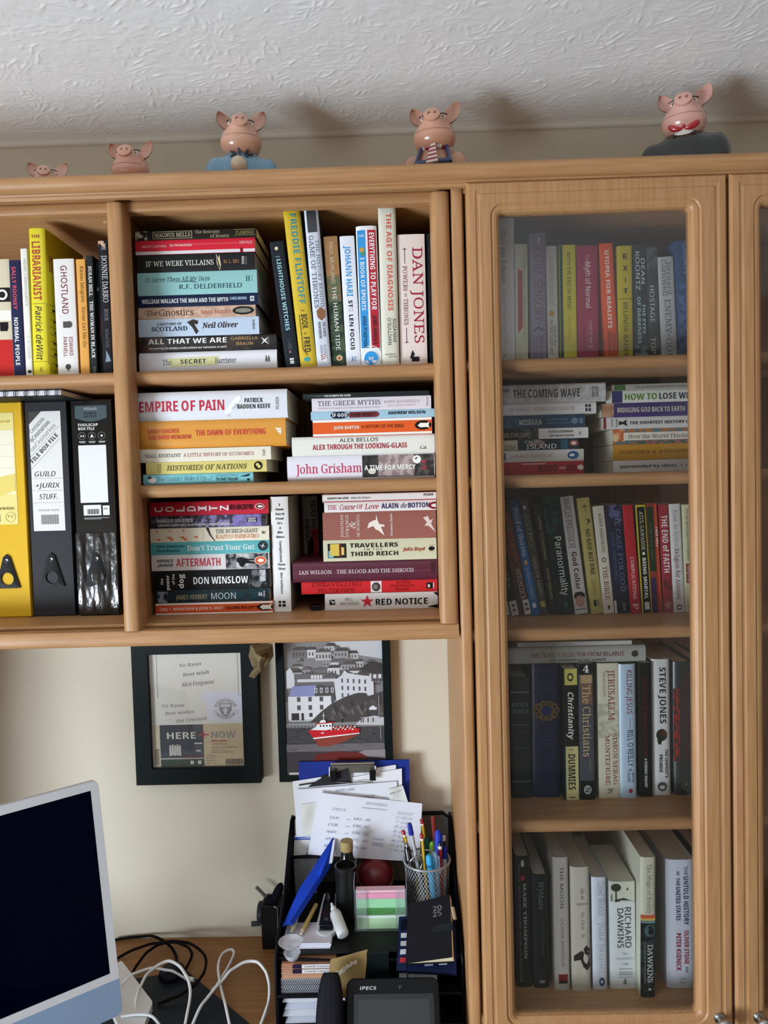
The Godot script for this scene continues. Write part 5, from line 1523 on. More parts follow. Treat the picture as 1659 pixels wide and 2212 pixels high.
func desk_things() -> void:
	# the silver mesh pot: two families of helical wires between a rim and a foot
	var base := Vector3(0.0420, 0.8730, 0.1240)
	var t := thing("pen_pot", "silver wire mesh pot holding pens and pencils", "pen pot", base)
	var hi := 0.098
	var ra := func(y: float) -> float: return lerpf(0.0370, 0.0435, y / hi)
	var w := Build.new().hue("b9bdc1")
	for fam in 2:
		for i in 44:
			var prev := []
			for j in 15:
				var f := j / 14.0
				var a := TAU * i / 44.0 + (1.3 if fam == 0 else -1.3) * f * 1.1
				var r: float = ra.call(f * hi)
				var c := Vector3(cos(a) * r, f * hi, -sin(a) * r)
				var side := Vector3(-sin(a), 0.35 if fam == 0 else -0.35, -cos(a)).normalized() * 0.0008
				var up := Vector3(0, 0.0009, 0)
				var now := [c - side, c + side]
				if prev.size():
					w.quad(prev[0], prev[1], now[1], now[0])
				prev = now
	stuff(obj("wire_mesh", w, M.silver, t))
	var rim := []
	var foot := []
	for i in 41:
		rim.append(Vector3(cos(TAU * i / 40) * 0.0437, hi, sin(TAU * i / 40) * 0.0437)); foot.append(Vector3(cos(TAU * i / 40) * 0.0370, 0.002, sin(TAU * i / 40) * 0.0370))
	obj("rim", Build.new().hue("a4a8ac").tube(rim, 0.0022, 8), M.silver, t)
	obj("foot", Build.new().hue("8d9296").tube(foot, 0.0020, 8).lathe([Vector2(0, 0.0006), Vector2(0.037, 0.0006), Vector2(0.037, 0.0016), Vector2(0, 0.0016)], 28), M.metal, t)
	var P := func(dx: float, dz: float) -> Vector3: return base + Vector3(dx, 0.004, dz)
	pencil(P.call(-0.010, 0.004), Vector3(-0.0022, 1.0226, 0.1120), "pencil", "striped yellow and black pencil leaning left in the pot")
	pencil(P.call(-0.004, 0.010), Vector3(0.0105, 1.0405, 0.1220), "biro", "clear ballpoint pen with a dark blue cap", "ballpoint pen")
	pencil(P.call(0.012, -0.020), Vector3(0.0343, 1.0323, 0.0880), "pencil", "tallest striped pencil with a red dipped end")
	pencil(P.call(0.000, 0.014), Vector3(0.0325, 1.0244, 0.1320), "pencil", "striped pencil standing upright at the front of the pot")
	pencil(P.call(0.022, -0.022), Vector3(0.0569, 1.0355, 0.0860), "red", "plain dark red pencil with a flat cut top")
	pencil(P.call(-0.022, 0.014), Vector3(0.0049, 1.0007, 0.1280), "black", "thick black clip pen at the left of the pot", "clip pen")
	pencil(P.call(0.014, 0.016), Vector3(0.0448, 0.9934, 0.1500), "3fa4d8", "sky blue capped felt pen at the front rim", "felt pen")
	pencil(P.call(0.020, 0.010), Vector3(0.0556, 0.9934, 0.1420), "8fb8e0", "pale blue felt pen beside the sky blue one", "felt pen")
	pencil(P.call(0.018, -0.006), Vector3(0.0649, 1.0222, 0.1140), "2f43b8", "royal blue pen with a long tapered cap", "capped pen")
	pencil(P.call(0.026, 0.006), Vector3(0.0670, 1.0058, 0.1300), "red_tip", "red pencil with a white band and black tip")
	pencil(P.call(0.010, -0.010), Vector3(0.0541, 0.9949, 0.1040), "86b83c", "lime green highlighter in the middle of the pot", "highlighter")
	pencil(P.call(0.003, -0.014), Vector3(0.0439, 1.0012, 0.0980), "1c4a3a", "dark green pen behind the lime highlighter", "green pen")
	pencil(P.call(0.027, -0.014), Vector3(0.0758, 1.0044, 0.1020), "white_end", "black and white mechanical pencil with an eraser end")
	pencil(P.call(0.030, 0.000), Vector3(0.0770, 0.9925, 0.1200), "biro", "short ballpoint with a blue cap at the right rim", "ballpoint pen")
	# scissors: two rings and the blades below them
	var so: Vector3 = Vector3(0.0213, 0.9692, 0.1400)
	var sc := thing("scissors", "scissors with silver ring handles in the pot", "scissors", so)
	for k in 2:
		var ring := []
		for i in 25: ring.append(Vector3(cos(TAU * i / 24) * 0.0110, sin(TAU * i / 24) * 0.0125, 0) + Vector3(0.0 if k == 0 else 0.021, 0.0 if k == 0 else 0.007, -0.004 if k == 0 else -0.016))
		obj("ring_handle", Build.new().hue("c4c6c8").tube(ring, 0.0017, 8), M.metal, sc)
	obj("blade", Build.new().hue("a8abae").hexa([Vector3(0.004, -0.012, -0.004), Vector3(0.012, -0.010, -0.006), Vector3(0.020, -0.086, -0.028), Vector3(0.016, -0.086, -0.028)], [Vector3(0.004, -0.012, -0.006), Vector3(0.012, -0.010, -0.008), Vector3(0.020, -0.086, -0.030), Vector3(0.016, -0.086, -0.030)]), M.metal, sc)
	# the cricket ball
	var cr := thing("cricket_ball", "dark red cricket ball with rows of gold stitching", "ball", Vector3(-0.0582, 0.8718, 0.0605))
	obj("leather", Build.new().hue("74242c").ball(Vector3(0, 0.0365, 0), Vector3.ONE * 0.0362, 40), M.jacket, cr)
	var tilt := Basis(Vector3.RIGHT, 0.62)
	var stitch := Build.new().hue("d0a850")
	for row in [-0.0062, -0.0036, 0.0036, 0.0062]:
		var rr := sqrt(0.0364 * 0.0364 - row * row)
		for i in 84:
			var a := TAU * i / 84
			var b := a + 0.036
			stitch.tube([Vector3(0, 0.0365, 0) + tilt * Vector3(cos(a) * rr, row, sin(a) * rr), Vector3(0, 0.0365, 0) + tilt * Vector3(cos(b) * rr, row + 0.0004, sin(b) * rr)], 0.00045, 4)
	obj("stitching", stitch, M.card, cr)
	var seam := []
	for i in 61: seam.append(Vector3(0, 0.0365, 0) + tilt * Vector3(cos(TAU * i / 60) * 0.0363, 0, sin(TAU * i / 60) * 0.0363))
	obj("seam", Build.new().hue("43141a").tube(seam, 0.0007, 6), M.jacket, cr)
	# the clear note holder and its pads
	var mx0: float = -0.0915
	var mx1: float = -0.0001
	var nh := thing("note_holder", "clear plastic holder round the sticky note pads", "note holder", Vector3((mx0 + mx1) * 0.5, 0.8718, 0.150))
	var hw := (mx1 - mx0) * 0.5
	var ac := Build.new()
	ac.box(Vector3(-hw - 0.0025, 0, -0.052), Vector3(hw + 0.0025, 0.0012, 0.0365))
	for s in [-1.0, 1.0]:
		ac.box(Vector3(s * (hw + 0.0018) - 0.0007, 0.0012, -0.052), Vector3(s * (hw + 0.0018) + 0.0007, 0.094, 0.0365))
		ac.box(Vector3(minf(s * (hw + 0.001), s * (hw - 0.018)), 0.0012, 0.0345), Vector3(maxf(s * (hw + 0.001), s * (hw - 0.018)), 0.076, 0.0362))
	obj("clear_wall", ac, M.clear, nh)
	var rims := Build.new().hue("a8b0b4")
	for s in [-1.0, 1.0]: rims.tube([Vector3(s * (hw + 0.0018), 0.094, -0.050), Vector3(s * (hw + 0.0018), 0.094, 0.0355), Vector3(s * (hw + 0.0018), 0.077, 0.0362), Vector3(s * (hw - 0.016), 0.077, 0.0362), Vector3(s * (hw - 0.0185), 0.073, 0.0362), Vector3(s * (hw - 0.0185), 0.003, 0.0362)], 0.0005, 5)
	obj("edge", rims, M.gloss, nh)
	var y := 0.8732
	for e in [[0.0205, "b9dcae", "pale green sticky note pad lowest in the holder", 0.0], [0.0050, "dfeee0", "white green sticky note pad second in the holder", 0.001], [0.0140, "7cc47c", "mid green sticky note pad in the holder middle", -0.003], [0.0170, "9cd6a8", "light green sticky note pad under the pink ones", 0.0], [0.0100, "e59ab4", "rose pink sticky note pad second from the top", 0.0005], [0.0050, "eec4d2", "pale pink sticky note pad topmost in the holder", -0.001]]:
		var n := thing("note_pad", e[2], "note pad", Vector3((mx0 + mx1) * 0.5, y, 0.146), "sticky note pads in the holder")
		var b := Build.new().hue(e[1]).box(Vector3(-hw + 0.001, 0, 0.020), Vector3(hw - 0.001, e[0] - 0.0002, 0.036 + e[3]), 0.0004)
		b.hue(Color.html(e[1]).darkened(0.10).to_html(false))
		for i in int(e[0] / 0.0024): b.box(Vector3(-hw + 0.001, 0.0012 + i * 0.0024, 0.0355), Vector3(hw - 0.0012, 0.0014 + i * 0.0024, 0.0362 + e[3]))
		obj("sheets", b, M.paper, n)
		y += e[0]
	# the black cylinder with a cork-coloured stopper behind its rim
	var cy := thing("black_flask", "tall black cylinder with a beige stopper behind its rim", "flask", Vector3(-0.1109, 0.8718, 0.146))
	obj("tube", Build.new().hue("17181a").lathe([Vector2(0, 0), Vector2(0.0190, 0), Vector2(0.0196, 0.002), Vector2(0.0198, 0.094), Vector2(0.0208, 0.096), Vector2(0.0208, 0.102), Vector2(0.0178, 0.103), Vector2(0.0172, 0.090), Vector2(0, 0.088)], 32), M.jacket, cy)
	var bt := thing("small_bottle", "small dark bottle with a round beige cap", "bottle", Vector3(-0.1110, 0.8718, 0.104))
	obj("bottle", Build.new().hue("201d1c").lathe([Vector2(0, 0), Vector2(0.0150, 0), Vector2(0.0155, 0.004), Vector2(0.0155, 0.088), Vector2(0.0120, 0.100), Vector2(0.0116, 0.110)], 24), M.gloss, bt)
	obj("cap", Build.new().hue("a08c5c").lathe([Vector2(0.0120, 0.110), Vector2(0.0124, 0.112), Vector2(0.0124, 0.127), Vector2(0.0116, 0.1285), Vector2(0, 0.1287)], 24), M.plastic, bt)
	# the leaning blue wallet
	var A: Vector3 = Vector3(-0.1423, 0.9875, 0.0700)
	var B: Vector3 = Vector3(-0.1507, 0.9523, 0.1000)
	var L: Vector3 = Vector3(-0.2011, 0.9255, 0.1400)
	var N: Vector3 = Vector3(-0.1797, 0.9291, 0.1580)
	var C: Vector3 = Vector3(-0.2085, 0.9081, 0.2150)
	var D: Vector3 = Vector3(-0.2228, 0.8968, 0.2100)
	var off := Vector3(0.0075, -0.006, -0.004)
	var bo := D
	var bw := thing("blue_wallet", "long bright blue wallet leaning across the left compartment", "wallet", bo)
	var wb := Build.new().hue("1e46c0")
	wb.hexa([A - bo, B - bo, N - bo, L - bo], [A - bo + Vector3(0.006, 0, -0.012), B - bo + off, N - bo + off, L - bo + Vector3(0.004, -0.004, -0.014)])
	wb.hexa([L - bo, N - bo, C - bo, D - bo], [L - bo + Vector3(0.004, -0.004, -0.014), N - bo + off, C - bo + off, D - bo + Vector3(0.004, -0.004, -0.010)])
	obj("case", wb, M.card, bw)
	obj("papers", Build.new().hue("d4d8e4").hexa([A - bo + Vector3(0.002, -0.003, 0.0), B - bo + Vector3(0.004, 0.001, 0.0), B - bo + Vector3(0.010, 0.002, 0.0), A - bo + Vector3(0.006, -0.002, 0.0)], [A - bo + Vector3(0.004, -0.003, -0.01), B - bo + Vector3(0.006, 0.001, -0.01), B - bo + Vector3(0.012, 0.002, -0.01), A - bo + Vector3(0.008, -0.002, -0.01)]), M.paper, bw)
	# loose paper under the stapler
	var sl := thing("paper_pad", "white pad of loose paper under the stapler", "paper pad", Vector3(-0.178, 0.8718, 0.200))
	var pb := Build.new().hue("dcdce8")
	for i in 4: pb.box(Vector3(-0.040 - 0.001 * (i % 2), i * 0.0022, -0.03), Vector3(0.043 + 0.001 * (i % 3), i * 0.0022 + 0.0020, 0.034 - 0.0008 * i))
	obj("sheets", pb, M.paper, sl)
	# the stapler, lying with its nose towards the room
	var nose: Vector3 = Vector3(-0.1449, 0.8817, 0.2140)
	var tail: Vector3 = Vector3(-0.1434, 0.8983, 0.1100)
	var sd := (nose - tail)
	var st := thing("stapler", "black and silver stapler lying nose first on the pad", "stapler", tail)
	var sn := sd.normalized()
	var sr := Vector3.UP.cross(sn).normalized()
	st.basis = Basis(sr, sn.cross(sr), sn)
	var sl2 := sd.length()
	var outl := []
	var top := Build.new().hue("141517")
	for i in 13:
		var f := i / 12.0
		var wd := lerpf(0.0080, 0.0142, pow(f, 0.7))
		var hh := 0.010 + 0.010 * sin(PI * clampf(f * 1.1, 0, 1))
		var ring := []
		for j in 17:
			var a := PI * j / 16
			ring.append(Vector3(cos(a) * wd, 0.004 + sin(a) * hh, f * sl2 * 0.80))
		if outl.size():
			for j in 16: top.quad(outl[j], ring[j], ring[j + 1], outl[j + 1])
		outl = ring
	for j in 15: top.tri(outl[0], outl[j + 1], outl[j + 2])
	obj("arm", top, M.gloss, st)
	var bs := Build.new().hue("d4d6d8")
	var shp := PackedVector2Array()
	for i in 17:
		var a := PI * i / 16
		shp.append(Vector2(cos(a) * 0.0195, sl2 - 0.0195 + sin(a) * 0.0195))
	shp.append(Vector2(-0.013, 0)); shp.append(Vector2(0.013, 0))
	bs.xf = Transform3D(Basis(Vector3(1, 0, 0), Vector3(0, 0, 1), Vector3(0, -1, 0)), Vector3.ZERO)
	bs.extrude(shp, -0.002, 0.006)
	obj("base_plate", bs, M.gloss, st)
	obj("anvil", Build.new().hue("1a1b1d").box(Vector3(-0.0125, 0.0021, sl2 * 0.80), Vector3(0.0125, 0.0040, sl2 - 0.009), 0.001), M.gloss, st)
	# the white glue bottle, base towards the room
	var gb: Vector3 = Vector3(-0.1123, 0.8842, 0.2175)
	var gd: Vector3 = (Vector3(-0.1306, 0.9040, 0.1780) - gb).normalized()
	var gl := thing("glue_bottle", "small white bottle propped base first beside the stapler", "bottle", gb)
	var gx := gd.cross(Vector3.BACK).normalized()
	gl.basis = Basis(gx, gd, gx.cross(gd))
	obj("body", Build.new().hue("d5d8d8").lathe([Vector2(0, 0.001), Vector2(0.0090, 0.0), Vector2(0.0106, 0.0015), Vector2(0.0106, 0.042), Vector2(0.0085, 0.048), Vector2(0.0055, 0.050)], 28), M.plastic, gl)
	obj("nozzle", Build.new().hue("e4e6e6").lathe([Vector2(0.0055, 0.050), Vector2(0.0050, 0.056), Vector2(0.0028, 0.060), Vector2(0.0020, 0.066), Vector2(0, 0.066)], 18), M.plastic, gl)
	for q in [[Vector3(-0.2053, 0.8894, 0.2000), Vector3(0.006, 0.010, -0.05), "cream marker end showing beneath the blue wallet", "d9d4c0", 0.0052], [Vector3(-0.1864, 0.8870, 0.2050), Vector3(0.018, 0.012, -0.06), "brass coloured pen tip between wallet and stapler", "c8b06c", 0.0040]]:
		var mk := thing("marker", q[2], "marker", q[0])
		obj("barrel", Build.new().hue(q[3]).tube([Vector3.ZERO, q[1]], q[4], 12), M.plastic, mk)
		obj("tip", Build.new().hue("e8e2c4").tube([-(q[1] as Vector3).normalized() * 0.008, Vector3.ZERO], q[4] * 0.5, 10, q[4] * 0.9), M.plastic, mk)
	# two clear domes at the front edge
	for q in [[Vector3(-0.1989, 0.9057, 0.2660), 0.0205, 0.0060, "upper clear plastic dome at the organiser front edge"], [Vector3(-0.1955, 0.8927, 0.2760), 0.0140, 0.0085, "lower clear plastic dome below the first one"]]:
		var dm := thing("clear_dome", q[3], "plastic dome", q[0])
		obj("dome", Build.new().lathe([Vector2(0, -q[2] * 1.6), Vector2(q[1] * 0.55, -q[2] * 1.35), Vector2(q[1] * 0.85, -q[2] * 0.7), Vector2(q[1], 0), Vector2(q[1] * 1.04, 0.0006), Vector2(q[1] * 0.97, 0.0008), Vector2(q[1] * 0.80, -q[2] * 0.6), Vector2(q[1] * 0.5, -q[2] * 1.2), Vector2(0, -q[2] * 1.45)], 32), M.frost, dm)
	# the crank sharpener by the wall
	var cs := thing("crank_sharpener", "black hand crank sharpener box with a lever and rods", "sharpener", Vector3(-0.2720, 0.7502, 0.0020))
	obj("body", Build.new().hue("17181a").box(Vector3(-0.0205, 0, 0), Vector3(0.0230, 0.090, 0.045), 0.002), M.plastic, cs)
	obj("dial", Build.new().hue("2c2e30").at(Vector3(-0.0205, 0.066, 0.024), Basis(Vector3.BACK, PI * 0.5)).lathe([Vector2(0, 0), Vector2(0.021, 0), Vector2(0.021, 0.007), Vector2(0.018, 0.0095), Vector2(0, 0.0095)], 28), M.plastic, cs)
	obj("crank_knob", Build.new().hue("3c3e40").tube([Vector3(-0.0245, 0.044, 0.026), Vector3(-0.044, 0.044, 0.028)], 0.0050, 12), M.plastic, cs)
	obj("rod", Build.new().hue("8a8c8c").tube([Vector3(-0.010, 0.096, 0.026), Vector3(-0.033, 0.118, 0.022)], 0.0034, 10), M.metal, cs)
	obj("bent_rod", Build.new().hue("b9bbbc").tube([Vector3(0.006, 0.090, 0.0462), Vector3(0.012, 0.0885, 0.0470), Vector3(0.0145, 0.084, 0.0470), Vector3(0.0130, 0.046, 0.0470)], 0.0014, 8), M.metal, cs)
	var lv := Build.new().hue("131416")
	lv.ball(Vector3(0.012, 0.110, 0.034), Vector3(0.0095, 0.024, 0.0075), 20, Basis(Vector3.BACK, -0.42))
	lv.ball(Vector3(-0.002, 0.094, 0.030), Vector3(0.013, 0.010, 0.010), 16)
	obj("lever", lv, M.rubber, cs)
	# a calculator with the diary lying on it, both propped up against the pot
	var a0: Vector3 = Vector3(-0.0128, 0.9112, 0.2080)
	var a1: Vector3 = Vector3(0.0890, 0.9160, 0.2080)
	var a2: Vector3 = Vector3(0.0822, 0.8554, 0.2830)
	var a3: Vector3 = Vector3(-0.0192, 0.8636, 0.2830)
	var ca := thing("calculator", "navy calculator tilted beneath the diary", "calculator", a3)
	var dn := (a3 - a0).cross(a1 - a0).normalized()
	var hx := func(k: Array, s: float, e: float) -> Array:
		var r := []
		for p in k: r.append(p - a3 + dn * s)
		return r
	obj("case", Build.new().hue("1c2548").hexa(hx.call([a0, a1, a2, a3], 0.0, 0.0), hx.call([a0, a1, a2, a3], -0.008, 0.0)), M.plastic, ca)
	var kx := (a1 - a0).normalized()
	var ky := (a3 - a0).normalized()
	for i in 6:
		var ke := Build.new().hue("9aa0aa" if i > 3 else "b03038" if i == 3 else "c8ccd2")
		var p0 := dn * 0.0006 + kx * (0.048 + 0.024 * (i - 4)) - ky * 0.011
		if i < 4: p0 = a0 - a3 + dn * 0.0006 + kx * 0.0052 + ky * (0.030 + 0.0135 * i)
		var kw := kx * (0.010 if i < 4 else 0.014)
		ke.hexa([p0, p0 + kw, p0 + kw + ky * 0.0075, p0 + ky * 0.0075], [p0 + dn * 0.0018, p0 + kw + dn * 0.0018, p0 + kw + ky * 0.0075 + dn * 0.0018, p0 + ky * 0.0075 + dn * 0.0018])
		obj("key", ke, M.plastic, ca)
	obj("display", Build.new().hue("141a22").hexa([a0 - a3 + dn * 0.0008 + kx * 0.004 + ky * 0.006, a0 - a3 + dn * 0.0008 + kx * 0.030 + ky * 0.006, a0 - a3 + dn * 0.0008 + kx * 0.030 + ky * 0.024, a0 - a3 + dn * 0.0008 + kx * 0.004 + ky * 0.024], [a0 - a3 + kx * 0.004 + ky * 0.006, a0 - a3 + kx * 0.030 + ky * 0.006, a0 - a3 + kx * 0.030 + ky * 0.024, a0 - a3 + kx * 0.004 + ky * 0.024]), M.screen, ca)
	var d0: Vector3 = Vector3(0.0043, 0.9341, 0.2100)
	var d1: Vector3 = Vector3(0.0789, 0.9504, 0.2100)
	var d2: Vector3 = Vector3(0.0754, 0.8890, 0.2900)
	var d3: Vector3 = Vector3(-0.0032, 0.8792, 0.2900)
	var dy := thing("diary", "black pocket diary with a strap and the year on its cover", "diary", d3)
	var en := (d3 - d0).cross(d1 - d0).normalized()
	var sh := func(s: float) -> Array: return [d0 - d3 + en * s, d1 - d3 + en * s, d2 - d3 + en * (s), d3 - d3 + en * s]
	var th := 0.0190
	obj("front_cover", Build.new().hue("1e2024").hexa(sh.call(0.0012), sh.call(0.0)), M.rubber, dy)
	obj("back_cover", Build.new().hue("1e2024").hexa([d0 - d3 - en * 0.004, d1 - d3 - en * th, d2 - d3 - en * th, d3 - d3 - en * 0.004], [d0 - d3 - en * 0.0055, d1 - d3 - en * (th + 0.0015), d2 - d3 - en * (th + 0.0015), d3 - d3 - en * 0.0055]), M.rubber, dy)
	obj("pages", Build.new().hue("e6e0b8").hexa([d0 - d3, d1 - d3, d2 - d3 - (d2 - d1).normalized() * 0.002, d3 - d3 - (d3 - d0).normalized() * 0.002], [d0 - d3 - en * 0.004, d1 - d3 - en * th, d2 - d3 - en * th - (d2 - d1).normalized() * 0.002, d3 - d3 - en * 0.004 - (d3 - d0).normalized() * 0.002]), M.paper, dy)
	var ex := (d1 - d0).normalized()
	var ey := en.cross(ex)
	var dp := Build.new().hue("8d9094")
	for l in [["20", 0.190], ["25", 0.290]]: write(dp, l[0], "s", d0.lerp(d3, l[1]) - d3 + ex * ((d1 - d0).length() * 0.60) + en * 0.0015, ex, ey, 0.0155, 0.0082)
	obj("year", dp, M.plastic, dy)
	var s0: Vector3 = d1.lerp(d2, 0.46) - d3
	obj("strap", Build.new().hue("26282b").hexa([s0 - ex * 0.036 + en * 0.0032, s0 + ex * 0.002 + en * 0.0032, s0 + ex * 0.002 - ey * 0.014 + en * 0.0032, s0 - ex * 0.036 - ey * 0.010 + en * 0.0032], [s0 - ex * 0.036 + en * 0.0012, s0 + ex * 0.002 + en * 0.0012, s0 + ex * 0.002 - ey * 0.014 + en * 0.0012, s0 - ex * 0.036 - ey * 0.010 + en * 0.0012]), M.rubber, dy)
	obj("ribbon", Build.new().hue("101114").tube([Vector3(0.002, 0, 0.001), Vector3(0.003, -0.012, 0.008), Vector3(0.003, -0.024, 0.009)], 0.0012, 6), M.rubber, dy)
	var pl := d1.lerp(d2, 0.22) - d3
	obj("pen_loop", Build.new().hue("a8977c").tube([pl + ex * 0.004, pl + ex * 0.004 - ey * 0.020], 0.0034, 10), M.plastic, dy)
	# the brown envelope and the dark case standing in front of the tray
	var e0: Vector3 = Vector3(-0.1311, 0.8762, 0.2700)
	var e1: Vector3 = Vector3(-0.0674, 0.8921, 0.2700)
	var e2: Vector3 = Vector3(-0.0750, 0.8232, 0.2860)
	var e3: Vector3 = Vector3(-0.1402, 0.8162, 0.2860)
	var c := [e0, e1, e2, e3]
	var ev := sheet("brown_envelope", "brown envelope with white slanted lettering behind the telephone", "envelope", "8c7344", c, "")
	var p := Build.new().hue("e6e2d6")
	var vx := (e1 - e0).normalized()
	var vn: Vector3 = (e3 - e0).cross(e1 - e0).normalized()
	var vy := vn.cross(vx)
	var lx := vx.rotated(vn, 0.30)
	write(p, "#LetItBePay", "bi", e0.lerp(e3, 0.42) - ev.position + vx * 0.012 + vn * 0.002, lx, vn.cross(lx), 0.043, 0.0060)
	p.rect(e0.lerp(e3, 0.50) - ev.position + vx * 0.014 + vn * 0.002, lx * 0.020, vn.cross(lx) * 0.0004)
	obj("writing", p, M.paper, ev)
	var k := thing("dark_case", "slim dark green case standing beside the brown envelope", "case", Vector3(-0.0490, 0.8127, 0.2720))
	obj("case", Build.new().hue("131a18").box(Vector3(-0.0200, -0.04, -0.004), Vector3(0.0180, 0.076, 0.004), 0.001), M.plastic, k)
	var k2 := thing("white_notebook", "pale notebook edge showing under the calculator", "notebook", Vector3(0.0152, 0.8375, 0.2600))
	obj("pages", Build.new().hue("c9cdda").box(Vector3(-0.030, -0.02, -0.002), Vector3(0.035, 0.004, 0.002)), M.paper, k2)
func telephone() -> void:
	# built in its own axes: x across, y up the sloping face, z out of it
	var t := thing("desk_telephone", "black desk telephone with handset and dark screen", "telephone", Vector3(-0.056, 0.7512, 0.395))
	var tilt := deg_to_rad(-38.0)
	var ax := Basis(Vector3.RIGHT, tilt)
	var top: Vector3 = Vector3(-0.0239, 0.8625, 0.3000)
	var o := top - t.position
	var mk := func(called: String, b: Build, m: Material, parent: Node) -> MeshInstance3D:
		var f := Transform3D(ax, o)
		for i in b.v.size():
			b.v[i] = f * b.v[i]; b.n[i] = ax * b.n[i]
		return obj(called, b, m, parent)
	var body := Build.new().hue("191a1c")
	var q := loop(-0.078, 0.0750, -0.126, 0.0, 0.012, 0, 0.0)
	skin(body, [loop(-0.078, 0.0750, -0.126, 0.0, 0.012, -0.001, -0.020), loop(-0.078, 0.0750, -0.126, 0.0, 0.012, 0, -0.018), loop(-0.078, 0.0750, -0.126, 0.0, 0.012, 0, -0.002), loop(-0.078, 0.0750, -0.126, 0.0, 0.012, -0.002, 0.0)])
	var mid := Vector3(0, -0.063, 0.0)
	var ring := loop(-0.078, 0.0750, -0.126, 0.0, 0.012, -0.002, 0.0)
	for i in ring.size():
		body.tri(mid, ring[i], ring[(i + 1) % ring.size()])
		body.tri(mid + Vector3(0, 0, -0.02), ring[(i + 1) % ring.size()] + Vector3(0, 0, -0.02), ring[i] + Vector3(0, 0, -0.02))
	mk.call("body", body, M.plastic, t)
	mk.call("screen_surround", Build.new().hue("101113").box(Vector3(-0.066, -0.122, 0.0), Vector3(0.066, -0.022, 0.0008), 0.0004), M.gloss, t)
	mk.call("screen", Build.new().hue("2e2f31").box(Vector3(-0.058, -0.118, 0.0006), Vector3(0.058, -0.030, 0.0012)), M.jacket, t)
	var p := Build.new().hue("c8cacc")
	write(p, "iPECS", "bi", Vector3(-0.056, -0.014, 0.0012), Vector3.RIGHT, Vector3.UP, 0.0265, 0.0048)
	mk.call("maker_mark", p, M.plastic, t)
	mk.call("camera_dot", Build.new().hue("0c0d0e").ball(Vector3(0.012, -0.013, 0.0004), Vector3(0.0040, 0.0040, 0.0008), 16), M.gloss, t)
	mk.call("cradle", Build.new().hue("141517").box(Vector3(-0.125, -0.128, -0.020), Vector3(-0.079, -0.030, -0.004), 0.003), M.plastic, t)
	mk.call("hook_light", Build.new().hue("e4e6e6").ball(Vector3(-0.087, -0.046, -0.002), Vector3(0.0034, 0.0026, 0.0020), 12), M.plastic, t)
	var hs := Build.new().hue("1b1c1e")
	var prev := []
	for i in 21:   # the handset: a fat rounded bar, thicker at its ends
		var f := i / 20.0
		var end := pow(sin(PI * clampf(f * 0.94 + 0.03, 0.0, 1.0)), 0.25)
		var rx := 0.0225 * end
		var rz := (0.0120 + 0.006 * pow(absf(2.0 * f - 1.0), 2.0)) * end
		var now := []
		for j in 20:
			var a := TAU * j / 20
			now.append(Vector3(-0.104 + signf(cos(a)) * pow(absf(cos(a)), 0.7) * rx, 0.008 - f * 0.140, 0.010 + signf(sin(a)) * pow(absf(sin(a)), 0.8) * rz))
		if prev.size():
			for j in 20: hs.quad(prev[j], now[j], now[(j + 1) % 20], prev[(j + 1) % 20])
		prev = now
	mk.call("handset", hs, M.plastic, t)
	mk.call("stand", Build.new().hue("141517").box(Vector3(-0.06, -0.100, -0.055), Vector3(0.06, -0.060, -0.020), 0.003), M.plastic, t)
func memory_stick() -> void:
	var t := thing("memory_stick", "black memory stick beside the lowest right stack", "memory stick", Vector3(-0.1420, 1.4691, 0.225))
	obj("case", Build.new().hue("141416").box(Vector3(-0.011, 0, -0.016), Vector3(0.011, 0.009, 0.006), 0.003), M.gloss, t)
	obj("loop", Build.new().hue("2a2a2c").tube([Vector3(-0.008, 0.004, 0.006), Vector3(-0.006, 0.004, 0.012), Vector3(0.006, 0.004, 0.012), Vector3(0.008, 0.004, 0.006)], 0.0012, 6), M.plastic, t)

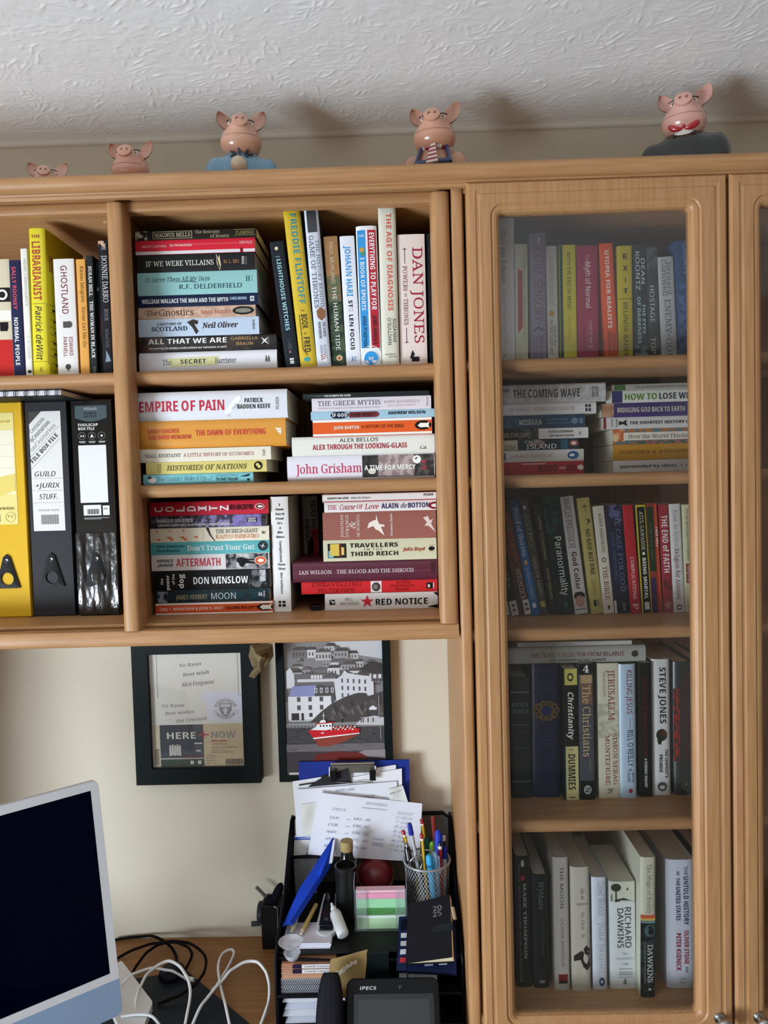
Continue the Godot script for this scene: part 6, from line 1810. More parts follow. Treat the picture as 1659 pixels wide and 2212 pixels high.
# ------------------------------------------------------------------ the books, row by row (metres): kind, place, thickness, height, depth, tilt, twist, cover, page edges, label, group, print
func books() -> void:
	book("P", Vector3(-0.6484, 1.8762, 0.2850), 0.0290, 0.1915, 0.128, 0.00, 0.0, "d9ccb0", "e9e2cf", "cream, black and red patterned paperback, leftmost on left bay upper shelf", "books standing in the left bay", [["r", "c22a26", 0.68, 1, 0, 1], ["r", "1b1a1a", 0.24, 0.36, 0, 1], ["e", "efe9da", 0.3, 0.55, 0.3, 0.3], ["e", "1b1a1a", 0.3, 0.55, 0.18, 0.18], ["r", "eee8dc", 0.43, 0.52, 0, 1], ["g", "141212", 0.57, 0.6, 0.5, [-0.5, 0.4, 0.1, 0.4, 0.5, 0.3, 0.5, -0.5, -0.5, -0.5]]])
	book("P", Vector3(-0.6191, 1.8762, 0.2850), 0.0178, 0.1892, 0.128, 0.00, 0.0, "23294a", "e9e2cf", "navy paperback with pink and white capitals, second from left on left bay upper shelf", "books standing in the left bay", [["t", "d8586a", "b", 0.055, 0.42, 0.42, 0.36, "SALLY ROONEY"], ["t", "f4f1ec", "b", 0.49, 0.9, 0.42, 0.38, "NORMAL PEOPLE"]], "b04050")
	book("P", Vector3(-0.5994, 1.8762, 0.2850), 0.0103, 0.2073, 0.128, 0.00, 0.0, "ece9df", "e9e2cf", "white paperback half behind a yellow hardback, third from left on left bay upper shelf", "books standing in the left bay", [["t", "a9a79c", "r", 0.08, 0.45, 0.6, 0.34, "MERE CHRISTIANITY"], ["t", "bdbbb0", "r", 0.68, 0.86, 0.6, 0.34, "C. S. LEWIS"], ["e", "222222", 0.96, 0.6, 0.25, 0.3]])
	book("H", Vector3(-0.5870, 1.8765, 0.2870), 0.0262, 0.2387, 0.150, -0.71, 0.0, "e3d325", "e9e2cf", "tall yellow hardback with red condensed capitals, fourth from left on left bay upper shelf", "books standing in the left bay", [["v", "a8442a", "b", 0.055, 0.16, 0.72, 0.19, "THE"], ["t", "b0402a", "b", 0.09, 0.485, 0.44, 0.5, "LIBRARIANIST"], ["r", "3a3a14", 0.507, 0.509, 0.03, 0.97], ["t", "2a2a22", "si", 0.525, 0.885, 0.47, 0.4, "Patrick deWitt"], ["r", "3a3a14", 0.505, 0.92, 0.96, 0.975], ["r", "3a3a14", 0.9, 0.902, 0.03, 0.97], ["v", "b07a20", "ri", 0.955, 0.4, 0.6, 0.25, "R"], ["s", "8a4a2a", 0.05, 0.075, 0.17, 0.28], ["s", "8a4a2a", 0.1, 0.125, 0.17, 0.28], ["s", "4a4a20", 0.03, 0.3, 0.505, 0.508], ["s", "4a4a20", 0.03, 0.3, 0.555, 0.558], ["s", "4a4a20", 0.03, 0.3, 0.605, 0.608], ["s", "4a4a20", 0.03, 0.3, 0.655, 0.658], ["s", "4a4a20", 0.03, 0.3, 0.705, 0.708], ["s", "4a4a20", 0.03, 0.3, 0.755, 0.758], ["s", "4a4a20", 0.03, 0.3, 0.805, 0.808], ["s", "4a4a20", 0.03, 0.3, 0.855, 0.858], ["s", "4a4a20", 0.03, 0.3, 0.905, 0.908], ["s", "4a4a20", 0.03, 0.3, 0.955, 0.958], ["s", "2c2c20", 0.09, 0.17, 0.53, 0.545], ["s", "2c2c20", 0.11, 0.2, 0.605, 0.62], ["s", "2c2c20", 0.13, 0.17, 0.68, 0.695], ["s", "2c2c20", 0.09, 0.2, 0.755, 0.77], ["s", "2c2c20", 0.11, 0.17, 0.83, 0.845], ["s", "2c2c20", 0.13, 0.2, 0.905, 0.92]], "d8c822")
	book("P", Vector3(-0.5467, 1.8762, 0.2850), 0.0335, 0.1889, 0.128, 0.00, 0.0, "e6e2dd", "b98d62", "thick white paperback with dark red capitals, fifth from left on left bay upper shelf", "books standing in the left bay", [["t", "7a2434", "s", 0.06, 0.47, 0.5, 0.3, "GHOSTLAND"], ["r", "55504c", 0.535, 0.59, 0.36, 0.62], ["e", "55504c", 0.562, 0.66, 0.16, 0.14], ["t", "8a3a40", "s", 0.67, 0.83, 0.7, 0.18, "EDWARD"], ["t", "8a3a40", "s", 0.67, 0.84, 0.42, 0.18, "PARNELL"], ["e", "444040", 0.925, 0.52, 0.13, 0.13], ["r", "444040", 0.935, 0.965, 0.5, 0.54]], "b08058")
	book("P", Vector3(-0.5092, 1.8762, 0.2850), 0.0148, 0.1873, 0.128, 0.00, 0.0, "e2a552", "e9e2cf", "slim orange paperback with thin dark lettering, fourth from right on left bay upper shelf", "books standing in the left bay", [["t", "5a4426", "r", 0.06, 0.37, 0.6, 0.36, "Kazuo Ishiguro"], ["t", "6a522c", "r", 0.41, 0.76, 0.6, 0.36, "Never Let Me Go"]])
	book("P", Vector3(-0.4925, 1.8762, 0.2850), 0.0106, 0.1928, 0.128, 0.00, 0.0, "26282a", "e9e2cf", "slim black paperback with bold white serif capitals, third from right on left bay upper shelf", "books standing in the left bay", [["t", "f2f0ea", "q", 0.09, 0.34, 0.55, 0.5, "SUSAN HILL"], ["t", "f2f0ea", "q", 0.38, 0.86, 0.55, 0.5, "THE WOMAN IN BLACK"], ["t", "9a9a98", "r", 0.93, 0.995, 0.6, 0.35, "VINTAGE"]])
	book("P", Vector3(-0.4815, 1.8762, 0.2750), 0.0070, 0.1851, 0.128, 0.00, 0.0, "1c1a1c", "e9e2cf", "black paperback with a faint pink streak, second from right on left bay upper shelf", "books standing in the left bay", [["g", "a05a58", 0.55, 0.5, 1.0, [-4, 0.1, -1, 0.3, 2, 0.1, 5, 0.3, 2, 0.25, -1, 0.42]], ["e", "8d8d8d", 0.24, 0.4, 0.5, 0.25]])
	book("P", Vector3(-0.4711, 1.8762, 0.2870), 0.0152, 0.2152, 0.128, 0.00, 0.0, "1d2025", "e9e2cf", "black paperback with torn beige top corner, rightmost on left bay upper shelf", "books standing in the left bay", [["t", "cfd0d0", "r", 0.02, 0.07, 0.6, 0.4, "THE"], ["t", "d8d9d8", "r", 0.11, 0.46, 0.6, 0.56, "DONNIE DARKO"], ["t", "8c8e90", "r", 0.51, 0.6, 0.6, 0.4, "BOOK"], ["t", "6c6e70", "r", 0.66, 0.8, 0.6, 0.34, "Richard Kelly"], ["g", "c9a98a", 0.01, 0.3, 1.0, [-0.5, -0.3, -0.2, 0.3, 0.7, 0.5, 0.1, -0.2, 0.5, -0.5]], ["g", "7f95a4", 0.86, 0.6, 1.0, [-0.6, -0.2, 0, 0.1, 0.6, 0.3, 0.7, -0.3, 0.1, -0.2]]])
	book("H", Vector3(-0.1872, 1.8762, 0.2800), 0.0343, 0.2269, 0.155, 90.00, 0.0, "eceaee", "e9e2cf", "thick white hardback with a yellow banner, first from bottom of upper hutch left stack", "books stacked flat on the upper hutch shelf", [["g", "d9d69a", 0.385, 0.52, 1.0, [-1.25, 0.16, 1.3, 0.22, 1.2, -0.19, -1.05, -0.24]], ["t", "4a4a4a", "r", 0.17, 0.237, 0.5, 0.26, "The"], ["t", "2a2a26", "b", 0.3, 0.487, 0.52, 0.2, "SECRET"], ["t", "4a4a4a", "r", 0.55, 0.705, 0.52, 0.24, "Barrister"], ["t", "202020", "q", 0.915, 0.95, 0.55, 0.28, "&&"]])
	book("H", Vector3(-0.1870, 1.9107, 0.2800), 0.0248, 0.2266, 0.155, 90.00, 0.0, "1e1a1a", "e9e2cf", "black hardback with wide white capitals, second from bottom of upper hutch left stack", "books stacked flat on the upper hutch shelf", [["n", "1e1a1a", "4a2c26", 0.0, 0.2, 0.0, 1.0, 4], ["n", "1e1a1a", "3a2822", 0.62, 0.82, 0.0, 1.0, 5], ["t", "f3f0ea", "b", 0.07, 0.64, 0.68, 0.33, "ALL THAT WE ARE"], ["t", "e2ddd4", "b", 0.075, 0.64, 0.24, 0.13, "Uncovering the hidden truths behind our behaviour at work"], ["t", "c9a25a", "s", 0.67, 0.865, 0.75, 0.2, "GABRIELLA"], ["t", "c9a25a", "s", 0.71, 0.83, 0.4, 0.2, "BRAUN"], ["g", "f0ece4", 0.915, 0.55, 0.6, [-0.4, 0.4, 0, 0.12, 0.4, 0.4, 0.12, 0, 0.4, -0.4, 0, -0.12, -0.4, -0.4, -0.12, 0]], ["v", "aaa49a", "s", 0.942, 0.3, 0.75, 0.1, "PIATKUS"]])
	book("P", Vector3(-0.2148, 1.9357, 0.2800), 0.0286, 0.1983, 0.128, 90.00, 0.0, "c0cfe0", "e9e2cf", "pale blue paperback with navy slab title, third from bottom of upper hutch left stack", "books stacked flat on the upper hutch shelf", [["t", "3a4048", "q", 0.155, 0.36, 0.7, 0.15, "A HISTORY OF"], ["t", "1a2a48", "q", 0.11, 0.405, 0.43, 0.24, "SCOTLAND"], ["g", "3a332c", 0.455, 0.58, 1.0, [-0.35, 0.2, 0, 0.35, 0.3, 0.25, 0.25, 0.05, 0.05, 0.1, 0.3, -0.35, 0.15, -0.5, -0.05, -0.1, -0.2, 0.05]], ["t", "2c1c22", "qi", 0.53, 0.82, 0.56, 0.3, "Neil Oliver"], ["v", "2a2a2a", "s", 0.955, 0.25, 0.8, 0.13, "W&N"]])
	book("P", Vector3(-0.2194, 1.9645, 0.2800), 0.0187, 0.1929, 0.128, 90.00, 0.0, "d2b29a", "e9e2cf", "pinkish beige paperback with a black oval, fourth from bottom of upper hutch left stack", "books stacked flat on the upper hutch shelf", [["n", "d2b29a", "c09c86", 0.0, 1.0, 0.05, 0.95, 11], ["t", "4a342c", "ri", 0.07, 0.155, 0.5, 0.42, "The"], ["t", "43302a", "r", 0.18, 0.47, 0.52, 0.55, "Gnostics"], ["t", "b0604e", "ri", 0.53, 0.79, 0.5, 0.36, "Sean Martin"], ["e", "24221f", 0.895, 0.52, 0.95, 0.36], ["e", "8a857a", 0.895, 0.52, 0.7, 0.2]], "1c1a1a")
	book("P", Vector3(-0.2149, 1.9834, 0.2800), 0.0191, 0.1965, 0.128, 90.00, 0.0, "1b2540", "e9e2cf", "navy paperback with bold white capitals, fifth from bottom of upper hutch left stack", "books stacked flat on the upper hutch shelf", [["t", "f0f0ee", "b", 0.03, 0.75, 0.5, 0.36, "WILLIAM WALLACE THE MAN AND THE MYTH"], ["t", "b4cbe0", "b", 0.765, 0.905, 0.56, 0.24, "CHRIS BROWN"], ["r", "f0f0ee", 0.935, 0.968, 0.3, 0.72], ["t", "1b2540", "b", 0.942, 0.961, 0.51, 0.3, "H"]])
	book("P", Vector3(-0.2154, 2.0026, 0.2800), 0.0370, 0.1963, 0.128, 90.00, 0.0, "95c6c4", "e9e2cf", "thick turquoise paperback with script lettering, fourth from top of upper hutch left stack", "books stacked flat on the upper hutch shelf", [["t", "4d6a70", "ri", 0.06, 0.6, 0.68, 0.2, "To Serve Them All My Days"], ["g", "3b5a5e", 0.41, 0.55, 1.0, [-0.6, 0, 0.2, 0.04, 0.55, -0.04, 0.2, 0]], ["t", "2c5058", "s", 0.35, 0.87, 0.34, 0.2, "R.F. DELDERFIELD"], ["t", "2c5058", "r", 0.905, 0.94, 0.62, 0.22, "H"], ["r", "6d9c9c", 0.955, 0.958, 0.5, 0.75]])
	book("P", Vector3(-0.2180, 2.0398, 0.2800), 0.0286, 0.1931, 0.128, 90.00, 0.0, "262524", "e9e2cf", "black paperback with white serif capitals, third from top of upper hutch left stack", "books stacked flat on the upper hutch shelf", [["t", "f3efe6", "r", 0.075, 0.65, 0.48, 0.28, "IF WE WERE VILLAINS"], ["g", "d8c8a0", 0.695, 0.5, 1.0, [-0.15, 0.45, -0.02, 0.2, 0.05, 0.4, 0.08, 0.1, 0.12, -0.2, 0.04, -0.5, -0.12, -0.1]], ["t", "c08a50", "r", 0.735, 0.865, 0.5, 0.2, "M. L. RIO"], ["v", "e8e4dc", "b", 0.9, 0.3, 0.75, 0.14, "TITAN"], ["v", "8a8680", "s", 0.925, 0.3, 0.75, 0.12, "BOOKS"]])
	book("P", Vector3(-0.2170, 2.0686, 0.2800), 0.0229, 0.1959, 0.128, 90.00, 0.0, "d8283c", "e9e2cf", "creased red paperback with white lower edge, second from top of upper hutch left stack", "books stacked flat on the upper hutch shelf", [["r", "e6e0e2", 0, 1, 0, 0.22], ["r", "8a1020", 0.875, 0.9, 0, 0.3], ["t", "f0b0b0", "b", 0.06, 0.26, 0.56, 0.16, "BRUCE CHATWIN"], ["t", "f4d4d0", "b", 0.29, 0.475, 0.6, 0.16, "IN PATAGONIA"], ["t", "f4d4d0", "s", 0.87, 0.98, 0.66, 0.2, "VINTAGE"], ["r", "eaa0a0", 0.475, 0.86, 0.63, 0.65]])
	book("P", Vector3(-0.2141, 2.0917, 0.2800), 0.0152, 0.1981, 0.128, 90.00, 0.0, "24201c", "e9e2cf", "worn black paperback with boxed beige lettering, topmost of upper hutch left stack", "books stacked flat on the upper hutch shelf", [["n", "24201c", "cfc3ac", 0.0, 0.1, 0.0, 1.0, 8], ["r", "c9bb94", 0.145, 0.47, 0.12, 0.16], ["r", "c9bb94", 0.145, 0.47, 0.84, 0.88], ["r", "c9bb94", 0.145, 0.149, 0.12, 0.88], ["r", "c9bb94", 0.466, 0.47, 0.12, 0.88], ["t", "d8cca6", "r", 0.16, 0.455, 0.5, 0.42, "MAGNUS MILLS"], ["t", "b9ad90", "r", 0.495, 0.7, 0.72, 0.32, "The Restraint"], ["t", "b9ad90", "r", 0.62, 0.775, 0.25, 0.32, "of Beasts"], ["r", "b0a06a", 0.815, 0.99, 0.24, 0.28], ["r", "b0a06a", 0.815, 0.99, 0.82, 0.86], ["t", "b0a06a", "r", 0.83, 0.98, 0.53, 0.3, "FLAMINGO"]])
	book("P", Vector3(-0.1717, 1.8762, 0.2850), 0.0221, 0.2056, 0.128, 5.80, 0.0, "222a31", "e9e2cf", "dark slate paperback with pale blue capitals, leftmost standing on upper hutch shelf", "books standing on the upper hutch shelf", [["e", "e6d6b0", 0.055, 0.45, 0.13, 0.13], ["v", "a8ccd0", "s", 0.12, 0.3, 0.62, 0.1, "THE"], ["t", "a8d4d8", "b", 0.14, 0.7, 0.5, 0.3, "LIGHTHOUSE WITCHES"], ["t", "6a7478", "r", 0.76, 0.85, 0.5, 0.24, "C. J. COOKE"], ["e", "c05040", 0.865, 0.45, 0.06, 0.06], ["r", "e8e8e4", 0.86, 0.875, 0.4, 0.5], ["r", "e6e6e2", 0.92, 0.965, 0.35, 0.65], ["r", "222a31", 0.935, 0.94, 0.3, 0.7]])
	book("H", Vector3(-0.1474, 1.8762, 0.2920), 0.0268, 0.2538, 0.155, 4.68, 0.0, "d4b429", "e9e2cf", "tall mustard yellow hardback with teal capitals, second from left standing on upper hutch shelf", "books standing on the upper hutch shelf", [["t", "3d8f98", "b", 0.03, 0.6, 0.55, 0.36, "FREDDIE FLINTOFF"], ["v", "5a4a18", "s", 0.64, 0.38, 0.62, 0.12, "The"], ["t", "3a3018", "b", 0.665, 0.755, 0.55, 0.36, "BOOK"], ["v", "4a3c18", "s", 0.785, 0.42, 0.6, 0.14, "of"], ["t", "3a3018", "b", 0.81, 0.905, 0.55, 0.36, "FRED"], ["g", "7a6420", 0.655, 0.25, 1.0, [0.1, 0, 2.2, 0, 2.6, 0.25, 2.5, 0.25, 2.15, 0.04, 0.1, 0.04]], ["e", "3aa0a8", 0.95, 0.45, 0.13, 0.18]], "1f6f96")
	book("H", Vector3(-0.1202, 1.8762, 0.2920), 0.0227, 0.2538, 0.155, 3.23, 0.0, "d3d9e4", "e9e2cf", "pale grey hardback topped by a dark castle, third from left standing on upper hutch shelf", "books standing on the upper hutch shelf", [["r", "3a3c40", 0.02, 0.15, 0.16, 0.84], ["g", "3a3c40", 0.02, 0.5, 1.0, [-0.7, -0.2, -0.3, -0.1, -0.6, 0.02, -0.2, 0.12, -0.35, 0.3, 0, 0.3, 0, -0.34]], ["t", "5c6270", "r", 0.2, 0.62, 0.74, 0.23, "THE HISTORY BEHIND"], ["t", "5c6270", "r", 0.17, 0.625, 0.34, 0.32, "GAME OF THRONES"], ["g", "8a5a34", 0.66, 0.6, 0.9, [-0.5, 0, -0.2, 0.35, 0.3, 0.3, 0.6, 0, 0.3, -0.3, -0.2, -0.35]], ["t", "2c2c30", "q", 0.715, 0.81, 0.72, 0.17, "THE NORTH"], ["t", "2c2c30", "q", 0.715, 0.82, 0.42, 0.17, "REMEMBERS"], ["t", "7a8088", "r", 0.86, 0.95, 0.65, 0.16, "DAVID C."], ["t", "7a8088", "r", 0.86, 0.96, 0.4, 0.16, "WEINCZOK"], ["r", "f4f0ee", 0.915, 0.965, 0.25, 0.75], ["t", "a03040", "s", 0.92, 0.955, 0.5, 0.34, "DX"]], "3a3c42")
	book("P", Vector3(-0.0961, 1.8762, 0.2850), 0.0225, 0.2109, 0.128, 2.39, 0.0, "7d6a4c", "e9e2cf", "brown and green paperback with white capitals, fourth from left standing on upper hutch shelf", "books standing on the upper hutch shelf", [["n", "a47a50", "9c744c", 0.0, 0.3, 0.0, 1.0, 2], ["n", "7d6a4c", "5d6a50", 0.3, 0.5, 0.0, 1.0, 3], ["n", "4c5a44", "2e3c34", 0.5, 1.0, 0.0, 1.0, 4], ["t", "cfc0a6", "s", 0.045, 0.36, 0.5, 0.27, "PAUL MORLAND"], ["t", "f0ece2", "s", 0.38, 0.87, 0.52, 0.3, "THE HUMAN TIDE"], ["e", "e8c8a0", 0.93, 0.55, 0.2, 0.22], ["e", "a05a30", 0.93, 0.55, 0.1, 0.1]])
	book("P", Vector3(-0.0732, 1.8762, 0.2850), 0.0235, 0.2106, 0.128, 1.46, 0.0, "eaebf0", "e9e2cf", "white paperback with blue capitals, fifth from left standing on upper hutch shelf", "books standing on the upper hutch shelf", [["t", "4aa0d8", "b", 0.075, 0.46, 0.5, 0.4, "JOHANN HARI"], ["t", "1e1e20", "b", 0.49, 0.545, 0.5, 0.27, "ST"], ["t", "d2d0cc", "b", 0.55, 0.58, 0.5, 0.27, "O"], ["t", "1e1e20", "b", 0.6, 0.87, 0.5, 0.27, "LEN FOCUS"], ["v", "6a9ad0", "ri", 0.94, 0.3, 0.7, 0.3, "R"]])
	book("H", Vector3(-0.0491, 1.8762, 0.2900), 0.0333, 0.2241, 0.155, 0.69, 0.0, "f2f1f2", "e9e2cf", "white hardback with blue and red panels, fourth from right standing on upper hutch shelf", "books standing on the upper hutch shelf", [["r", "2f9ade", 0.03, 0.87, 0.05, 0.44], ["r", "b8182c", 0.03, 0.87, 0.55, 0.95], ["e", "f2f1f2", 0.93, 0.5, 0.52, 0.52], ["e", "2f9ade", 0.945, 0.5, 0.34, 0.34], ["r", "f2f1f2", 0.96, 0.995, 0.1, 0.9], ["v", "f2f1f2", "b", 0.945, 0.38, 0.62, 0.13, "QI"], ["v", "f4f4f4", "b", 0.07, 0.1, 0.38, 0.1, "THE"], ["e", "d0a030", 0.17, 0.25, 0.12, 0.12], ["e", "5a8a4a", 0.2, 0.3, 0.09, 0.08], ["t", "f4f4f4", "b", 0.225, 0.6, 0.25, 0.2, "I BOOK OF SPORTS"], ["t", "18304a", "b", 0.64, 0.87, 0.25, 0.17, "ANNA PTASZYNSKI"], ["t", "f4f4f4", "b", 0.05, 0.6, 0.75, 0.24, "EVERYTHING TO PLAY FOR"], ["t", "3c0c14", "b", 0.64, 0.85, 0.75, 0.19, "JAMES HARKIN &"]])
	book("H", Vector3(-0.0152, 1.8762, 0.2920), 0.0283, 0.2531, 0.155, 0.00, 0.0, "dcd9c6", "e9e2cf", "tallest cream hardback with coral capitals, third from right standing on upper hutch shelf", "books standing on the upper hutch shelf", [["t", "d8624c", "b", 0.045, 0.655, 0.58, 0.28, "THE AGE OF DIAGNOSIS"], ["t", "2a2a24", "s", 0.705, 0.855, 0.76, 0.18, "SUZANNE"], ["t", "2a2a24", "s", 0.7, 0.87, 0.48, 0.2, "O'SULLIVAN"], ["v", "55524a", "r", 0.93, 0.2, 0.8, 0.09, "hodder"], ["v", "55524a", "r", 0.945, 0.4, 0.85, 0.09, "press"]])
	book("P", Vector3(0.0148, 1.8762, 0.2850), 0.0439, 0.2102, 0.128, 0.00, 0.0, "e8d8cf", "e9e2cf", "thick pale pink paperback with crimson capitals, second from right standing on upper hutch shelf", "books standing on the upper hutch shelf", [["t", "a02440", "r", 0.1, 0.83, 0.72, 0.36, "DAN JONES"], ["t", "7a3844", "r", 0.24, 0.43, 0.25, 0.15, "POWERS"], ["t", "7a3844", "r", 0.445, 0.475, 0.25, 0.08, "AND"], ["t", "7a3844", "r", 0.49, 0.69, 0.25, 0.15, "THRONES"], ["r", "5a3038", 0.1, 0.22, 0.24, 0.26], ["r", "5a3038", 0.11, 0.115, 0.18, 0.32], ["r", "5a3038", 0.71, 0.83, 0.24, 0.26], ["r", "5a3038", 0.82, 0.825, 0.18, 0.32], ["r", "1e1c1c", 0.935, 0.97, 0.42, 0.7], ["g", "1e1c1c", 0.915, 0.45, 0.5, [-0.3, 0, 0, 0.15, 0.3, 0, 0.3, -0.2, 0, -0.1]]])
	book("P", Vector3(0.0625, 1.8762, 0.2800), 0.0079, 0.2116, 0.128, 0.00, 0.0, "202526", "e9e2cf", "thin black book by the end post, rightmost standing on upper hutch shelf", "books standing on the upper hutch shelf", [["r", "8a7a5a", 0.99, 1, 0, 1]])
	book("H", Vector3(-0.2297, 1.6932, 0.2965), 0.0169, 0.1801, 0.155, 90.00, 0.0, "79bcc2", "e9e2cf", "thin turquoise hardback with grey script, first from bottom of middle hutch left stack", "books stacked flat on the middle hutch shelf", [["t", "5d8f98", "ri", 0.12, 0.62, 0.55, 0.42, "You Couldn't Make it Up....!"], ["e", "f0efe8", 0.085, 0.45, 0.4, 0.25], ["e", "2a2a2a", 0.06, 0.7, 0.2, 0.14], ["t", "4a7078", "s", 0.66, 0.86, 0.74, 0.14, "UNPUBLISHED LETTERS TO"], ["t", "1c3038", "q", 0.66, 0.86, 0.42, 0.28, "The Daily Telegraph"], ["g", "15181a", 0.93, 0.5, 1.0, [-0.6, 0.1, 0.4, 0.35, 0.4, 0.2, 0.2, 0.1]], ["e", "15181a", 0.955, 0.28, 0.14, 0.12]], "4a1c20")
	book("P", Vector3(-0.2072, 1.7103, 0.2965), 0.0192, 0.1973, 0.128, 90.00, 0.0, "d8c878", "e9e2cf", "mustard paperback with olive slab capitals, second from bottom of middle hutch left stack", "books stacked flat on the middle hutch shelf", [["t", "6a6238", "qi", 0.17, 0.83, 0.5, 0.44, "HISTORIES OF NATIONS"], ["v", "6a6238", "q", 0.1, 0.1, 0.9, 0.12, "EDITED BY"], ["v", "6a6238", "q", 0.118, 0.1, 0.9, 0.14, "PETER FURTADO"], ["e", "1c1c18", 0.93, 0.52, 0.36, 0.36], ["e", "d8c878", 0.925, 0.6, 0.14, 0.14], ["e", "d8c878", 0.938, 0.44, 0.14, 0.14]])
	book("P", Vector3(-0.1996, 1.7297, 0.2965), 0.0214, 0.2152, 0.128, 90.00, 0.0, "e6decb", "e9e2cf", "cream paperback with thin serif capitals, third from bottom of middle hutch left stack", "books stacked flat on the middle hutch shelf", [["t", "3c4850", "r", 0.045, 0.315, 0.5, 0.26, "NIALL KISHTAINY"], ["t", "b0686a", "r", 0.335, 0.87, 0.5, 0.26, "A LITTLE HISTORY OF ECONOMICS"], ["v", "4a4a44", "ri", 0.945, 0.25, 0.75, 0.2, "Yale"]])
	book("H", Vector3(-0.1744, 1.7513, 0.2965), 0.0451, 0.2444, 0.155, 90.00, 0.0, "dc9636", "e9e2cf", "thick orange hardback with red capitals, second from top of middle hutch left stack", "books stacked flat on the middle hutch shelf", [["t", "d0463a", "b", 0.08, 0.29, 0.64, 0.155, "DAVID GRAEBER"], ["t", "d0463a", "b", 0.085, 0.37, 0.42, 0.155, "AND DAVID WENGROW"], ["t", "d2443a", "b", 0.4, 0.865, 0.54, 0.2, "THE DAWN OF EVERYTHING"], ["r", "f6ecd8", 0.935, 0.972, 0.58, 0.64], ["r", "f6ecd8", 0.945, 0.972, 0.49, 0.56], ["r", "f6ecd8", 0.958, 0.97, 0.42, 0.48], ["r", "f6ecd8", 0.937, 0.945, 0.58, 0.66]], "5a1a1e")
	book("H", Vector3(-0.1706, 1.7967, 0.2965), 0.0466, 0.2469, 0.155, 90.00, 0.0, "dfe0e4", "e9e2cf", "thick white hardback with crimson capitals, topmost of middle hutch left stack", "books stacked flat on the middle hutch shelf", [["t", "c8203c", "b", 0.025, 0.585, 0.5, 0.36, "EMPIRE OF PAIN"], ["g", "f6f6f4", 0.638, 0.5, 1.0, [-0.28, -0.25, 0.15, 0.28, 0.28, 0.3, 0.34, 0.2, -0.1, -0.3, -0.2, -0.36]], ["g", "c4c6ca", 0.643, 0.44, 1.0, [-0.24, -0.3, 0.1, 0.1, 0.18, 0.06, -0.14, -0.36]], ["t", "34363a", "b", 0.72, 0.84, 0.63, 0.15, "PATRICK"], ["t", "34363a", "b", 0.672, 0.888, 0.42, 0.15, "RADDEN KEEFE"], ["v", "3c3e42", "s", 0.935, 0.3, 0.72, 0.11, "PICADOR"]], "7a1a28")
	book("H", Vector3(0.0657, 1.6932, 0.2965), 0.0399, 0.2397, 0.155, 90.00, 0.0, "e4dfe6", "e9e2cf", "thick white hardback with a rocky picture, first from bottom of middle hutch right stack", "books stacked flat on the middle hutch shelf", [["n", "5a5450", "34302e", 0.51, 0.995, 0.08, 0.97, 6], ["n", "b8a4a0", "8a7876", 0.62, 0.86, 0.1, 0.97, 7], ["n", "3c3a36", "23211f", 0.51, 0.61, 0.1, 0.97, 9], ["e", "d8d4c4", 0.575, 0.32, 0.16, 0.12], ["t", "d02c58", "r", 0.06, 0.505, 0.47, 0.36, "John Grisham"], ["t", "f6f4f0", "b", 0.525, 0.87, 0.46, 0.2, "A TIME FOR MERCY"], ["e", "f4f2ec", 0.88, 0.75, 0.17, 0.17], ["v", "b03040", "s", 0.925, 0.35, 0.7, 0.2, "H"], ["v", "7a2c34", "s", 0.945, 0.3, 0.75, 0.06, "HODDER"]])
	book("H", Vector3(0.0666, 1.7333, 0.2965), 0.0308, 0.2318, 0.155, 90.00, 0.0, "e6e4da", "e9e2cf", "cream hardback with red and black capitals, second from bottom of middle hutch right stack", "books stacked flat on the middle hutch shelf", [["t", "2c2a26", "s", 0.335, 0.605, 0.78, 0.2, "ALEX BELLOS"], ["t", "b02c3c", "b", 0.145, 0.805, 0.44, 0.27, "ALEX THROUGH THE LOOKING-GLASS"], ["t", "3a3a36", "si", 0.895, 0.935, 0.3, 0.16, "Ca"], ["r", "55534c", 0.9, 0.945, 0.22, 0.24], ["g", "8a887e", 0.75, 0.6, 1.0, [-2, -0.1, 4.5, 0.4, 4.5, 0.38, -2, -0.12]]])
	book("P", Vector3(0.0629, 1.7643, 0.2965), 0.0267, 0.1933, 0.128, 90.00, 0.0, "e4602a", "e9e2cf", "orange paperback with white edge bands, third from bottom of middle hutch right stack", "books stacked flat on the middle hutch shelf", [["r", "f2eee6", 0, 1, 0.84, 1], ["r", "f2eee6", 0, 1, 0, 0.14], ["t", "f6e6d6", "b", 0.175, 0.39, 0.5, 0.2, "JOHN BARTON"], ["t", "4a2014", "s", 0.41, 0.765, 0.52, 0.2, "A HISTORY OF THE BIBLE"], ["e", "1c1814", 0.925, 0.52, 0.5, 0.28], ["g", "f6f0e4", 0.925, 0.52, 0.55, [-0.6, -0.05, -0.3, 0.25, 0.4, 0.22, 0.7, 0.35, 0.6, 0, 0.7, -0.3, 0.4, -0.22, -0.3, -0.25]]])
	book("P", Vector3(0.0671, 1.7912, 0.2965), 0.0132, 0.1999, 0.128, 90.00, 0.0, "a4c4d4", "e9e2cf", "thin pale blue paperback with ink blot title, third from top of middle hutch right stack", "books stacked flat on the middle hutch shelf", [["e", "1e1e38", 0.235, 0.5, 1.1, 0.42], ["e", "1e1e38", 0.2, 0.5, 0.6, 0.4], ["t", "f4f4f0", "b", 0.172, 0.295, 0.52, 0.42, "IF GOD"], ["r", "7a3434", 0.31, 0.52, 0.15, 0.85], ["e", "7a3434", 0.52, 0.5, 0.5, 0.35], ["t", "2a1c24", "b", 0.32, 0.525, 0.5, 0.42, "THEN WHAT?"], ["t", "1c1e22", "b", 0.625, 0.925, 0.6, 0.38, "ANDREW WILSON"]])
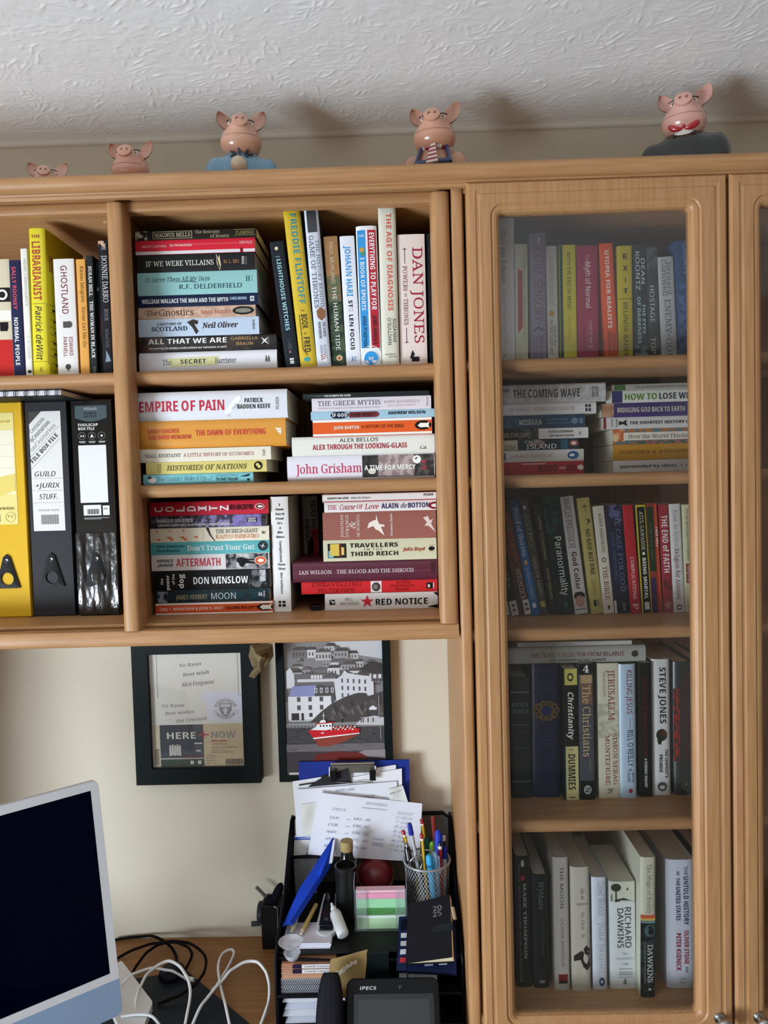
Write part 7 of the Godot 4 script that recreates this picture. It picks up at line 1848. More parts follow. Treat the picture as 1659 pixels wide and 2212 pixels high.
	book("P", Vector3(0.0623, 1.8046, 0.2965), 0.0211, 0.1930, 0.128, 90.00, 0.0, "ddd5da", "e9e2cf", "pale grey paperback with fine serif capitals, second from top of middle hutch right stack", "books stacked flat on the middle hutch shelf", [["t", "6c6a74", "r", 0.05, 0.575, 0.6, 0.36, "THE GREEK MYTHS"], ["t", "b8a8b0", "si", 0.05, 0.57, 0.22, 0.12, "STORIES OF THE GREEK GODS AND HEROES VIVIDLY RETOLD"], ["t", "c0a8a8", "r", 0.605, 0.9, 0.6, 0.2, "ROBIN WATERFIELD"], ["t", "c8b8b8", "si", 0.63, 0.87, 0.32, 0.12, "with KATHRYN WATERFIELD"], ["v", "7a6a70", "s", 0.965, 0.2, 0.85, 0.15, "Quercus"]])
	book("P", Vector3(0.0598, 1.8258, 0.2965), 0.0079, 0.2049, 0.128, 90.00, 0.0, "262829", "e9e2cf", "very thin black booklet, topmost of middle hutch right stack", "books stacked flat on the middle hutch shelf", [["t", "eceae6", "b", 0.17, 0.38, 0.45, 0.4, "THE ULTIMATE RIG GUIDE"], ["g", "6a6e70", 0.1, 0.5, 1.0, [-2, 0, 1, 0.1, 3, 0, 1, -0.1]]])
	book("P", Vector3(-0.2142, 1.4693, 0.2400), 0.0201, 0.2026, 0.128, 90.00, 0.0, "dd5a2c", "e9e2cf", "orange paperback with white edge bands, first from bottom of lower hutch left stack", "books stacked flat on the lower hutch shelf", [["r", "f2ede4", 0, 1, 0.84, 1], ["r", "f2ede4", 0, 1, 0, 0.14], ["t", "f6e4d4", "b", 0.035, 0.575, 0.5, 0.24, "CARL T. BERGSTROM & JEVIN D. WEST"], ["t", "3c1c12", "b", 0.595, 0.87, 0.52, 0.24, "CALLING BULLSH*T"], ["e", "1c1814", 0.935, 0.5, 0.7, 0.28], ["g", "f6f0e4", 0.935, 0.5, 0.8, [-0.6, 0, -0.3, 0.25, 0.4, 0.22, 0.7, 0.35, 0.6, 0, 0.7, -0.3, 0.4, -0.22, -0.3, -0.25]]])
	book("P", Vector3(-0.2198, 1.4896, 0.2400), 0.0221, 0.1961, 0.128, 90.00, 0.0, "1d2a2e", "e9e2cf", "dark teal black paperback with silver lettering, second from bottom of lower hutch left stack", "books stacked flat on the lower hutch shelf", [["n", "22282a", "1a3a40", 0.2, 1.0, 0.0, 1.0, 12], ["n", "8a98a8", "22282c", 0.02, 0.11, 0.0, 0.9, 13], ["t", "b8ac8a", "s", 0.18, 0.455, 0.45, 0.36, "JAMES HERBERT"], ["t", "b8c4c4", "s", 0.49, 0.705, 0.48, 0.5, "MOON"], ["t", "f0f0ee", "q", 0.905, 0.94, 0.56, 0.3, "&&"], ["v", "f0f0ee", "b", 0.955, 0.35, 0.8, 0.1, "PAN"]])
	book("P", Vector3(-0.2180, 1.5118, 0.2400), 0.0335, 0.2023, 0.128, 90.00, 0.0, "1a1919", "e9e2cf", "thick black paperback with stacked white lettering, third from bottom of lower hutch left stack", "books stacked flat on the lower hutch shelf", [["n", "1c1b1b", "6a6c70", 0.82, 0.97, 0.05, 0.95, 15], ["n", "c0c2c4", "77797c", 0.915, 0.965, 0.35, 0.95, 16], ["v", "f2f0ee", "b", 0.082, 0.3, 0.62, 0.13, "the"], ["v", "f2f0ee", "b", 0.13, 0.02, 0.78, 0.18, "power"], ["v", "f2f0ee", "b", 0.18, 0.3, 0.84, 0.13, "of the"], ["v", "f2f0ee", "b", 0.245, 0.1, 0.82, 0.27, "dog"], ["t", "f4f2f0", "b", 0.35, 0.815, 0.47, 0.36, "DON WINSLOW"]])
	book("P", Vector3(-0.2178, 1.5455, 0.2400), 0.0272, 0.2029, 0.128, 90.00, 0.0, "e2dedd", "e9e2cf", "white paperback with pink title and dark photo, fourth from bottom of lower hutch left stack", "books stacked flat on the lower hutch shelf", [["n", "8a8a8a", "2c2c2c", 0.63, 0.99, 0.03, 0.97, 17], ["n", "d0d0d0", "8a8a8a", 0.72, 0.86, 0.05, 0.95, 18], ["g", "121212", 0.79, 0.48, 1.0, [-0.5, 0.2, -0.2, 0.28, 0.2, 0.15, 0.9, 0.14, 0.9, 0.06, 0.2, 0.05, 0.9, -0.1, 0.9, -0.17, 0.1, -0.12, -0.1, -0.35, -0.3, -0.3, -0.35, -0.1, -0.5, 0]], ["t", "2a2626", "b", 0.05, 0.185, 0.64, 0.19, "HARALD"], ["t", "2a2626", "b", 0.05, 0.185, 0.36, 0.19, "JÄHNER"], ["t", "c84858", "b", 0.21, 0.585, 0.5, 0.5, "AFTERMATH"], ["e", "f2ede4", 0.925, 0.52, 0.38, 0.27], ["e", "d8582c", 0.925, 0.52, 0.34, 0.24], ["g", "f6f0e4", 0.925, 0.52, 0.5, [-0.4, 0, -0.1, 0.25, 0.35, 0.15, 0.45, 0, 0.35, -0.15, -0.1, -0.25]]])
	book("P", Vector3(-0.2169, 1.5729, 0.2400), 0.0213, 0.2043, 0.128, 90.00, 0.0, "5fb2b4", "e9e2cf", "teal paperback with white title, fourth from top of lower hutch left stack", "books stacked flat on the lower hutch shelf", [["t", "1e4a50", "b", 0.055, 0.295, 0.7, 0.22, "Seth Stephens-"], ["t", "1e4a50", "b", 0.055, 0.245, 0.34, 0.22, "Davidowitz"], ["t", "f2f4f0", "q", 0.31, 0.875, 0.5, 0.4, "Don't Trust Your Gut"], ["e", "2a3438", 0.945, 0.55, 0.4, 0.4], ["g", "cfd4d2", 0.945, 0.55, 0.6, [-0.4, 0.1, -0.1, 0.05, 0.2, 0.4, 0.1, 0, 0.4, -0.1, 0.05, -0.08, -0.1, -0.4, -0.1, -0.1]]])
	book("P", Vector3(-0.2168, 1.5943, 0.2400), 0.0240, 0.2041, 0.128, 90.00, 0.0, "e9e0c8", "e9e2cf", "cream paperback with black branches, third from top of lower hutch left stack", "books stacked flat on the lower hutch shelf", [["g", "28221e", 0.12, 0.5, 1.0, [-0.35, 0.5, -0.2, 0.5, 0.05, 0.15, 0.3, 0.5, 0.38, 0.5, 0.14, 0, 0.25, -0.5, 0.05, -0.5, -0.02, -0.1, -0.5, -0.3, -0.5, -0.36, -0.05, 0.05]], ["g", "d8622c", 0.09, 0.75, 0.9, [-0.4, 0.2, -0.2, 0.05, -0.35, 0]], ["g", "d8622c", 0.155, 0.3, 0.9, [-0.2, 0.1, 0.25, 0.1, 0.1, -0.05]], ["g", "d8622c", 0.09, 0.2, 0.9, [-0.4, 0.1, 0, 0.05, -0.2, -0.1]], ["g", "28221e", 0.23, 0.5, 1.0, [-0.35, 0.5, -0.2, 0.5, 0.05, 0.15, 0.3, 0.5, 0.38, 0.5, 0.14, 0, 0.25, -0.5, 0.05, -0.5, -0.02, -0.1, -0.5, -0.3, -0.5, -0.36, -0.05, 0.05]], ["g", "d8622c", 0.2, 0.75, 0.9, [-0.4, 0.2, -0.2, 0.05, -0.35, 0]], ["g", "d8622c", 0.265, 0.3, 0.9, [-0.2, 0.1, 0.25, 0.1, 0.1, -0.05]], ["g", "d8622c", 0.2, 0.2, 0.9, [-0.4, 0.1, 0, 0.05, -0.2, -0.1]], ["g", "28221e", 0.345, 0.5, 1.0, [-0.35, 0.5, -0.2, 0.5, 0.05, 0.15, 0.3, 0.5, 0.38, 0.5, 0.14, 0, 0.25, -0.5, 0.05, -0.5, -0.02, -0.1, -0.5, -0.3, -0.5, -0.36, -0.05, 0.05]], ["g", "d8622c", 0.315, 0.75, 0.9, [-0.4, 0.2, -0.2, 0.05, -0.35, 0]], ["g", "d8622c", 0.38, 0.3, 0.9, [-0.2, 0.1, 0.25, 0.1, 0.1, -0.05]], ["g", "d8622c", 0.315, 0.2, 0.9, [-0.4, 0.1, 0, 0.05, -0.2, -0.1]], ["g", "28221e", 0.505, 0.5, 1.0, [-0.3, 0.5, -0.1, 0.5, 0.05, 0, 0.35, -0.5, 0.3, -0.5, -0.05, -0.05]], ["r", "b9b09a", 0.445, 0.447, 0.1, 0.9], ["t", "5a544a", "r", 0.55, 0.905, 0.7, 0.26, "THE BURIED GIANT"], ["t", "d8835a", "r", 0.55, 0.91, 0.32, 0.27, "KAZUO ISHIGURO"], ["v", "2a2622", "b", 0.955, 0.45, 0.65, 0.22, "ff"]])
	book("P", Vector3(-0.2216, 1.6185, 0.2400), 0.0209, 0.1977, 0.128, 90.00, 0.0, "3a3a40", "e9e2cf", "grey and purple paperback with smoke pattern, second from top of lower hutch left stack", "books stacked flat on the lower hutch shelf", [["n", "2c2c32", "5c5c70", 0.0, 0.45, 0.0, 1.0, 22], ["n", "9088b4", "3c3a48", 0.42, 0.72, 0.0, 1.0, 23], ["n", "8a7cb8", "746aa0", 0.72, 0.96, 0.0, 1.0, 24], ["r", "1a1a1e", 0.835, 0.925, 0.35, 0.72], ["t", "e8e6e4", "b", 0.845, 0.915, 0.62, 0.14, "LIBRARY"], ["t", "e8e6e4", "b", 0.845, 0.915, 0.44, 0.14, "WEIRD"], ["t", "f2f0ee", "b", 0.055, 0.37, 0.62, 0.27, "SUNLESS SOLSTICE"], ["t", "eae8e6", "b", 0.06, 0.69, 0.25, 0.19, "STRANGE CHRISTMAS TALES FOR THE LONGEST NIGHTS"], ["e", "1c1a20", 0.985, 0.7, 0.15, 0.1]])
	book("P", Vector3(-0.2168, 1.6396, 0.2400), 0.0236, 0.2030, 0.128, 90.00, 0.0, "c8283c", "e9e2cf", "red paperback with sideways white letters, topmost of lower hutch left stack", "books stacked flat on the lower hutch shelf", [["v", "f4f0ee", "b", 0.075, 0.3, 0.68, 0.62, "C"], ["v", "f4f0ee", "b", 0.1675, 0.3, 0.68, 0.62, "O"], ["v", "f4f0ee", "b", 0.26, 0.3, 0.68, 0.62, "L"], ["v", "f4f0ee", "b", 0.3525, 0.3, 0.68, 0.62, "D"], ["v", "f4f0ee", "b", 0.445, 0.3, 0.68, 0.62, "I"], ["v", "f4f0ee", "b", 0.5375, 0.3, 0.68, 0.62, "T"], ["v", "f4f0ee", "b", 0.63, 0.3, 0.68, 0.62, "Z"], ["t", "1c1416", "b", 0.675, 0.875, 0.52, 0.36, "BEN MACINTYRE"], ["e", "f4efe6", 0.93, 0.53, 0.34, 0.22], ["e", "c8283c", 0.93, 0.53, 0.3, 0.19], ["e", "1a1512", 0.93, 0.53, 0.26, 0.15], ["g", "f4efe6", 0.93, 0.53, 0.5, [-0.4, 0, -0.1, 0.2, 0.35, 0.12, 0.45, 0, 0.35, -0.12, -0.1, -0.2]]])
	book("P", Vector3(-0.2136, 1.4693, 0.2350), 0.0299, 0.1982, 0.135, 0.00, 0.0, "ecebe8", "e9e2cf", "white paperback with stacked black words, leftmost standing on lower hutch shelf", "books standing on the lower hutch shelf", [["v", "2c2c2c", "b", 0.07, 0.46, 0.54, 0.13, "I"], ["v", "2c2c2c", "b", 0.11, 0.25, 0.75, 0.12, "Think"], ["v", "2c2c2c", "b", 0.1497, 0.25, 0.75, 0.12, "You'll"], ["v", "2c2c2c", "b", 0.1894, 0.29, 0.71, 0.12, "Find"], ["v", "2c2c2c", "b", 0.2291, 0.36, 0.64, 0.12, "It's"], ["v", "2c2c2c", "b", 0.2688, 0.45, 0.55, 0.12, "a"], ["v", "2c2c2c", "b", 0.3085, 0.36, 0.64, 0.12, "Bit"], ["v", "2c2c2c", "b", 0.3482, 0.27, 0.73, 0.12, "More"], ["t", "2c2c2c", "b", 0.385, 0.565, 0.5, 0.13, "Complicated"], ["v", "2c2c2c", "b", 0.588, 0.3, 0.72, 0.12, "Than"], ["v", "2c2c2c", "b", 0.625, 0.32, 0.72, 0.12, "That"], ["t", "3c3c3c", "b", 0.66, 0.845, 0.5, 0.12, "Ben Goldacre"], ["r", "1c1c1c", 0.905, 0.955, 0.28, 0.68], ["r", "ecebe8", 0.925, 0.932, 0.28, 0.68], ["r", "ecebe8", 0.905, 0.955, 0.44, 0.5]], "8a8478")
	book("P", Vector3(-0.1784, 1.4693, 0.0680), 0.0288, 0.1945, 0.052, 0.52, 0.0, "908a82", "e9e2cf", "grey and red paperback behind two stacks, second from left standing on lower hutch shelf", "books standing on the lower hutch shelf", [["r", "b02028", 0.33, 1, 0.5, 1], ["t", "1c1a1a", "b", 0.05, 0.42, 0.74, 0.34, "PEOPLE WHO EAT"], ["t", "1c1a1a", "b", 0.23, 0.46, 0.3, 0.34, "DARKNESS"], ["g", "16110f", 0.53, 0.35, 1.0, [-0.9, 0.2, -0.5, 0.35, 0.1, 0.3, 0.9, 0.05, 0.5, -0.1, -0.4, -0.1]]])
	book("P", Vector3(-0.1488, 1.4693, 0.0660), 0.0135, 0.1885, 0.050, 0.62, 0.0, "211d1e", "e9e2cf", "black paperback deep behind the right stack, rightmost standing on lower hutch shelf", "books standing on the lower hutch shelf", [["t", "6a625c", "s", 0.3, 0.6, 0.5, 0.3, "A NOVEL"]])
	book("P", Vector3(0.0688, 1.4693, 0.2350), 0.0281, 0.1941, 0.128, 90.00, 0.0, "e6e2de", "e9e2cf", "white paperback with a red star, first from bottom of lower hutch right stack", "books stacked flat on the lower hutch shelf", [["r", "2a2a2a", 0.04, 0.09, 0.34, 0.66], ["g", "e6e2de", 0.066, 0.5, 0.5, [-0.3, 0.3, 0.1, 0.1, 0.35, 0.2, 0.1, -0.2]], ["t", "8a8686", "s", 0.18, 0.25, 0.67, 0.18, "BILL"], ["t", "8a8686", "s", 0.135, 0.3, 0.4, 0.18, "BROWDER"], ["g", "d43444", 0.375, 0.5, 0.82, [0, 0.5, 0.12, 0.16, 0.48, 0.15, 0.19, -0.06, 0.3, -0.4, 0, -0.2, -0.3, -0.4, -0.19, -0.06, -0.48, 0.15, -0.12, 0.16]], ["t", "141212", "b", 0.45, 0.91, 0.46, 0.38, "RED NOTICE"], ["g", "1c1a1a", 0.975, 0.85, 1.0, [-0.1, 0.1, 0.6, 0.2, 0.6, -0.1]], ["g", "1c1a1a", 0.96, 0.1, 1.0, [-0.4, 0, 0.3, 0.15, 0.8, 0.1, 0.8, -0.1]]])
	book("P", Vector3(0.0689, 1.4976, 0.2310), 0.0206, 0.2345, 0.128, 90.00, 0.0, "d62c30", "e9e2cf", "red paperback with a small portrait panel, second from bottom of lower hutch right stack", "books stacked flat on the lower hutch shelf", [["t", "8a1a20", "r", 0.075, 0.44, 0.78, 0.34, "UNRAVELLING"], ["t", "8a1a20", "r", 0.12, 0.39, 0.26, 0.36, "PILTDOWN"], ["r", "efe9e4", 0.51, 0.59, 0.03, 0.97], ["e", "4c4642", 0.55, 0.5, 0.36, 0.38], ["e", "8a827a", 0.545, 0.5, 0.18, 0.2], ["t", "7a1a1c", "r", 0.7, 0.8, 0.82, 0.18, "JOHN"], ["t", "7a1a1c", "r", 0.655, 0.83, 0.54, 0.18, "EVANGELIST"], ["t", "7a1a1c", "r", 0.69, 0.79, 0.26, 0.18, "WALSH"], ["r", "1a1616", 0.92, 0.965, 0.25, 0.75], ["r", "ece6e2", 0.93, 0.945, 0.35, 0.6], ["r", "ece6e2", 0.968, 0.975, 0.25, 0.75]])
	book("H", Vector3(0.0694, 1.5184, 0.2350), 0.0352, 0.2487, 0.155, 90.00, 0.0, "5c2a38", "e9e2cf", "maroon hardback with white serif capitals, third from bottom of lower hutch right stack", "books stacked flat on the lower hutch shelf", [["r", "6a3242", 0, 1, 0.42, 0.5], ["t", "ece4e2", "r", 0.045, 0.27, 0.5, 0.18, "IAN WILSON"], ["t", "ece4e2", "r", 0.305, 0.835, 0.5, 0.18, "THE BLOOD AND THE SHROUD"], ["r", "43202a", 0.955, 0.985, 0.3, 0.85]])
	book("P", Vector3(0.0687, 1.5538, 0.2350), 0.0364, 0.1943, 0.128, 90.00, 0.0, "d2cfb0", "e9e2cf", "pale olive paperback with a small poster picture, fourth from bottom of lower hutch right stack", "books stacked flat on the lower hutch shelf", [["r", "26221e", 0.04, 0.205, 0.16, 0.84], ["r", "7ab4c4", 0.046, 0.09, 0.18, 0.5], ["r", "d8bc54", 0.062, 0.145, 0.26, 0.82], ["r", "5a2a1c", 0.142, 0.165, 0.18, 0.8], ["r", "e0c070", 0.16, 0.185, 0.3, 0.66], ["t", "1e1e18", "b", 0.235, 0.66, 0.73, 0.2, "TRAVELLERS"], ["t", "3a3a30", "s", 0.36, 0.52, 0.53, 0.08, "I N  T H E"], ["t", "1e1e18", "b", 0.24, 0.66, 0.33, 0.2, "THIRD REICH"], ["t", "b0482e", "bi", 0.7, 0.89, 0.5, 0.17, "Julia Boyd"], ["r", "8a8870", 0.93, 0.985, 0.66, 0.67], ["r", "8a8870", 0.93, 0.985, 0.34, 0.35], ["e", "1c1c18", 0.955, 0.5, 0.14, 0.1]])
	book("P", Vector3(0.0690, 1.5903, 0.2350), 0.0474, 0.1940, 0.128, 90.00, 0.0, "9c6258", "e9e2cf", "thick brown pink paperback with a white bird, third from top of lower hutch right stack", "books stacked flat on the lower hutch shelf", [["v", "ece2d6", "r", 0.17, 0.1, 0.92, 0.1, "JONATHAN"], ["v", "ece2d6", "r", 0.215, 0.1, 0.92, 0.1, "STRANGE"], ["v", "ece2d6", "ri", 0.262, 0.4, 0.66, 0.22, "&"], ["v", "ece2d6", "r", 0.312, 0.1, 0.92, 0.1, "Mr NORRELL"], ["g", "f2e8da", 0.47, 0.5, 1.0, [-0.32, -0.1, -0.25, 0.1, -0.1, 0.18, 0, 0.2, 0.02, 0.4, 0.06, 0.2, 0.12, 0.05, 0.3, 0.02, 0.32, -0.05, 0.18, -0.05, 0.3, -0.38, 0.1, -0.2, -0.02, -0.14, -0.1, -0.02]], ["v", "ece2d6", "q", 0.605, 0.12, 0.92, 0.08, "Susanna Clarke"], ["g", "e2d4c8", 0.93, 0.52, 0.9, [-0.2, 0.25, 0, 0.3, 0.08, 0.12, 0.2, 0.2, 0.12, 0, 0.3, -0.35, 0.02, -0.1, -0.15, -0.08, -0.05, 0.05]]])
	book("P", Vector3(0.0698, 1.6380, 0.2350), 0.0170, 0.1914, 0.128, 90.00, 0.0, "efeae8", "e9e2cf", "white paperback with red and blue hand lettering, second from top of lower hutch right stack", "books stacked flat on the lower hutch shelf", [["t", "b0304a", "r", 0.03, 0.11, 0.5, 0.44, "THE"], ["t", "b0304a", "ri", 0.135, 0.27, 0.5, 0.52, "Course"], ["t", "b0304a", "r", 0.29, 0.345, 0.5, 0.42, "OF"], ["t", "b0304a", "ri", 0.36, 0.48, 0.5, 0.52, "Love"], ["t", "2c3468", "b", 0.51, 0.66, 0.52, 0.5, "ALAIN"], ["t", "2c3468", "ri", 0.68, 0.735, 0.52, 0.46, "de"], ["t", "2c3468", "b", 0.75, 0.94, 0.52, 0.5, "BOTTON"], ["e", "8a1c24", 0.985, 0.45, 0.6, 0.36], ["e", "efeae8", 0.995, 0.45, 0.45, 0.18]])
	book("P", Vector3(0.0702, 1.6552, 0.2350), 0.0138, 0.1945, 0.128, 90.00, 0.0, "eeebe8", "e9e2cf", "thin white paperback with red bands, topmost of lower hutch right stack", "books stacked flat on the lower hutch shelf", [["r", "b82c34", 0, 1, 0, 0.13], ["r", "b82c34", 0, 1, 0.93, 1], ["t", "3c3a3c", "b", 0.045, 0.23, 0.5, 0.24, "ESSAYS IN LOVE"], ["t", "3c3a3c", "s", 0.25, 0.42, 0.5, 0.24, "Alain de Botton"], ["t", "2c2c2c", "b", 0.89, 0.975, 0.66, 0.26, "PICADOR"]])
	book("P", Vector3(0.1829, 1.8758, 0.2350), 0.0264, 0.2489, 0.128, -0.58, 0.0, "dedcd8", "e9e2cf", "tall white book half behind the door frame, leftmost on top cabinet shelf", "books standing on the top cabinet shelf", [["t", "2c2e30", "s", 0.08, 0.44, 0.3, 0.3, "Chris van Tulleken"], ["t", "b9a894", "s", 0.47, 0.93, 0.34, 0.3, "Ultra-Processed People"], ["t", "2c2c2c", "s", 0.965, 1, 0.5, 0.5, "W&N"]])
	book("P", Vector3(0.2103, 1.8757, 0.2350), 0.0210, 0.2052, 0.128, -0.63, 0.0, "d8dcbc", "e9e2cf", "cream paperback with a slanted red strip, second from left on top cabinet shelf", "books standing on the top cabinet shelf", [["g", "b83a3c", 0.45, 0.35, 1.0, [-2.5, -0.14, 2.7, -0.14, 2.2, 0.22, -2.2, 0.22]], ["t", "8a8a6a", "s", 0.08, 0.75, 0.72, 0.14, "TEXTBOOK OF SMALL THINGS AND HOW THEY GO"]])
	book("H", Vector3(0.2352, 1.8757, 0.2350), 0.0276, 0.2227, 0.155, -0.51, 0.0, "968aa2", "e9e2cf", "mauve hardback with stretched pink capitals, third from left on top cabinet shelf", "books standing on the top cabinet shelf", [["t", "e6e2e2", "b", 0.04, 0.07, 0.55, 0.16, "N"], ["t", "6e5a74", "s", 0.11, 0.32, 0.5, 0.52, "EXTRA"], ["t", "7a3a50", "s", 0.35, 0.66, 0.5, 0.5, "SENSORY"], ["g", "3a3240", 0.72, 0.5, 0.9, [-0.2, 0, 0.1, 0.4, 0.12, 0.3, -0.08, 0, 0.12, -0.3, 0.1, -0.4]], ["t", "5a4e62", "s", 0.77, 0.94, 0.66, 0.26, "BRIAN"], ["t", "5a4e62", "s", 0.77, 0.95, 0.3, 0.26, "CLEGG"]])
	book("P", Vector3(0.2649, 1.8755, 0.2350), 0.0174, 0.2005, 0.128, 0.00, 0.0, "d6d6cc", "e9e2cf", "white paperback with a yellow dot, fourth from left on top cabinet shelf", "books standing on the top cabinet shelf", [["t", "b0aa98", "r", 0.09, 0.5, 0.45, 0.4, "GABOR MATÉ"], ["e", "c8a23c", 0.56, 0.4, 0.28, 0.26], ["t", "44443c", "r", 0.66, 0.83, 0.7, 0.24, "When the"], ["t", "44443c", "r", 0.62, 0.9, 0.36, 0.26, "BODY SAYS NO"]])
	book("P", Vector3(0.2867, 1.8755, 0.2350), 0.0272, 0.2013, 0.128, 0.00, 0.0, "d6cc2c", "e9e2cf", "lime yellow paperback with dark capitals, fifth from left on top cabinet shelf", "books standing on the top cabinet shelf", [["r", "1f4648", 0, 1, 0, 0.18], ["t", "3c3a14", "s", 0.06, 0.53, 0.56, 0.24, "WITH THE END IN MIND"], ["t", "b0a428", "s", 0.57, 0.8, 0.56, 0.2, "Kathryn Mannix"], ["e", "3c3a14", 0.965, 0.6, 0.14, 0.12]])
	book("P", Vector3(0.3155, 1.8755, 0.2350), 0.0349, 0.1994, 0.128, 0.00, 0.0, "a02a4a", "e9e2cf", "thick crimson paperback with white lettering, sixth from left on top cabinet shelf", "books standing on the top cabinet shelf", [["t", "d8a0a8", "s", 0.08, 0.14, 0.5, 0.17, "the"], ["t", "f0e8e6", "s", 0.14, 0.52, 0.52, 0.25, "Myth of Normal"], ["t", "e0a8b0", "s", 0.63, 0.86, 0.62, 0.14, "GABOR MATÉ"], ["t", "c88898", "s", 0.63, 0.85, 0.46, 0.08, "with DANIEL MATÉ"], ["e", "f0e0e0", 0.985, 0.5, 0.06, 0.05]])
	book("P", Vector3(0.3614, 1.8755, 0.2350), 0.0221, 0.2016, 0.128, 2.20, 0.0, "dc5420", "e9e2cf", "bright orange paperback with white capitals, seventh from left on top cabinet shelf", "books standing on the top cabinet shelf", [["t", "f0e6da", "b", 0.06, 0.7, 0.5, 0.3, "UTOPIA FOR REALISTS"], ["t", "6a2a14", "s", 0.75, 0.94, 0.72, 0.22, "RUTGER"], ["t", "6a2a14", "s", 0.73, 0.96, 0.38, 0.22, "BREGMAN"]])
	book("P", Vector3(0.3838, 1.8755, 0.2350), 0.0242, 0.1968, 0.128, 0.00, 0.0, "b8a81e", "e9e2cf", "mustard yellow paperback with spaced letters, sixth from right on top cabinet shelf", "books standing on the top cabinet shelf", [["v", "1c1a08", "b", 0.09, 0.36, 0.68, 0.34, "E"], ["v", "1c1a08", "b", 0.19, 0.36, 0.68, 0.34, "X"], ["v", "1c1a08", "b", 0.29, 0.46, 0.56, 0.34, "I"], ["v", "1c1a08", "b", 0.38, 0.36, 0.68, 0.34, "T"], ["r", "5a520c", 0.445, 0.449, 0, 1], ["t", "3c3810", "s", 0.48, 0.94, 0.5, 0.3, "BELINDA BAUER"]])
	book("P", Vector3(0.4119, 1.8755, 0.2350), 0.0217, 0.1982, 0.128, 0.52, 0.0, "2c3334", "e9e2cf", "charcoal paperback with pale spaced capitals, fifth from right on top cabinet shelf", "books standing on the top cabinet shelf", [["t", "d0d2d0", "s", 0.12, 0.33, 0.7, 0.28, "DEAN"], ["t", "d0d2d0", "s", 0.06, 0.38, 0.3, 0.3, "KOONTZ"], ["t", "a0b8bc", "b", 0.5, 0.75, 0.72, 0.24, "THE EYES"], ["t", "a0b8bc", "b", 0.44, 0.83, 0.34, 0.26, "OF DARKNESS"], ["n", "2c3334", "7a8688", 0.85, 1.0, 0.0, 1.0, 31], ["r", "e6e6e2", 0.955, 0.985, 0.35, 0.45], ["r", "e6e6e2", 0.955, 0.985, 0.55, 0.65]])
	book("P", Vector3(0.4350, 1.8755, 0.2350), 0.0180, 0.1952, 0.128, 0.84, 0.0, "3c3a38", "e9e2cf", "dark grey paperback with two white words, fourth from right on top cabinet shelf", "books standing on the top cabinet shelf", [["n", "3c3a38", "5c5e60", 0.02, 0.2, 0.0, 1.0, 32], ["t", "cfcac4", "s", 0.34, 0.65, 0.4, 0.42, "HOSTAGE"], ["t", "6a6662", "s", 0.33, 0.62, 0.8, 0.2, "THE HANDSHEAD"], ["t", "cfcac4", "s", 0.78, 0.96, 0.4, 0.42, "TOPE"], ["t", "6a6662", "s", 0.78, 0.96, 0.8, 0.2, "REBECCA"]])
	book("P", Vector3(0.4567, 1.8755, 0.2350), 0.0258, 0.1762, 0.128, 1.92, 0.0, "b4b6b4", "e9e2cf", "silver grey paperback with outlined lettering, third from right on top cabinet shelf", "books standing on the top cabinet shelf", [["t", "6a6e72", "r", 0.05, 0.36, 0.66, 0.3, "Bernard"], ["t", "6a6e72", "r", 0.03, 0.37, 0.36, 0.3, "Cornwell"], ["t", "5a5e62", "r", 0.4, 0.72, 0.5, 0.36, "ENEMY"], ["t", "6a5a50", "r", 0.72, 0.76, 0.5, 0.18, "of"], ["t", "5a5e62", "r", 0.77, 0.97, 0.5, 0.36, "GOD"]])
	book("P", Vector3(0.4849, 1.8755, 0.2350), 0.0259, 0.2021, 0.128, 1.72, 0.0, "2c4a72", "e9e2cf", "dark blue paperback at the frame edge, second from right on top cabinet shelf", "books standing on the top cabinet shelf", [["t", "7f9cc0", "s", 0.03, 0.27, 0.7, 0.34, "Outliers"], ["n", "2c4a72", "4a6a94", 0.35, 0.9, 0.1, 0.6, 33]])
	book("H", Vector3(0.5151, 1.8755, 0.2350), 0.0232, 0.2163, 0.155, 0.82, 0.0, "b0aca2", "e9e2cf", "grey hardback hidden by the door stile, rightmost on top cabinet shelf", "books standing on the top cabinet shelf", [])
	book("P", Vector3(0.3167, 1.6930, 0.2550), 0.0214, 0.1591, 0.128, 90.00, 0.0, "b42a34", "e9e2cf", "red paperback with big dark capitals, first from bottom of second cabinet shelf left stack", "books stacked flat on the second cabinet shelf", [["t", "4a1016", "b", 0.52, 0.72, 0.48, 0.5, "BLOOD"], ["t", "f0d8d4", "si", 0.74, 0.81, 0.48, 0.2, "AND"], ["t", "4a1016", "b", 0.82, 0.93, 0.48, 0.5, "OIL"], ["e", "f0e6e0", 0.965, 0.5, 0.24, 0.2], ["r", "e6d4cf", 0.35, 0.6, 0.82, 0.88]])
	book("P", Vector3(0.3171, 1.7146, 0.2550), 0.0195, 0.1566, 0.128, 90.00, 0.0, "d6d2cc", "e9e2cf", "white paperback with a blue oval, second from bottom of second cabinet shelf left stack", "books stacked flat on the second cabinet shelf", [["t", "b08078", "s", 0.22, 0.67, 0.5, 0.28, "JAMES NESTOR"], ["e", "2a5c94", 0.885, 0.5, 0.48, 0.34], ["e", "f0efe8", 0.875, 0.5, 0.22, 0.12], ["r", "4a6a8a", 0.15, 0.17, 0.2, 0.8]])
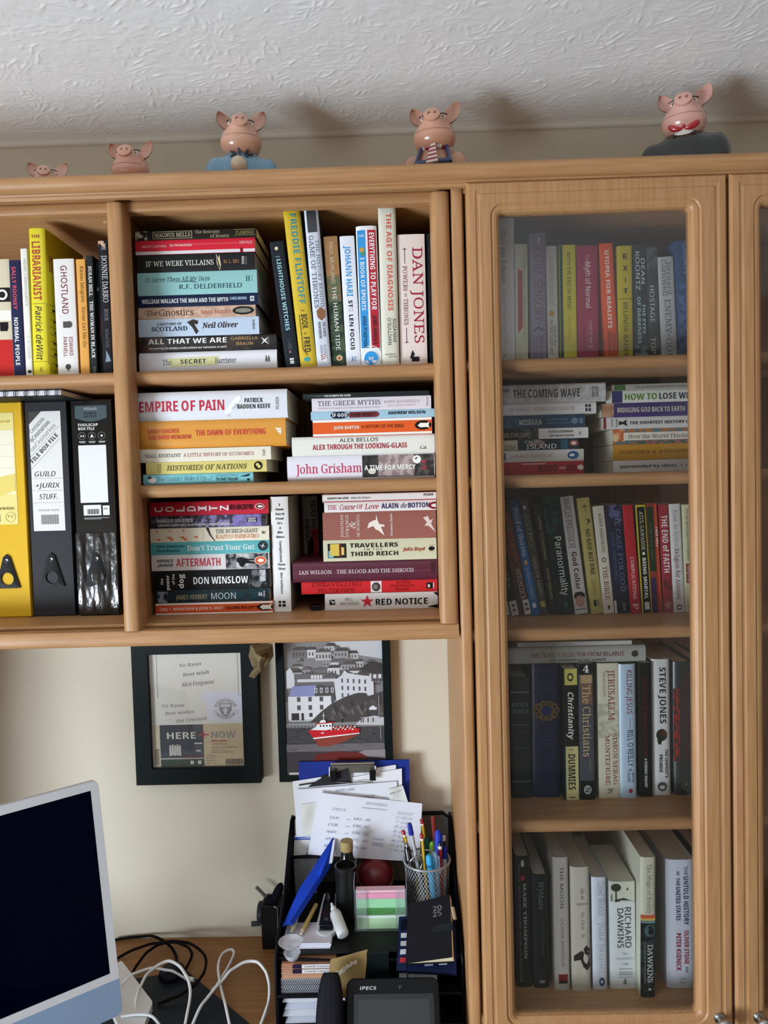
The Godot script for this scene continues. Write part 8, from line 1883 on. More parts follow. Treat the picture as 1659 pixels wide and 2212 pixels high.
	book("P", Vector3(0.3089, 1.7343, 0.2550), 0.0179, 0.1496, 0.128, 90.00, 0.0, "26323a", "e9e2cf", "dark paperback with pale collage lettering, third from bottom of second cabinet shelf left stack", "books stacked flat on the second cabinet shelf", [["r", "c4b8a0", 0.15, 0.32, 0.05, 0.95], ["n", "26323a", "9a7a74", 0.45, 0.62, 0.4, 1.0, 41], ["r", "2a5a70", 0.8, 0.88, 0.05, 0.95], ["t", "c8c0b4", "s", 0.16, 0.31, 0.75, 0.24, "TAMSIN"], ["t", "3a342e", "s", 0.17, 0.3, 0.3, 0.4, "OMA"], ["t", "e6e2da", "s", 0.4, 0.6, 0.78, 0.24, "CALIDA"], ["t", "f0ece6", "s", 0.42, 0.75, 0.32, 0.44, "ISLAND"], ["e", "b06a58", 0.945, 0.55, 0.4, 0.26], ["e", "efe6da", 0.945, 0.55, 0.2, 0.12]])
	book("P", Vector3(0.3254, 1.7523, 0.2550), 0.0179, 0.1657, 0.128, 90.00, 0.0, "2e2e2e", "e9e2cf", "half black half white paperback, fourth from bottom of second cabinet shelf left stack", "books stacked flat on the second cabinet shelf", [["r", "dcd9d4", 0.5, 1, 0, 1], ["n", "2e2e2e", "5a5a58", 0.3, 0.5, 0.0, 1.0, 42], ["t", "b0a88e", "s", 0.15, 0.4, 0.42, 0.42, "IN THE SKY"], ["t", "3a3836", "bi", 0.6, 0.84, 0.66, 0.22, "PETER ZUCKERMAN"], ["t", "3a3836", "bi", 0.6, 0.85, 0.28, 0.18, "AND AMANDA PADOAN"], ["t", "3a3836", "ri", 0.9, 0.925, 0.5, 0.4, "n"]])
	book("P", Vector3(0.3203, 1.7704, 0.2550), 0.0218, 0.1609, 0.128, 90.00, 0.0, "30475c", "e9e2cf", "slate blue paperback with thin white capitals, third from top of second cabinet shelf left stack", "books stacked flat on the second cabinet shelf", [["t", "e6e6e2", "s", 0.32, 0.55, 0.48, 0.4, "MISSOULA"], ["t", "7a8ea0", "s", 0.6, 0.82, 0.64, 0.14, "RAPE AND THE JUSTICE"], ["t", "7a8ea0", "s", 0.6, 0.84, 0.36, 0.14, "SYSTEM IN A COLLEGE TOWN"], ["e", "6a8294", 0.89, 0.5, 0.28, 0.24], ["r", "6a8294", 0.94, 0.975, 0.3, 0.7], ["n", "30475c", "44627a", 0.1, 0.3, 0.1, 0.9, 43]])
	book("H", Vector3(0.3391, 1.7924, 0.2550), 0.0198, 0.1831, 0.155, 90.00, 0.0, "d8d6d4", "e9e2cf", "white hardback with faint pink capitals, second from top of second cabinet shelf left stack", "books stacked flat on the second cabinet shelf", [["t", "a89a98", "ri", 0.2, 0.4, 0.5, 0.3, "OF DYING"], ["t", "b89a9c", "ri", 0.43, 0.8, 0.5, 0.3, "SEBASTIAN JUNGER"], ["r", "2a2c2c", 0.9, 0.95, 0.2, 0.8], ["r", "d8d6d4", 0.9, 0.95, 0.46, 0.54], ["r", "d8d6d4", 0.921, 0.929, 0.2, 0.8]])
	book("H", Vector3(0.3556, 1.8125, 0.2550), 0.0311, 0.2006, 0.155, 90.00, 0.0, "c2c2c0", "e9e2cf", "silver hardback with heavy black capitals, topmost of second cabinet shelf left stack", "books stacked flat on the second cabinet shelf", [["n", "c6c6c4", "b0b0ae", 0.0, 1.0, 0.08, 0.92, 44], ["t", "2c2c2e", "b", 0.23, 0.785, 0.5, 0.44, "THE COMING WAVE"], ["t", "3c3c3e", "b", 0.13, 0.2, 0.7, 0.16, "SULEYMAN"], ["r", "4a4a4c", 0.885, 0.935, 0.25, 0.78], ["r", "c2c2c0", 0.89, 0.93, 0.29, 0.74], ["v", "3c3c3e", "s", 0.91, 0.34, 0.7, 0.26, "BH"]])
	book("P", Vector3(0.5510, 1.6930, 0.2450), 0.0196, 0.1820, 0.128, 90.00, 0.0, "dcdad6", "e9e2cf", "white paperback with lowercase black lettering, first from bottom of second cabinet shelf right stack", "books stacked flat on the second cabinet shelf", [["t", "2a2a2a", "b", 0.06, 0.58, 0.5, 0.26, "surrounded by idiots"], ["b", "4a4a4a", 0.62, 0.78, 0.42, 0.52, 5]])
	book("P", Vector3(0.5589, 1.7128, 0.2450), 0.0267, 0.1903, 0.128, 90.00, 0.0, "c8932c", "e9e2cf", "ochre paperback with faint capitals, second from bottom of second cabinet shelf right stack", "books stacked flat on the second cabinet shelf", [["t", "6a4c18", "r", 0.05, 0.33, 0.52, 0.2, "MORTIMER"], ["t", "8a5a1c", "b", 0.345, 0.38, 0.52, 0.16, "&"], ["t", "6a4c18", "r", 0.4, 0.69, 0.52, 0.2, "WHITEHOUSE"], ["g", "5a4014", 0.75, 0.5, 0.5, [-0.2, 0.3, 0.1, 0.4, 0.2, -0.3, -0.1, -0.4]]])
	book("P", Vector3(0.5668, 1.7397, 0.2450), 0.0259, 0.1979, 0.128, 90.00, 0.0, "8a7a66", "e9e2cf", "colourful paperback with a cream title strip, third from bottom of second cabinet shelf right stack", "books stacked flat on the second cabinet shelf", [["n", "5a7a7c", "b0703c", 0.0, 1.0, 0.0, 1.0, 45], ["n", "c86a3c", "e0c890", 0.0, 0.1, 0.2, 1.0, 46], ["n", "b06a6a", "486a5a", 0.2, 1.0, 0.0, 0.25, 47], ["r", "e2dccb", 0.09, 1, 0.26, 0.76], ["t", "5a5044", "r", 0.13, 0.63, 0.5, 0.24, "How the World Thinks"], ["t", "5a5044", "ri", 0.7, 0.97, 0.5, 0.26, "Julian Baggini"]])
	book("P", Vector3(0.5516, 1.7658, 0.2450), 0.0196, 0.1986, 0.128, 90.00, 0.0, "d2d0cc", "e9e2cf", "white paperback with a red end, fourth from bottom of second cabinet shelf right stack", "books stacked flat on the second cabinet shelf", [["r", "8a2c34", 0, 0.025, 0, 1], ["v", "6a6a70", "s", 0.07, 0.15, 0.9, 0.2, "James"], ["v", "6a6a70", "s", 0.11, 0.15, 0.9, 0.2, "Hawes"], ["g", "2a2a2a", 0.165, 0.5, 0.9, [-0.4, 0.2, 0, 0.1, 0.35, 0.35, 0.3, 0, 0.45, -0.3, 0, -0.1, -0.4, -0.2]], ["t", "2c2c2e", "b", 0.22, 0.95, 0.5, 0.26, "THE SHORTEST HISTORY OF ENGLAND"]])
	book("P", Vector3(0.5517, 1.7856, 0.2450), 0.0235, 0.2008, 0.128, 90.00, 0.0, "443a6c", "e9e2cf", "purple paperback with pale spindly capitals, third from top of second cabinet shelf right stack", "books stacked flat on the second cabinet shelf", [["n", "c09a7c", "a87a58", 0.0, 0.1, 0.0, 1.0, 48], ["t", "d6cdbc", "b", 0.13, 0.69, 0.5, 0.34, "BRINGING GOD BACK TO EARTH"], ["t", "cfc6b4", "s", 0.82, 0.95, 0.5, 0.22, "John"]])
	book("P", Vector3(0.5634, 1.8093, 0.2450), 0.0204, 0.2044, 0.128, 90.00, 0.0, "d6d9cf", "e9e2cf", "white paperback with green and navy capitals, second from top of second cabinet shelf right stack", "books stacked flat on the second cabinet shelf", [["r", "3a3a66", 0.045, 0.13, 0, 1], ["t", "5c8a2c", "b", 0.15, 0.41, 0.48, 0.5, "HOW TO"], ["t", "23223c", "b", 0.43, 0.83, 0.48, 0.5, "LOSE WEIGHT"], ["t", "5c8a2c", "b", 0.85, 0.99, 0.48, 0.5, "WELL"]])
	book("P", Vector3(0.5520, 1.8299, 0.2450), 0.0102, 0.1835, 0.128, 90.00, 0.0, "aaa89e", "e9e2cf", "thin grey and green book, topmost of second cabinet shelf right stack", "books stacked flat on the second cabinet shelf", [["r", "4a6a3a", 0.02, 0.12, 0, 1], ["t", "5a5852", "s", 0.2, 0.75, 0.5, 0.3, "THE 30-DAY SUGAR DETOX CHALLENGE"]])
	book("P", Vector3(0.1817, 1.4485, 0.2180), 0.0141, 0.1982, 0.128, 11.79, 0.0, "3a393b", "e9e2cf", "dark grey paperback with a white label, leftmost on third cabinet shelf", "books leaning on the third cabinet shelf", [["t", "8a8a88", "s", 0.5, 0.7, 0.5, 0.34, "JOSS"], ["r", "cfcbc4", 0.86, 1, 0.05, 0.95], ["t", "3a3a3a", "b", 0.9, 0.96, 0.5, 0.4, "H"]])
	book("P", Vector3(0.1970, 1.4485, 0.2180), 0.0141, 0.1974, 0.128, 11.20, 0.0, "302e30", "e9e2cf", "black paperback with a white label, second from left on third cabinet shelf", "books leaning on the third cabinet shelf", [["t", "9a948c", "s", 0.3, 0.75, 0.5, 0.3, "HOSTAGES"], ["r", "cfcbc4", 0.87, 1, 0.05, 0.95], ["t", "3a3a3a", "b", 0.9, 0.96, 0.5, 0.4, "H"]])
	book("P", Vector3(0.2116, 1.4485, 0.2180), 0.0203, 0.2019, 0.128, 10.32, 0.0, "4e3630", "e9e2cf", "brown paperback with orange and pale capitals, third from left on third cabinet shelf", "books leaning on the third cabinet shelf", [["n", "4e3630", "7a3c34", 0.0, 0.6, 0.0, 1.0, 51], ["t", "c87a4c", "s", 0.09, 0.54, 0.6, 0.34, "THE END OF MONEY"], ["t", "e0d4c8", "s", 0.6, 0.86, 0.6, 0.4, "HITCHCOCK"], ["r", "d8d4cc", 0.87, 1, 0.45, 1], ["t", "3a3a3a", "b", 0.9, 0.96, 0.72, 0.3, "H"]])
	book("P", Vector3(0.2325, 1.4485, 0.2180), 0.0144, 0.2028, 0.128, 9.93, 0.0, "2a6aa6", "e9e2cf", "blue paperback with white lettering, fourth from left on third cabinet shelf", "books leaning on the third cabinet shelf", [["t", "e4ecf0", "r", 0.06, 0.49, 0.5, 0.5, "Proof of Heaven"], ["e", "e0a84c", 0.54, 0.5, 0.3, 0.2], ["t", "a8c4d8", "s", 0.58, 0.86, 0.5, 0.34, "DR EBEN ALEXANDER"], ["r", "e4ecf0", 0.895, 0.935, 0.3, 0.7]])
	book("P", Vector3(0.2476, 1.4485, 0.2180), 0.0138, 0.2036, 0.128, 9.29, 0.0, "464540", "e9e2cf", "dark olive grey paperback with faint capitals, fifth from left on third cabinet shelf", "books leaning on the third cabinet shelf", [["r", "c8c8c0", 0.05, 0.08, 0.3, 0.6], ["t", "8a8672", "s", 0.12, 0.4, 0.5, 0.5, "ASTRO"], ["t", "b0aa9c", "s", 0.5, 0.82, 0.5, 0.36, "CASE OF FAITH"], ["r", "b0a060", 0.88, 0.93, 0.2, 0.8]])
	book("P", Vector3(0.2652, 1.4485, 0.2180), 0.0119, 0.1933, 0.128, 7.81, 0.0, "22262a", "e9e2cf", "slim black paperback with yellow lettering, sixth from left on third cabinet shelf", "books leaning on the third cabinet shelf", [["t", "b0a86a", "s", 0.1, 0.5, 0.5, 0.36, "GOING TO EXTREMES"], ["t", "b0a86a", "s", 0.58, 0.85, 0.5, 0.36, "PETER TURCHIN"]])
	book("P", Vector3(0.2780, 1.4485, 0.2180), 0.0289, 0.2052, 0.128, 6.96, 0.0, "15282a", "e9e2cf", "black green paperback with rounded white title, seventh from left on third cabinet shelf", "books leaning on the third cabinet shelf", [["n", "15282a", "1c4a4a", 0.0, 0.3, 0.0, 1.0, 53], ["t", "f0f2ee", "s", 0.34, 0.84, 0.6, 0.4, "Paranormality"], ["r", "2a6a60", 0.9, 0.94, 0.45, 0.65]])
	book("P", Vector3(0.3077, 1.4485, 0.2180), 0.0222, 0.2057, 0.128, 6.40, 0.0, "c6c3be", "e9e2cf", "pale grey paperback with a photographed face, eighth from left on third cabinet shelf", "books leaning on the third cabinet shelf", [["t", "55555a", "s", 0.015, 0.44, 0.45, 0.5, "MARCUS BRIGSTOCKE"], ["t", "4a1c24", "b", 0.47, 0.79, 0.5, 0.4, "God Collar"], ["e", "b08a78", 0.89, 0.5, 0.45, 0.36], ["g", "241c18", 0.845, 0.5, 1.0, [-0.3, -0.3, -0.05, -0.42, 0.2, -0.4, 0.05, 0.1, 0.2, 0.42, -0.1, 0.42, -0.32, 0.2]], ["r", "2a2422", 0.885, 0.9, 0.2, 0.8], ["r", "c6c3be", 0.96, 1, 0, 1], ["r", "3a3634", 0.955, 0.962, 0.1, 0.9]])
	book("P", Vector3(0.3357, 1.4485, 0.2180), 0.0210, 0.2026, 0.128, 6.20, 0.0, "b5a763", "e9e2cf", "khaki paperback with dark symbols on top, ninth from left on third cabinet shelf", "books leaning on the third cabinet shelf", [["r", "4a4420", 0.05, 0.12, 0.52, 0.56], ["r", "4a4420", 0.07, 0.078, 0.3, 0.75], ["g", "4a4420", 0.2, 0.5, 1.0, [-0.3, -0.2, -0.1, 0.3, 0.15, 0.3, 0.3, -0.1, 0.1, 0.15, -0.1, 0.1]], ["t", "3a3624", "b", 0.27, 0.66, 0.52, 0.34, "NO GOD BUT ONE"], ["t", "8a7c40", "ri", 0.7, 0.83, 0.52, 0.34, "Qureshi"], ["r", "24221c", 0.88, 0.935, 0.3, 0.5], ["r", "8a8468", 0.88, 0.935, 0.55, 0.75]])
	book("P", Vector3(0.3571, 1.4485, 0.2180), 0.0185, 0.1878, 0.128, 4.98, 0.0, "d4cdbb", "e9e2cf", "cream paperback with dark red capitals, tenth from left on third cabinet shelf", "books leaning on the third cabinet shelf", [["t", "3c3834", "r", 0.07, 0.43, 0.55, 0.26, "KAREN ARMSTRONG"], ["e", "3a3632", 0.5, 0.5, 0.22, 0.2], ["e", "d4cdbb", 0.5, 0.5, 0.14, 0.12], ["t", "7a2430", "r", 0.56, 0.87, 0.5, 0.4, "THE BIBLE"], ["r", "2a2622", 0.925, 0.96, 0.42, 0.62]])
	book("P", Vector3(0.3765, 1.4485, 0.2180), 0.0270, 0.1886, 0.128, 4.50, 0.0, "20233a", "e9e2cf", "navy paperback with faint grey capitals, eighth from right on third cabinet shelf", "books leaning on the third cabinet shelf", [["n", "5a5e84", "20233a", 0.0, 0.16, 0.2, 1.0, 55], ["t", "6a7090", "r", 0.04, 0.8, 0.66, 0.3, "THE CASE FOR GOD"], ["t", "555a7a", "s", 0.25, 0.68, 0.3, 0.2, "KAREN ARMSTRONG"], ["r", "d0ccc4", 0.88, 1, 0, 0.14], ["r", "6a6c7a", 0.9, 0.98, 0.55, 0.68]])
	book("P", Vector3(0.4039, 1.4485, 0.2180), 0.0177, 0.1877, 0.128, 3.73, 0.0, "b0242c", "e9e2cf", "red paperback with white capitals, seventh from right on third cabinet shelf", "books leaning on the third cabinet shelf", [["t", "ecdcd4", "s", 0.48, 0.87, 0.5, 0.32, "COMPLICATIONS"], ["t", "ecdcd4", "r", 0.91, 0.965, 0.5, 0.5, "P"]])
	book("P", Vector3(0.4229, 1.4485, 0.2180), 0.0179, 0.1878, 0.128, 3.03, 0.0, "1b1c1c", "e9e2cf", "black paperback bordered in yellow, sixth from right on third cabinet shelf", "books leaning on the third cabinet shelf", [["r", "c8b82c", 0, 0.02, 0, 1], ["r", "c8b82c", 0, 1, 0, 0.14], ["r", "c8b82c", 0.0, 1, 0.9, 1], ["t", "e0d8b0", "r", 0.06, 0.42, 0.52, 0.34, "ATUL GAWANDE"], ["e", "e0d8b0", 0.45, 0.52, 0.16, 0.14], ["t", "ece8dc", "b", 0.49, 0.87, 0.52, 0.32, "BEING MORTAL"], ["r", "d8d4c8", 0.9, 0.97, 0.3, 0.75]])
	book("P", Vector3(0.4411, 1.4485, 0.2180), 0.0173, 0.1896, 0.128, 2.54, 0.0, "8a3a2c", "e9e2cf", "red paperback with green and purple blocks, fifth from right on third cabinet shelf", "books leaning on the third cabinet shelf", [["r", "26361f", 0.03, 0.62, 0, 0.6], ["r", "3c2a58", 0.68, 1, 0, 0.5], ["r", "c04a2c", 0, 1, 0.7, 1], ["t", "5a7a5a", "s", 0.18, 0.5, 0.3, 0.2, "Why I Am Not"], ["t", "f0dcd4", "b", 0.22, 0.4, 0.85, 0.22, "FREE WILL"]])
	book("P", Vector3(0.4612, 1.4485, 0.2180), 0.0163, 0.1874, 0.128, 2.37, 0.0, "9a2430", "e9e2cf", "crimson paperback with tall white capitals, fourth from right on third cabinet shelf", "books leaning on the third cabinet shelf", [["t", "efe2de", "b", 0.1, 0.63, 0.5, 0.6, "THE END of FAITH"], ["n", "9a2430", "5c141c", 0.68, 0.8, 0.1, 0.9, 57], ["t", "e0c8c4", "ri", 0.9, 0.96, 0.5, 0.4, "fp"]])
	book("P", Vector3(0.4779, 1.4485, 0.2180), 0.0191, 0.1877, 0.128, 2.04, 0.0, "d6d6d0", "e9e2cf", "white paperback with red serif lettering, third from right on third cabinet shelf", "books leaning on the third cabinet shelf", [["t", "9aa0a4", "r", 0.05, 0.4, 0.5, 0.34, "Alain de Botton"], ["t", "7c2c3c", "r", 0.41, 0.88, 0.5, 0.38, "Religion for Atheists"], ["e", "7a3040", 0.955, 0.5, 0.26, 0.26], ["e", "d6d6d0", 0.955, 0.5, 0.1, 0.16]])
	book("P", Vector3(0.4979, 1.4485, 0.2180), 0.0155, 0.1862, 0.128, 1.25, 0.0, "cfcfa8", "e9e2cf", "pale green paperback with a red box, second from right on third cabinet shelf", "books leaning on the third cabinet shelf", [["t", "5a5a4a", "s", 0.04, 0.52, 0.5, 0.24, "The Case against religion and its believers"], ["r", "8a2430", 0.55, 0.73, 0.2, 0.8], ["t", "e0c8c0", "s", 0.57, 0.72, 0.5, 0.3, "Being Good"], ["t", "8a8a6a", "ri", 0.91, 0.97, 0.5, 0.3, "ow"]])
	book("P", Vector3(0.5137, 1.4485, 0.2180), 0.0188, 0.1873, 0.128, 0.55, 0.0, "b02a2a", "e9e2cf", "red paperback mostly behind the door frame, rightmost on third cabinet shelf", "books leaning on the third cabinet shelf", [])
	book("H", Vector3(0.1876, 1.1374, 0.2430), 0.0345, 0.2104, 0.155, 0.00, 0.0, "16262c", "e9e2cf", "black hardback with silver bands and lettering, leftmost on fourth cabinet shelf", "books standing on the fourth cabinet shelf", [["r", "8a9a9c", 0.12, 0.127, 0.03, 0.97], ["v", "8fa0a2", "r", 0.225, 0.1, 0.92, 0.17, "HOLY"], ["v", "8fa0a2", "r", 0.28, 0.12, 0.92, 0.17, "BIBLE"], ["r", "6a7c80", 0.39, 0.396, 0.03, 0.97], ["v", "4c5e62", "r", 0.45, 0.3, 0.85, 0.07, "ENGLISH STANDARD"], ["v", "4c5e62", "r", 0.49, 0.3, 0.85, 0.07, "VERSION"], ["r", "5a6c70", 0.58, 0.585, 0.3, 0.97], ["r", "7a8c90", 0.86, 0.866, 0.03, 0.97]])
	book("H", Vector3(0.2242, 1.1379, 0.2430), 0.0475, 0.2309, 0.155, -0.64, 0.0, "1d264c", "e9e2cf", "thick navy hardback with a gold rosette, second from left on fourth cabinet shelf", "books standing on the fourth cabinet shelf", [["v", "55507a", "r", 0.18, 0.35, 0.8, 0.1, "The QURAN"], ["e", "8a6c28", 0.345, 0.86, 0.12, 0.12], ["e", "8a6c28", 0.376, 0.7912, 0.12, 0.12], ["e", "8a6c28", 0.3951, 0.6112, 0.12, 0.12], ["e", "8a6c28", 0.3951, 0.3888, 0.12, 0.12], ["e", "8a6c28", 0.376, 0.2088, 0.12, 0.12], ["e", "8a6c28", 0.345, 0.14, 0.12, 0.12], ["e", "8a6c28", 0.314, 0.2088, 0.12, 0.12], ["e", "8a6c28", 0.2949, 0.3888, 0.12, 0.12], ["e", "8a6c28", 0.2949, 0.6112, 0.12, 0.12], ["e", "8a6c28", 0.314, 0.7912, 0.12, 0.12], ["e", "1d264c", 0.345, 0.86, 0.06, 0.06], ["e", "1d264c", 0.376, 0.7912, 0.06, 0.06], ["e", "1d264c", 0.3951, 0.6112, 0.06, 0.06], ["e", "1d264c", 0.3951, 0.3888, 0.06, 0.06], ["e", "1d264c", 0.376, 0.2088, 0.06, 0.06], ["e", "1d264c", 0.345, 0.14, 0.06, 0.06], ["e", "1d264c", 0.314, 0.2088, 0.06, 0.06], ["e", "1d264c", 0.2949, 0.3888, 0.06, 0.06], ["e", "1d264c", 0.2949, 0.6112, 0.06, 0.06], ["e", "1d264c", 0.314, 0.7912, 0.06, 0.06], ["e", "7a6028", 0.345, 0.5, 0.27, 0.27], ["e", "26336c", 0.345, 0.5, 0.2, 0.2], ["v", "4c4a70", "r", 0.53, 0.3, 0.8, 0.06, "A NEW TRANSLATION BY"], ["v", "4c4a70", "r", 0.56, 0.3, 0.8, 0.07, "M.A.S. ABDEL"], ["v", "4c4a70", "r", 0.6, 0.4, 0.75, 0.06, "HALEEM"]])
	book("P", Vector3(0.2763, 1.1374, 0.2550), 0.0239, 0.2267, 0.128, 0.00, 0.0, "191a1c", "e9e2cf", "black and yellow paperback with slanted title, third from left on fourth cabinet shelf", "books standing on the fourth cabinet shelf", [["r", "d2cd6a", 0, 0.125, 0.1, 1], ["e", "2a2a20", 0.065, 0.5, 0.3, 0.22], ["e", "d2cd6a", 0.065, 0.5, 0.16, 0.14], ["t", "f2f0ea", "bi", 0.175, 0.53, 0.5, 0.4, "Christianity"], ["r", "d6d090", 0.59, 1, 0.1, 1], ["r", "1c4a5c", 0.59, 1, 0, 0.1], ["v", "2c2a1c", "s", 0.615, 0.35, 0.6, 0.12, "FOR"], ["t", "23221a", "b", 0.65, 0.92, 0.5, 0.5, "DUMMIES"], ["r", "23221a", 0.975, 0.982, 0.3, 0.75]])
	book("P", Vector3(0.3022, 1.1374, 0.2550), 0.0250, 0.2348, 0.128, 0.00, 0.0, "4c5057", "e9e2cf", "grey and black paperback marked with a numeral, fourth from left on fourth cabinet shelf", "books standing on the fourth cabinet shelf", [["r", "17181a", 0, 0.08, 0, 1], ["v", "f2f0ea", "q", 0.04, 0.3, 0.7, 0.5, "4"], ["r", "b49a6c", 0.085, 0.145, 0.12, 0.9], ["r", "7a5c4c", 0.145, 0.3, 0.12, 0.9], ["t", "d6b888", "r", 0.16, 0.68, 0.5, 0.52, "The Christians"], ["t", "9a8c74", "s", 0.7, 0.8, 0.7, 0.14, "BAMBER GASCOIGNE"], ["r", "17181a", 0.86, 1, 0, 1], ["e", "a8aaac", 0.925, 0.5, 0.32, 0.26], ["t", "17181a", "q", 0.905, 0.945, 0.5, 0.34, "N"]])
	book("P", Vector3(0.3358, 1.1374, 0.2500), 0.0353, 0.2327, 0.128, 0.00, 0.0, "d2cfb4", "e9e2cf", "thick pale khaki paperback with red serif capitals, fifth from left on fourth cabinet shelf", "books standing on the fourth cabinet shelf", [["t", "8c2c38", "r", 0.05, 0.42, 0.64, 0.3, "JERUSALEM"], ["t", "a0987c", "r", 0.06, 0.25, 0.3, 0.12, "THE BIOGRAPHY"], ["n", "d2cfb4", "b4b498", 0.3, 0.55, 0.0, 1.0, 61], ["t", "8c3840", "r", 0.52, 0.9, 0.78, 0.2, "SIMON SEBAG"], ["t", "8c3840", "r", 0.53, 0.9, 0.42, 0.2, "MONTEFIORE"], ["g", "8c8a74", 0.95, 0.5, 0.7, [-0.2, 0.3, 0.1, 0.1, 0.2, -0.3, 0, 0, -0.2, -0.2]]])
	book("H", Vector3(0.3715, 1.1374, 0.2520), 0.0282, 0.2308, 0.155, 0.00, 0.0, "b4cbdc", "e9e2cf", "pale blue hardback with dark red and navy capitals, sixth from left on fourth cabinet shelf", "books standing on the fourth cabinet shelf", [["t", "7a2434", "s", 0.045, 0.37, 0.6, 0.32, "KILLING JESUS"], ["r", "5a6a7a", 0.4, 0.48, 0.6, 0.63], ["t", "1e2838", "s", 0.49, 0.76, 0.62, 0.32, "BILL O'REILLY"], ["t", "3c4c5c", "s", 0.78, 0.8, 0.6, 0.2, "&"], ["t", "3c4c5c", "s", 0.81, 0.88, 0.75, 0.16, "MARTIN"], ["t", "3c4c5c", "s", 0.81, 0.88, 0.5, 0.16, "DUGARD"], ["e", "a03038", 0.945, 0.6, 0.14, 0.12]])
	book("P", Vector3(0.4051, 1.1374, 0.2480), 0.0220, 0.2314, 0.128, 0.00, 0.0, "1b1a1b", "e9e2cf", "black paperback with dim red capitals, fourth from right on fourth cabinet shelf", "books standing on the fourth cabinet shelf", [["t", "6a1e24", "s", 0.1, 0.7, 0.48, 0.3, "THE CRUCIFIXION OF JESUS"], ["t", "e0ded8", "b", 0.71, 0.93, 0.5, 0.2, "A FORENSIC INQUIRY"]])
	book("H", Vector3(0.4297, 1.1374, 0.2430), 0.0311, 0.2359, 0.155, 0.00, 0.0, "dcdcd8", "e9e2cf", "white hardback with black capitals and apple core, third from right on fourth cabinet shelf", "books standing on the fourth cabinet shelf", [["t", "202020", "b", 0.06, 0.47, 0.58, 0.34, "STEVE JONES"], ["e", "2c3224", 0.555, 0.5, 0.34, 0.3], ["e", "5a2a1c", 0.54, 0.55, 0.16, 0.16], ["g", "2c3224", 0.6, 0.4, 0.5, [-0.2, -0.3, 0.3, -0.2, 0.4, 0.1, 0, 0.2]], ["t", "202020", "b", 0.66, 0.87, 0.74, 0.16, "THE SERPENT'S"], ["t", "202020", "b", 0.7, 0.83, 0.44, 0.18, "PROMISE"], ["e", "55575a", 0.935, 0.5, 0.26, 0.26], ["e", "dcdcd8", 0.94, 0.5, 0.1, 0.14]])
	book("H", Vector3(0.4668, 1.1374, 0.2430), 0.0319, 0.2303, 0.155, 0.00, 0.0, "2c3030", "e9e2cf", "charcoal hardback with a red streaked side, second from right on fourth cabinet shelf", "books standing on the fourth cabinet shelf", [["n", "a02c20", "2c3030", 0.2, 0.75, 0.0, 0.3, 62], ["t", "5e2c2c", "r", 0.08, 0.75, 0.66, 0.36, "THE GOD DELUSION"], ["e", "9a9c9a", 0.92, 0.6, 0.05, 0.05]])
	book("H", Vector3(0.5000, 1.1374, 0.2430), 0.0267, 0.2311, 0.155, 0.00, 0.0, "1f2326", "e9e2cf", "black hardback with white capitals at frame edge, rightmost on fourth cabinet shelf", "books standing on the fourth cabinet shelf", [["t", "e0e0da", "r", 0.06, 0.75, 0.2, 0.3, "RICHARD DAWKINS"]])
	book("H", Vector3(0.1861, 0.8200, 0.2680), 0.0263, 0.2271, 0.155, 0.00, 0.0, "15181c", "e9e2cf", "black hardback with tiny white lettering, leftmost on the cabinet floor", "books standing on the cabinet floor", [["e", "d8d8d4", 0.05, 0.5, 0.24, 0.1], ["e", "a02c44", 0.16, 0.5, 0.2, 0.14], ["t", "b4b4b0", "q", 0.2, 0.78, 0.6, 0.2, "MARK THOMPSON"], ["t", "7a7a78", "q", 0.05, 0.96, 0.28, 0.11, "A SPACE TRAVELLER'S GUIDE TO THE SOLAR SYSTEM"]])
	book("H", Vector3(0.2146, 0.8200, 0.2710), 0.0266, 0.1969, 0.155, 0.00, 0.0, "20242b", "e9e2cf", "charcoal hardback with a small round emblem, second from left on the cabinet floor", "books standing on the cabinet floor", [["t", "8a9096", "ri", 0.05, 0.3, 0.55, 0.34, "Wytham"], ["t", "5c6268", "s", 0.4, 0.7, 0.62, 0.12, "A SECRET HISTORY"], ["r", "9a9c9c", 0.93, 0.955, 0.35, 0.7]])
	book("H", Vector3(0.2487, 0.8200, 0.2770), 0.0257, 0.2297, 0.155, 0.00, 0.0, "c8c4bc", "e9e2cf", "beige grey hardback with a red square, third from left on the cabinet floor", "books standing on the cabinet floor", [["t", "44464a", "s", 0.07, 0.38, 0.55, 0.22, "THE MOON"], ["t", "7c7c7e", "s", 0.46, 0.82, 0.55, 0.2, "OLIVER MORTON"], ["r", "8a2420", 0.88, 0.95, 0.25, 0.85], ["r", "3a1614", 0.925, 0.95, 0.3, 0.8]])
	book("H", Vector3(0.2777, 0.8200, 0.2800), 0.0314, 0.2140, 0.155, 0.00, 0.0, "c9c4b2", "e9e2cf", "cream hardback with an ink drawing of a dog, fourth from left on the cabinet floor", "books standing on the cabinet floor", [["t", "8a8678", "ri", 0.17, 0.22, 0.6, 0.2, "th"], ["t", "8a8678", "q", 0.23, 0.26, 0.6, 0.14, "Red"], ["r", "9a968a", 0.29, 0.305, 0.3, 0.85], ["t", "9a968a", "ri", 0.36, 0.5, 0.6, 0.18, "to the"], ["t", "7a766a", "s", 0.54, 0.57, 0.6, 0.16, "Mack"], ["g", "2c2a24", 0.76, 0.6, 1.0, [-0.6, -0.1, -0.3, 0.3, -0.1, 0.35, 0.3, 0.4, 0.5, 0.2, 0.3, 0, -0.1, -0.15, 0, -0.5, -0.3, -0.5]], ["g", "2c2a24", 0.69, 0.7, 0.8, [-0.5, 0.1, -0.2, 0.35, 0.2, 0.3, 0.1, 0, -0.3, -0.1]]])
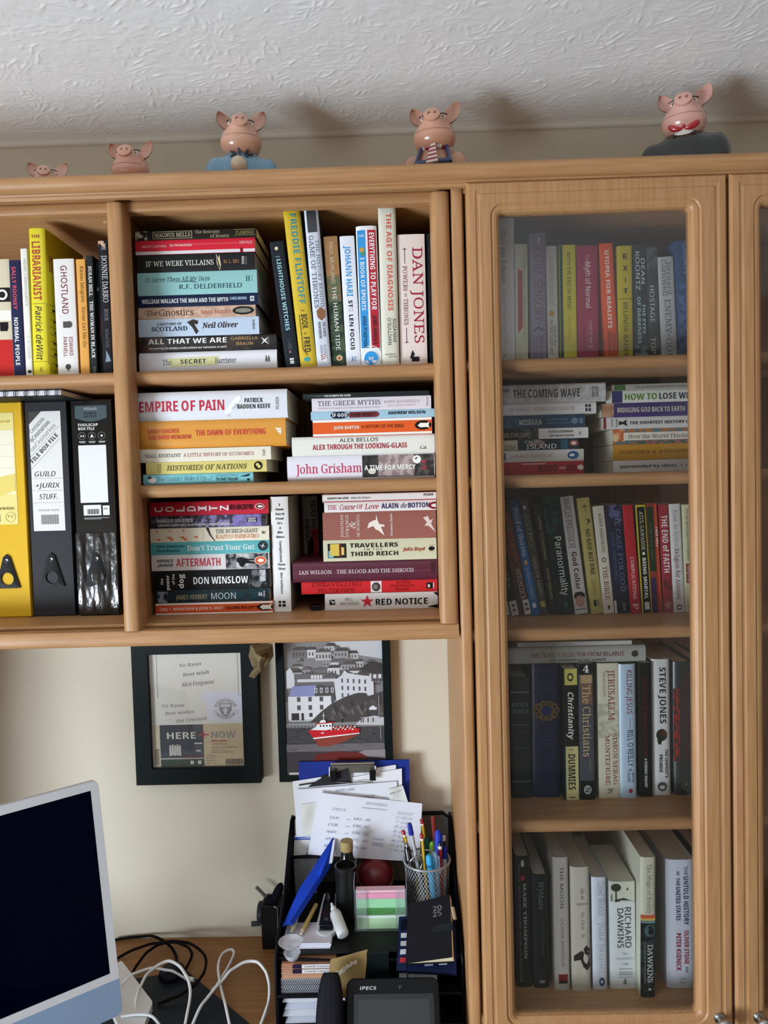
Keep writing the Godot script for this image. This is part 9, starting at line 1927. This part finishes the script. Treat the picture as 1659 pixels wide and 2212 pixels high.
	book("H", Vector3(0.3135, 0.8200, 0.2770), 0.0241, 0.1942, 0.155, 0.00, 0.0, "d3dae2", "e9e2cf", "pale blue grey hardback with faint script, fifth from left on the cabinet floor", "books standing on the cabinet floor", [["t", "a8b4c0", "r", 0.04, 0.34, 0.6, 0.4, "Grief Works"], ["t", "b4bec8", "ri", 0.4, 0.85, 0.6, 0.34, "Julia Samuel"], ["e", "2c4c74", 0.93, 0.6, 0.32, 0.2], ["e", "d3dae2", 0.93, 0.6, 0.12, 0.08]])
	book("P", Vector3(0.3435, 0.8200, 0.2760), 0.0424, 0.1857, 0.128, 0.00, 0.0, "dde2e0", "e9e2cf", "white paperback with a dandelion picture, fourth from right on the cabinet floor", "books standing on the cabinet floor", [["r", "cfd3be", 0, 0.19, 0, 1], ["e", "3a3c34", 0.055, 0.25, 0.16, 0.2], ["r", "3a3c34", 0.08, 0.19, 0.22, 0.28], ["r", "4a4c44", 0.12, 0.18, 0.06, 0.1], ["g", "3a3c34", 0.18, 0.6, 0.5, [-0.1, -0.8, -0.25, -0.1, -0.05, 0.4, 0.05, 0.8, 0.05, -0.8]], ["e", "5a5c54", 0.07, 0.7, 0.05, 0.04], ["t", "34383a", "s", 0.24, 0.615, 0.7, 0.24, "RICHARD"], ["t", "34383a", "s", 0.25, 0.615, 0.4, 0.24, "DAWKINS"], ["v", "9ab0bc", "s", 0.67, 0.44, 0.68, 0.1, "The"], ["v", "9ab0bc", "s", 0.715, 0.2, 0.94, 0.1, "Ancestor's"], ["v", "9ab0bc", "s", 0.765, 0.42, 0.7, 0.1, "Tale"], ["b", "aab4b4", 0.81, 0.9, 0.32, 0.85, 4], ["v", "2c2e2e", "q", 0.93, 0.48, 0.62, 0.22, "A"]])
	book("H", Vector3(0.3861, 0.8203, 0.2980), 0.0248, 0.2378, 0.200, -0.80, 0.0, "cdccb6", "e9e2cf", "tall cream to black hardback with rainbow band, third from right on the cabinet floor", "books standing on the cabinet floor", [["t", "8a8c78", "r", 0.05, 0.4, 0.55, 0.28, "The Magic of Reality"], ["r", "c8603c", 0.41, 0.435, 0, 1], ["r", "d8b45c", 0.435, 0.45, 0, 1], ["r", "6a8a8c", 0.45, 0.47, 0, 1], ["n", "2c3a3c", "1c1c1a", 0.47, 1.0, 0.0, 1.0, 71], ["e", "4a6a6c", 0.52, 0.6, 0.4, 0.36], ["e", "1c2022", 0.53, 0.6, 0.2, 0.12], ["t", "e4e4dc", "r", 0.62, 0.89, 0.62, 0.34, "DAWKINS"], ["t", "9a9c94", "s", 0.6, 0.9, 0.28, 0.1, "ILLUSTRATED BY DAVE McKEAN"], ["e", "e4e4dc", 0.94, 0.6, 0.08, 0.1]])
	book("H", Vector3(0.4382, 0.8200, 0.2770), 0.0476, 0.2217, 0.200, 0.00, 0.0, "d5dae4", "e9e2cf", "thick white hardback with navy and crimson capitals, second from right on the cabinet floor", "books standing on the cabinet floor", [["t", "34406a", "s", 0.05, 0.12, 0.68, 0.12, "THE"], ["t", "34406a", "b", 0.13, 0.505, 0.68, 0.17, "UNTOLD HISTORY"], ["t", "34406a", "b", 0.09, 0.12, 0.4, 0.1, "OF"], ["t", "34406a", "b", 0.14, 0.2, 0.4, 0.12, "THE"], ["t", "34406a", "b", 0.21, 0.47, 0.4, 0.15, "UNITED STATES"], ["t", "a02840", "b", 0.55, 0.81, 0.68, 0.15, "OLIVER STONE"], ["t", "5a4c60", "s", 0.83, 0.88, 0.68, 0.1, "AND"], ["t", "a02840", "b", 0.57, 0.86, 0.4, 0.16, "PETER KUZNICK"], ["t", "8a8c9c", "r", 0.92, 0.96, 0.55, 0.18, "G"]])
	book("H", Vector3(0.4981, 0.8200, 0.2770), 0.0240, 0.2184, 0.155, 0.00, 0.0, "3c3e3c", "e9e2cf", "dark hardback behind the door stile, rightmost on the cabinet floor", "books standing on the cabinet floor", [])
	book("H", Vector3(0.4177, 1.3718, 0.2500), 0.0281, 0.2324, 0.150, 90.00, 0.0, "a9aba2", "e9e2cf", "grey hardback lying across the tops of books", "books laid across the fourth cabinet shelf", [["t", "7c2430", "s", 0.16, 0.84, 0.52, 0.26, "THE TICKET COLLECTOR FROM BELARUS"], ["t", "34342e", "s", 0.3, 0.71, 0.18, 0.18, "MIKE ANDERSON and NEIL HANSON"], ["e", "3a3a38", 0.92, 0.5, 0.2, 0.2]])
	book("P", Vector3(0.3960, 1.4002, 0.2450), 0.0071, 0.1940, 0.140, 90.00, 0.0, "c4c2bc", "e9e2cf", "thin pale booklet lying on the grey hardback", "books laid across the fourth cabinet shelf", [["t", "7a7872", "s", 0.05, 0.5, 0.5, 0.3, "EXPLAINING THE UNEXPLAINED"]])
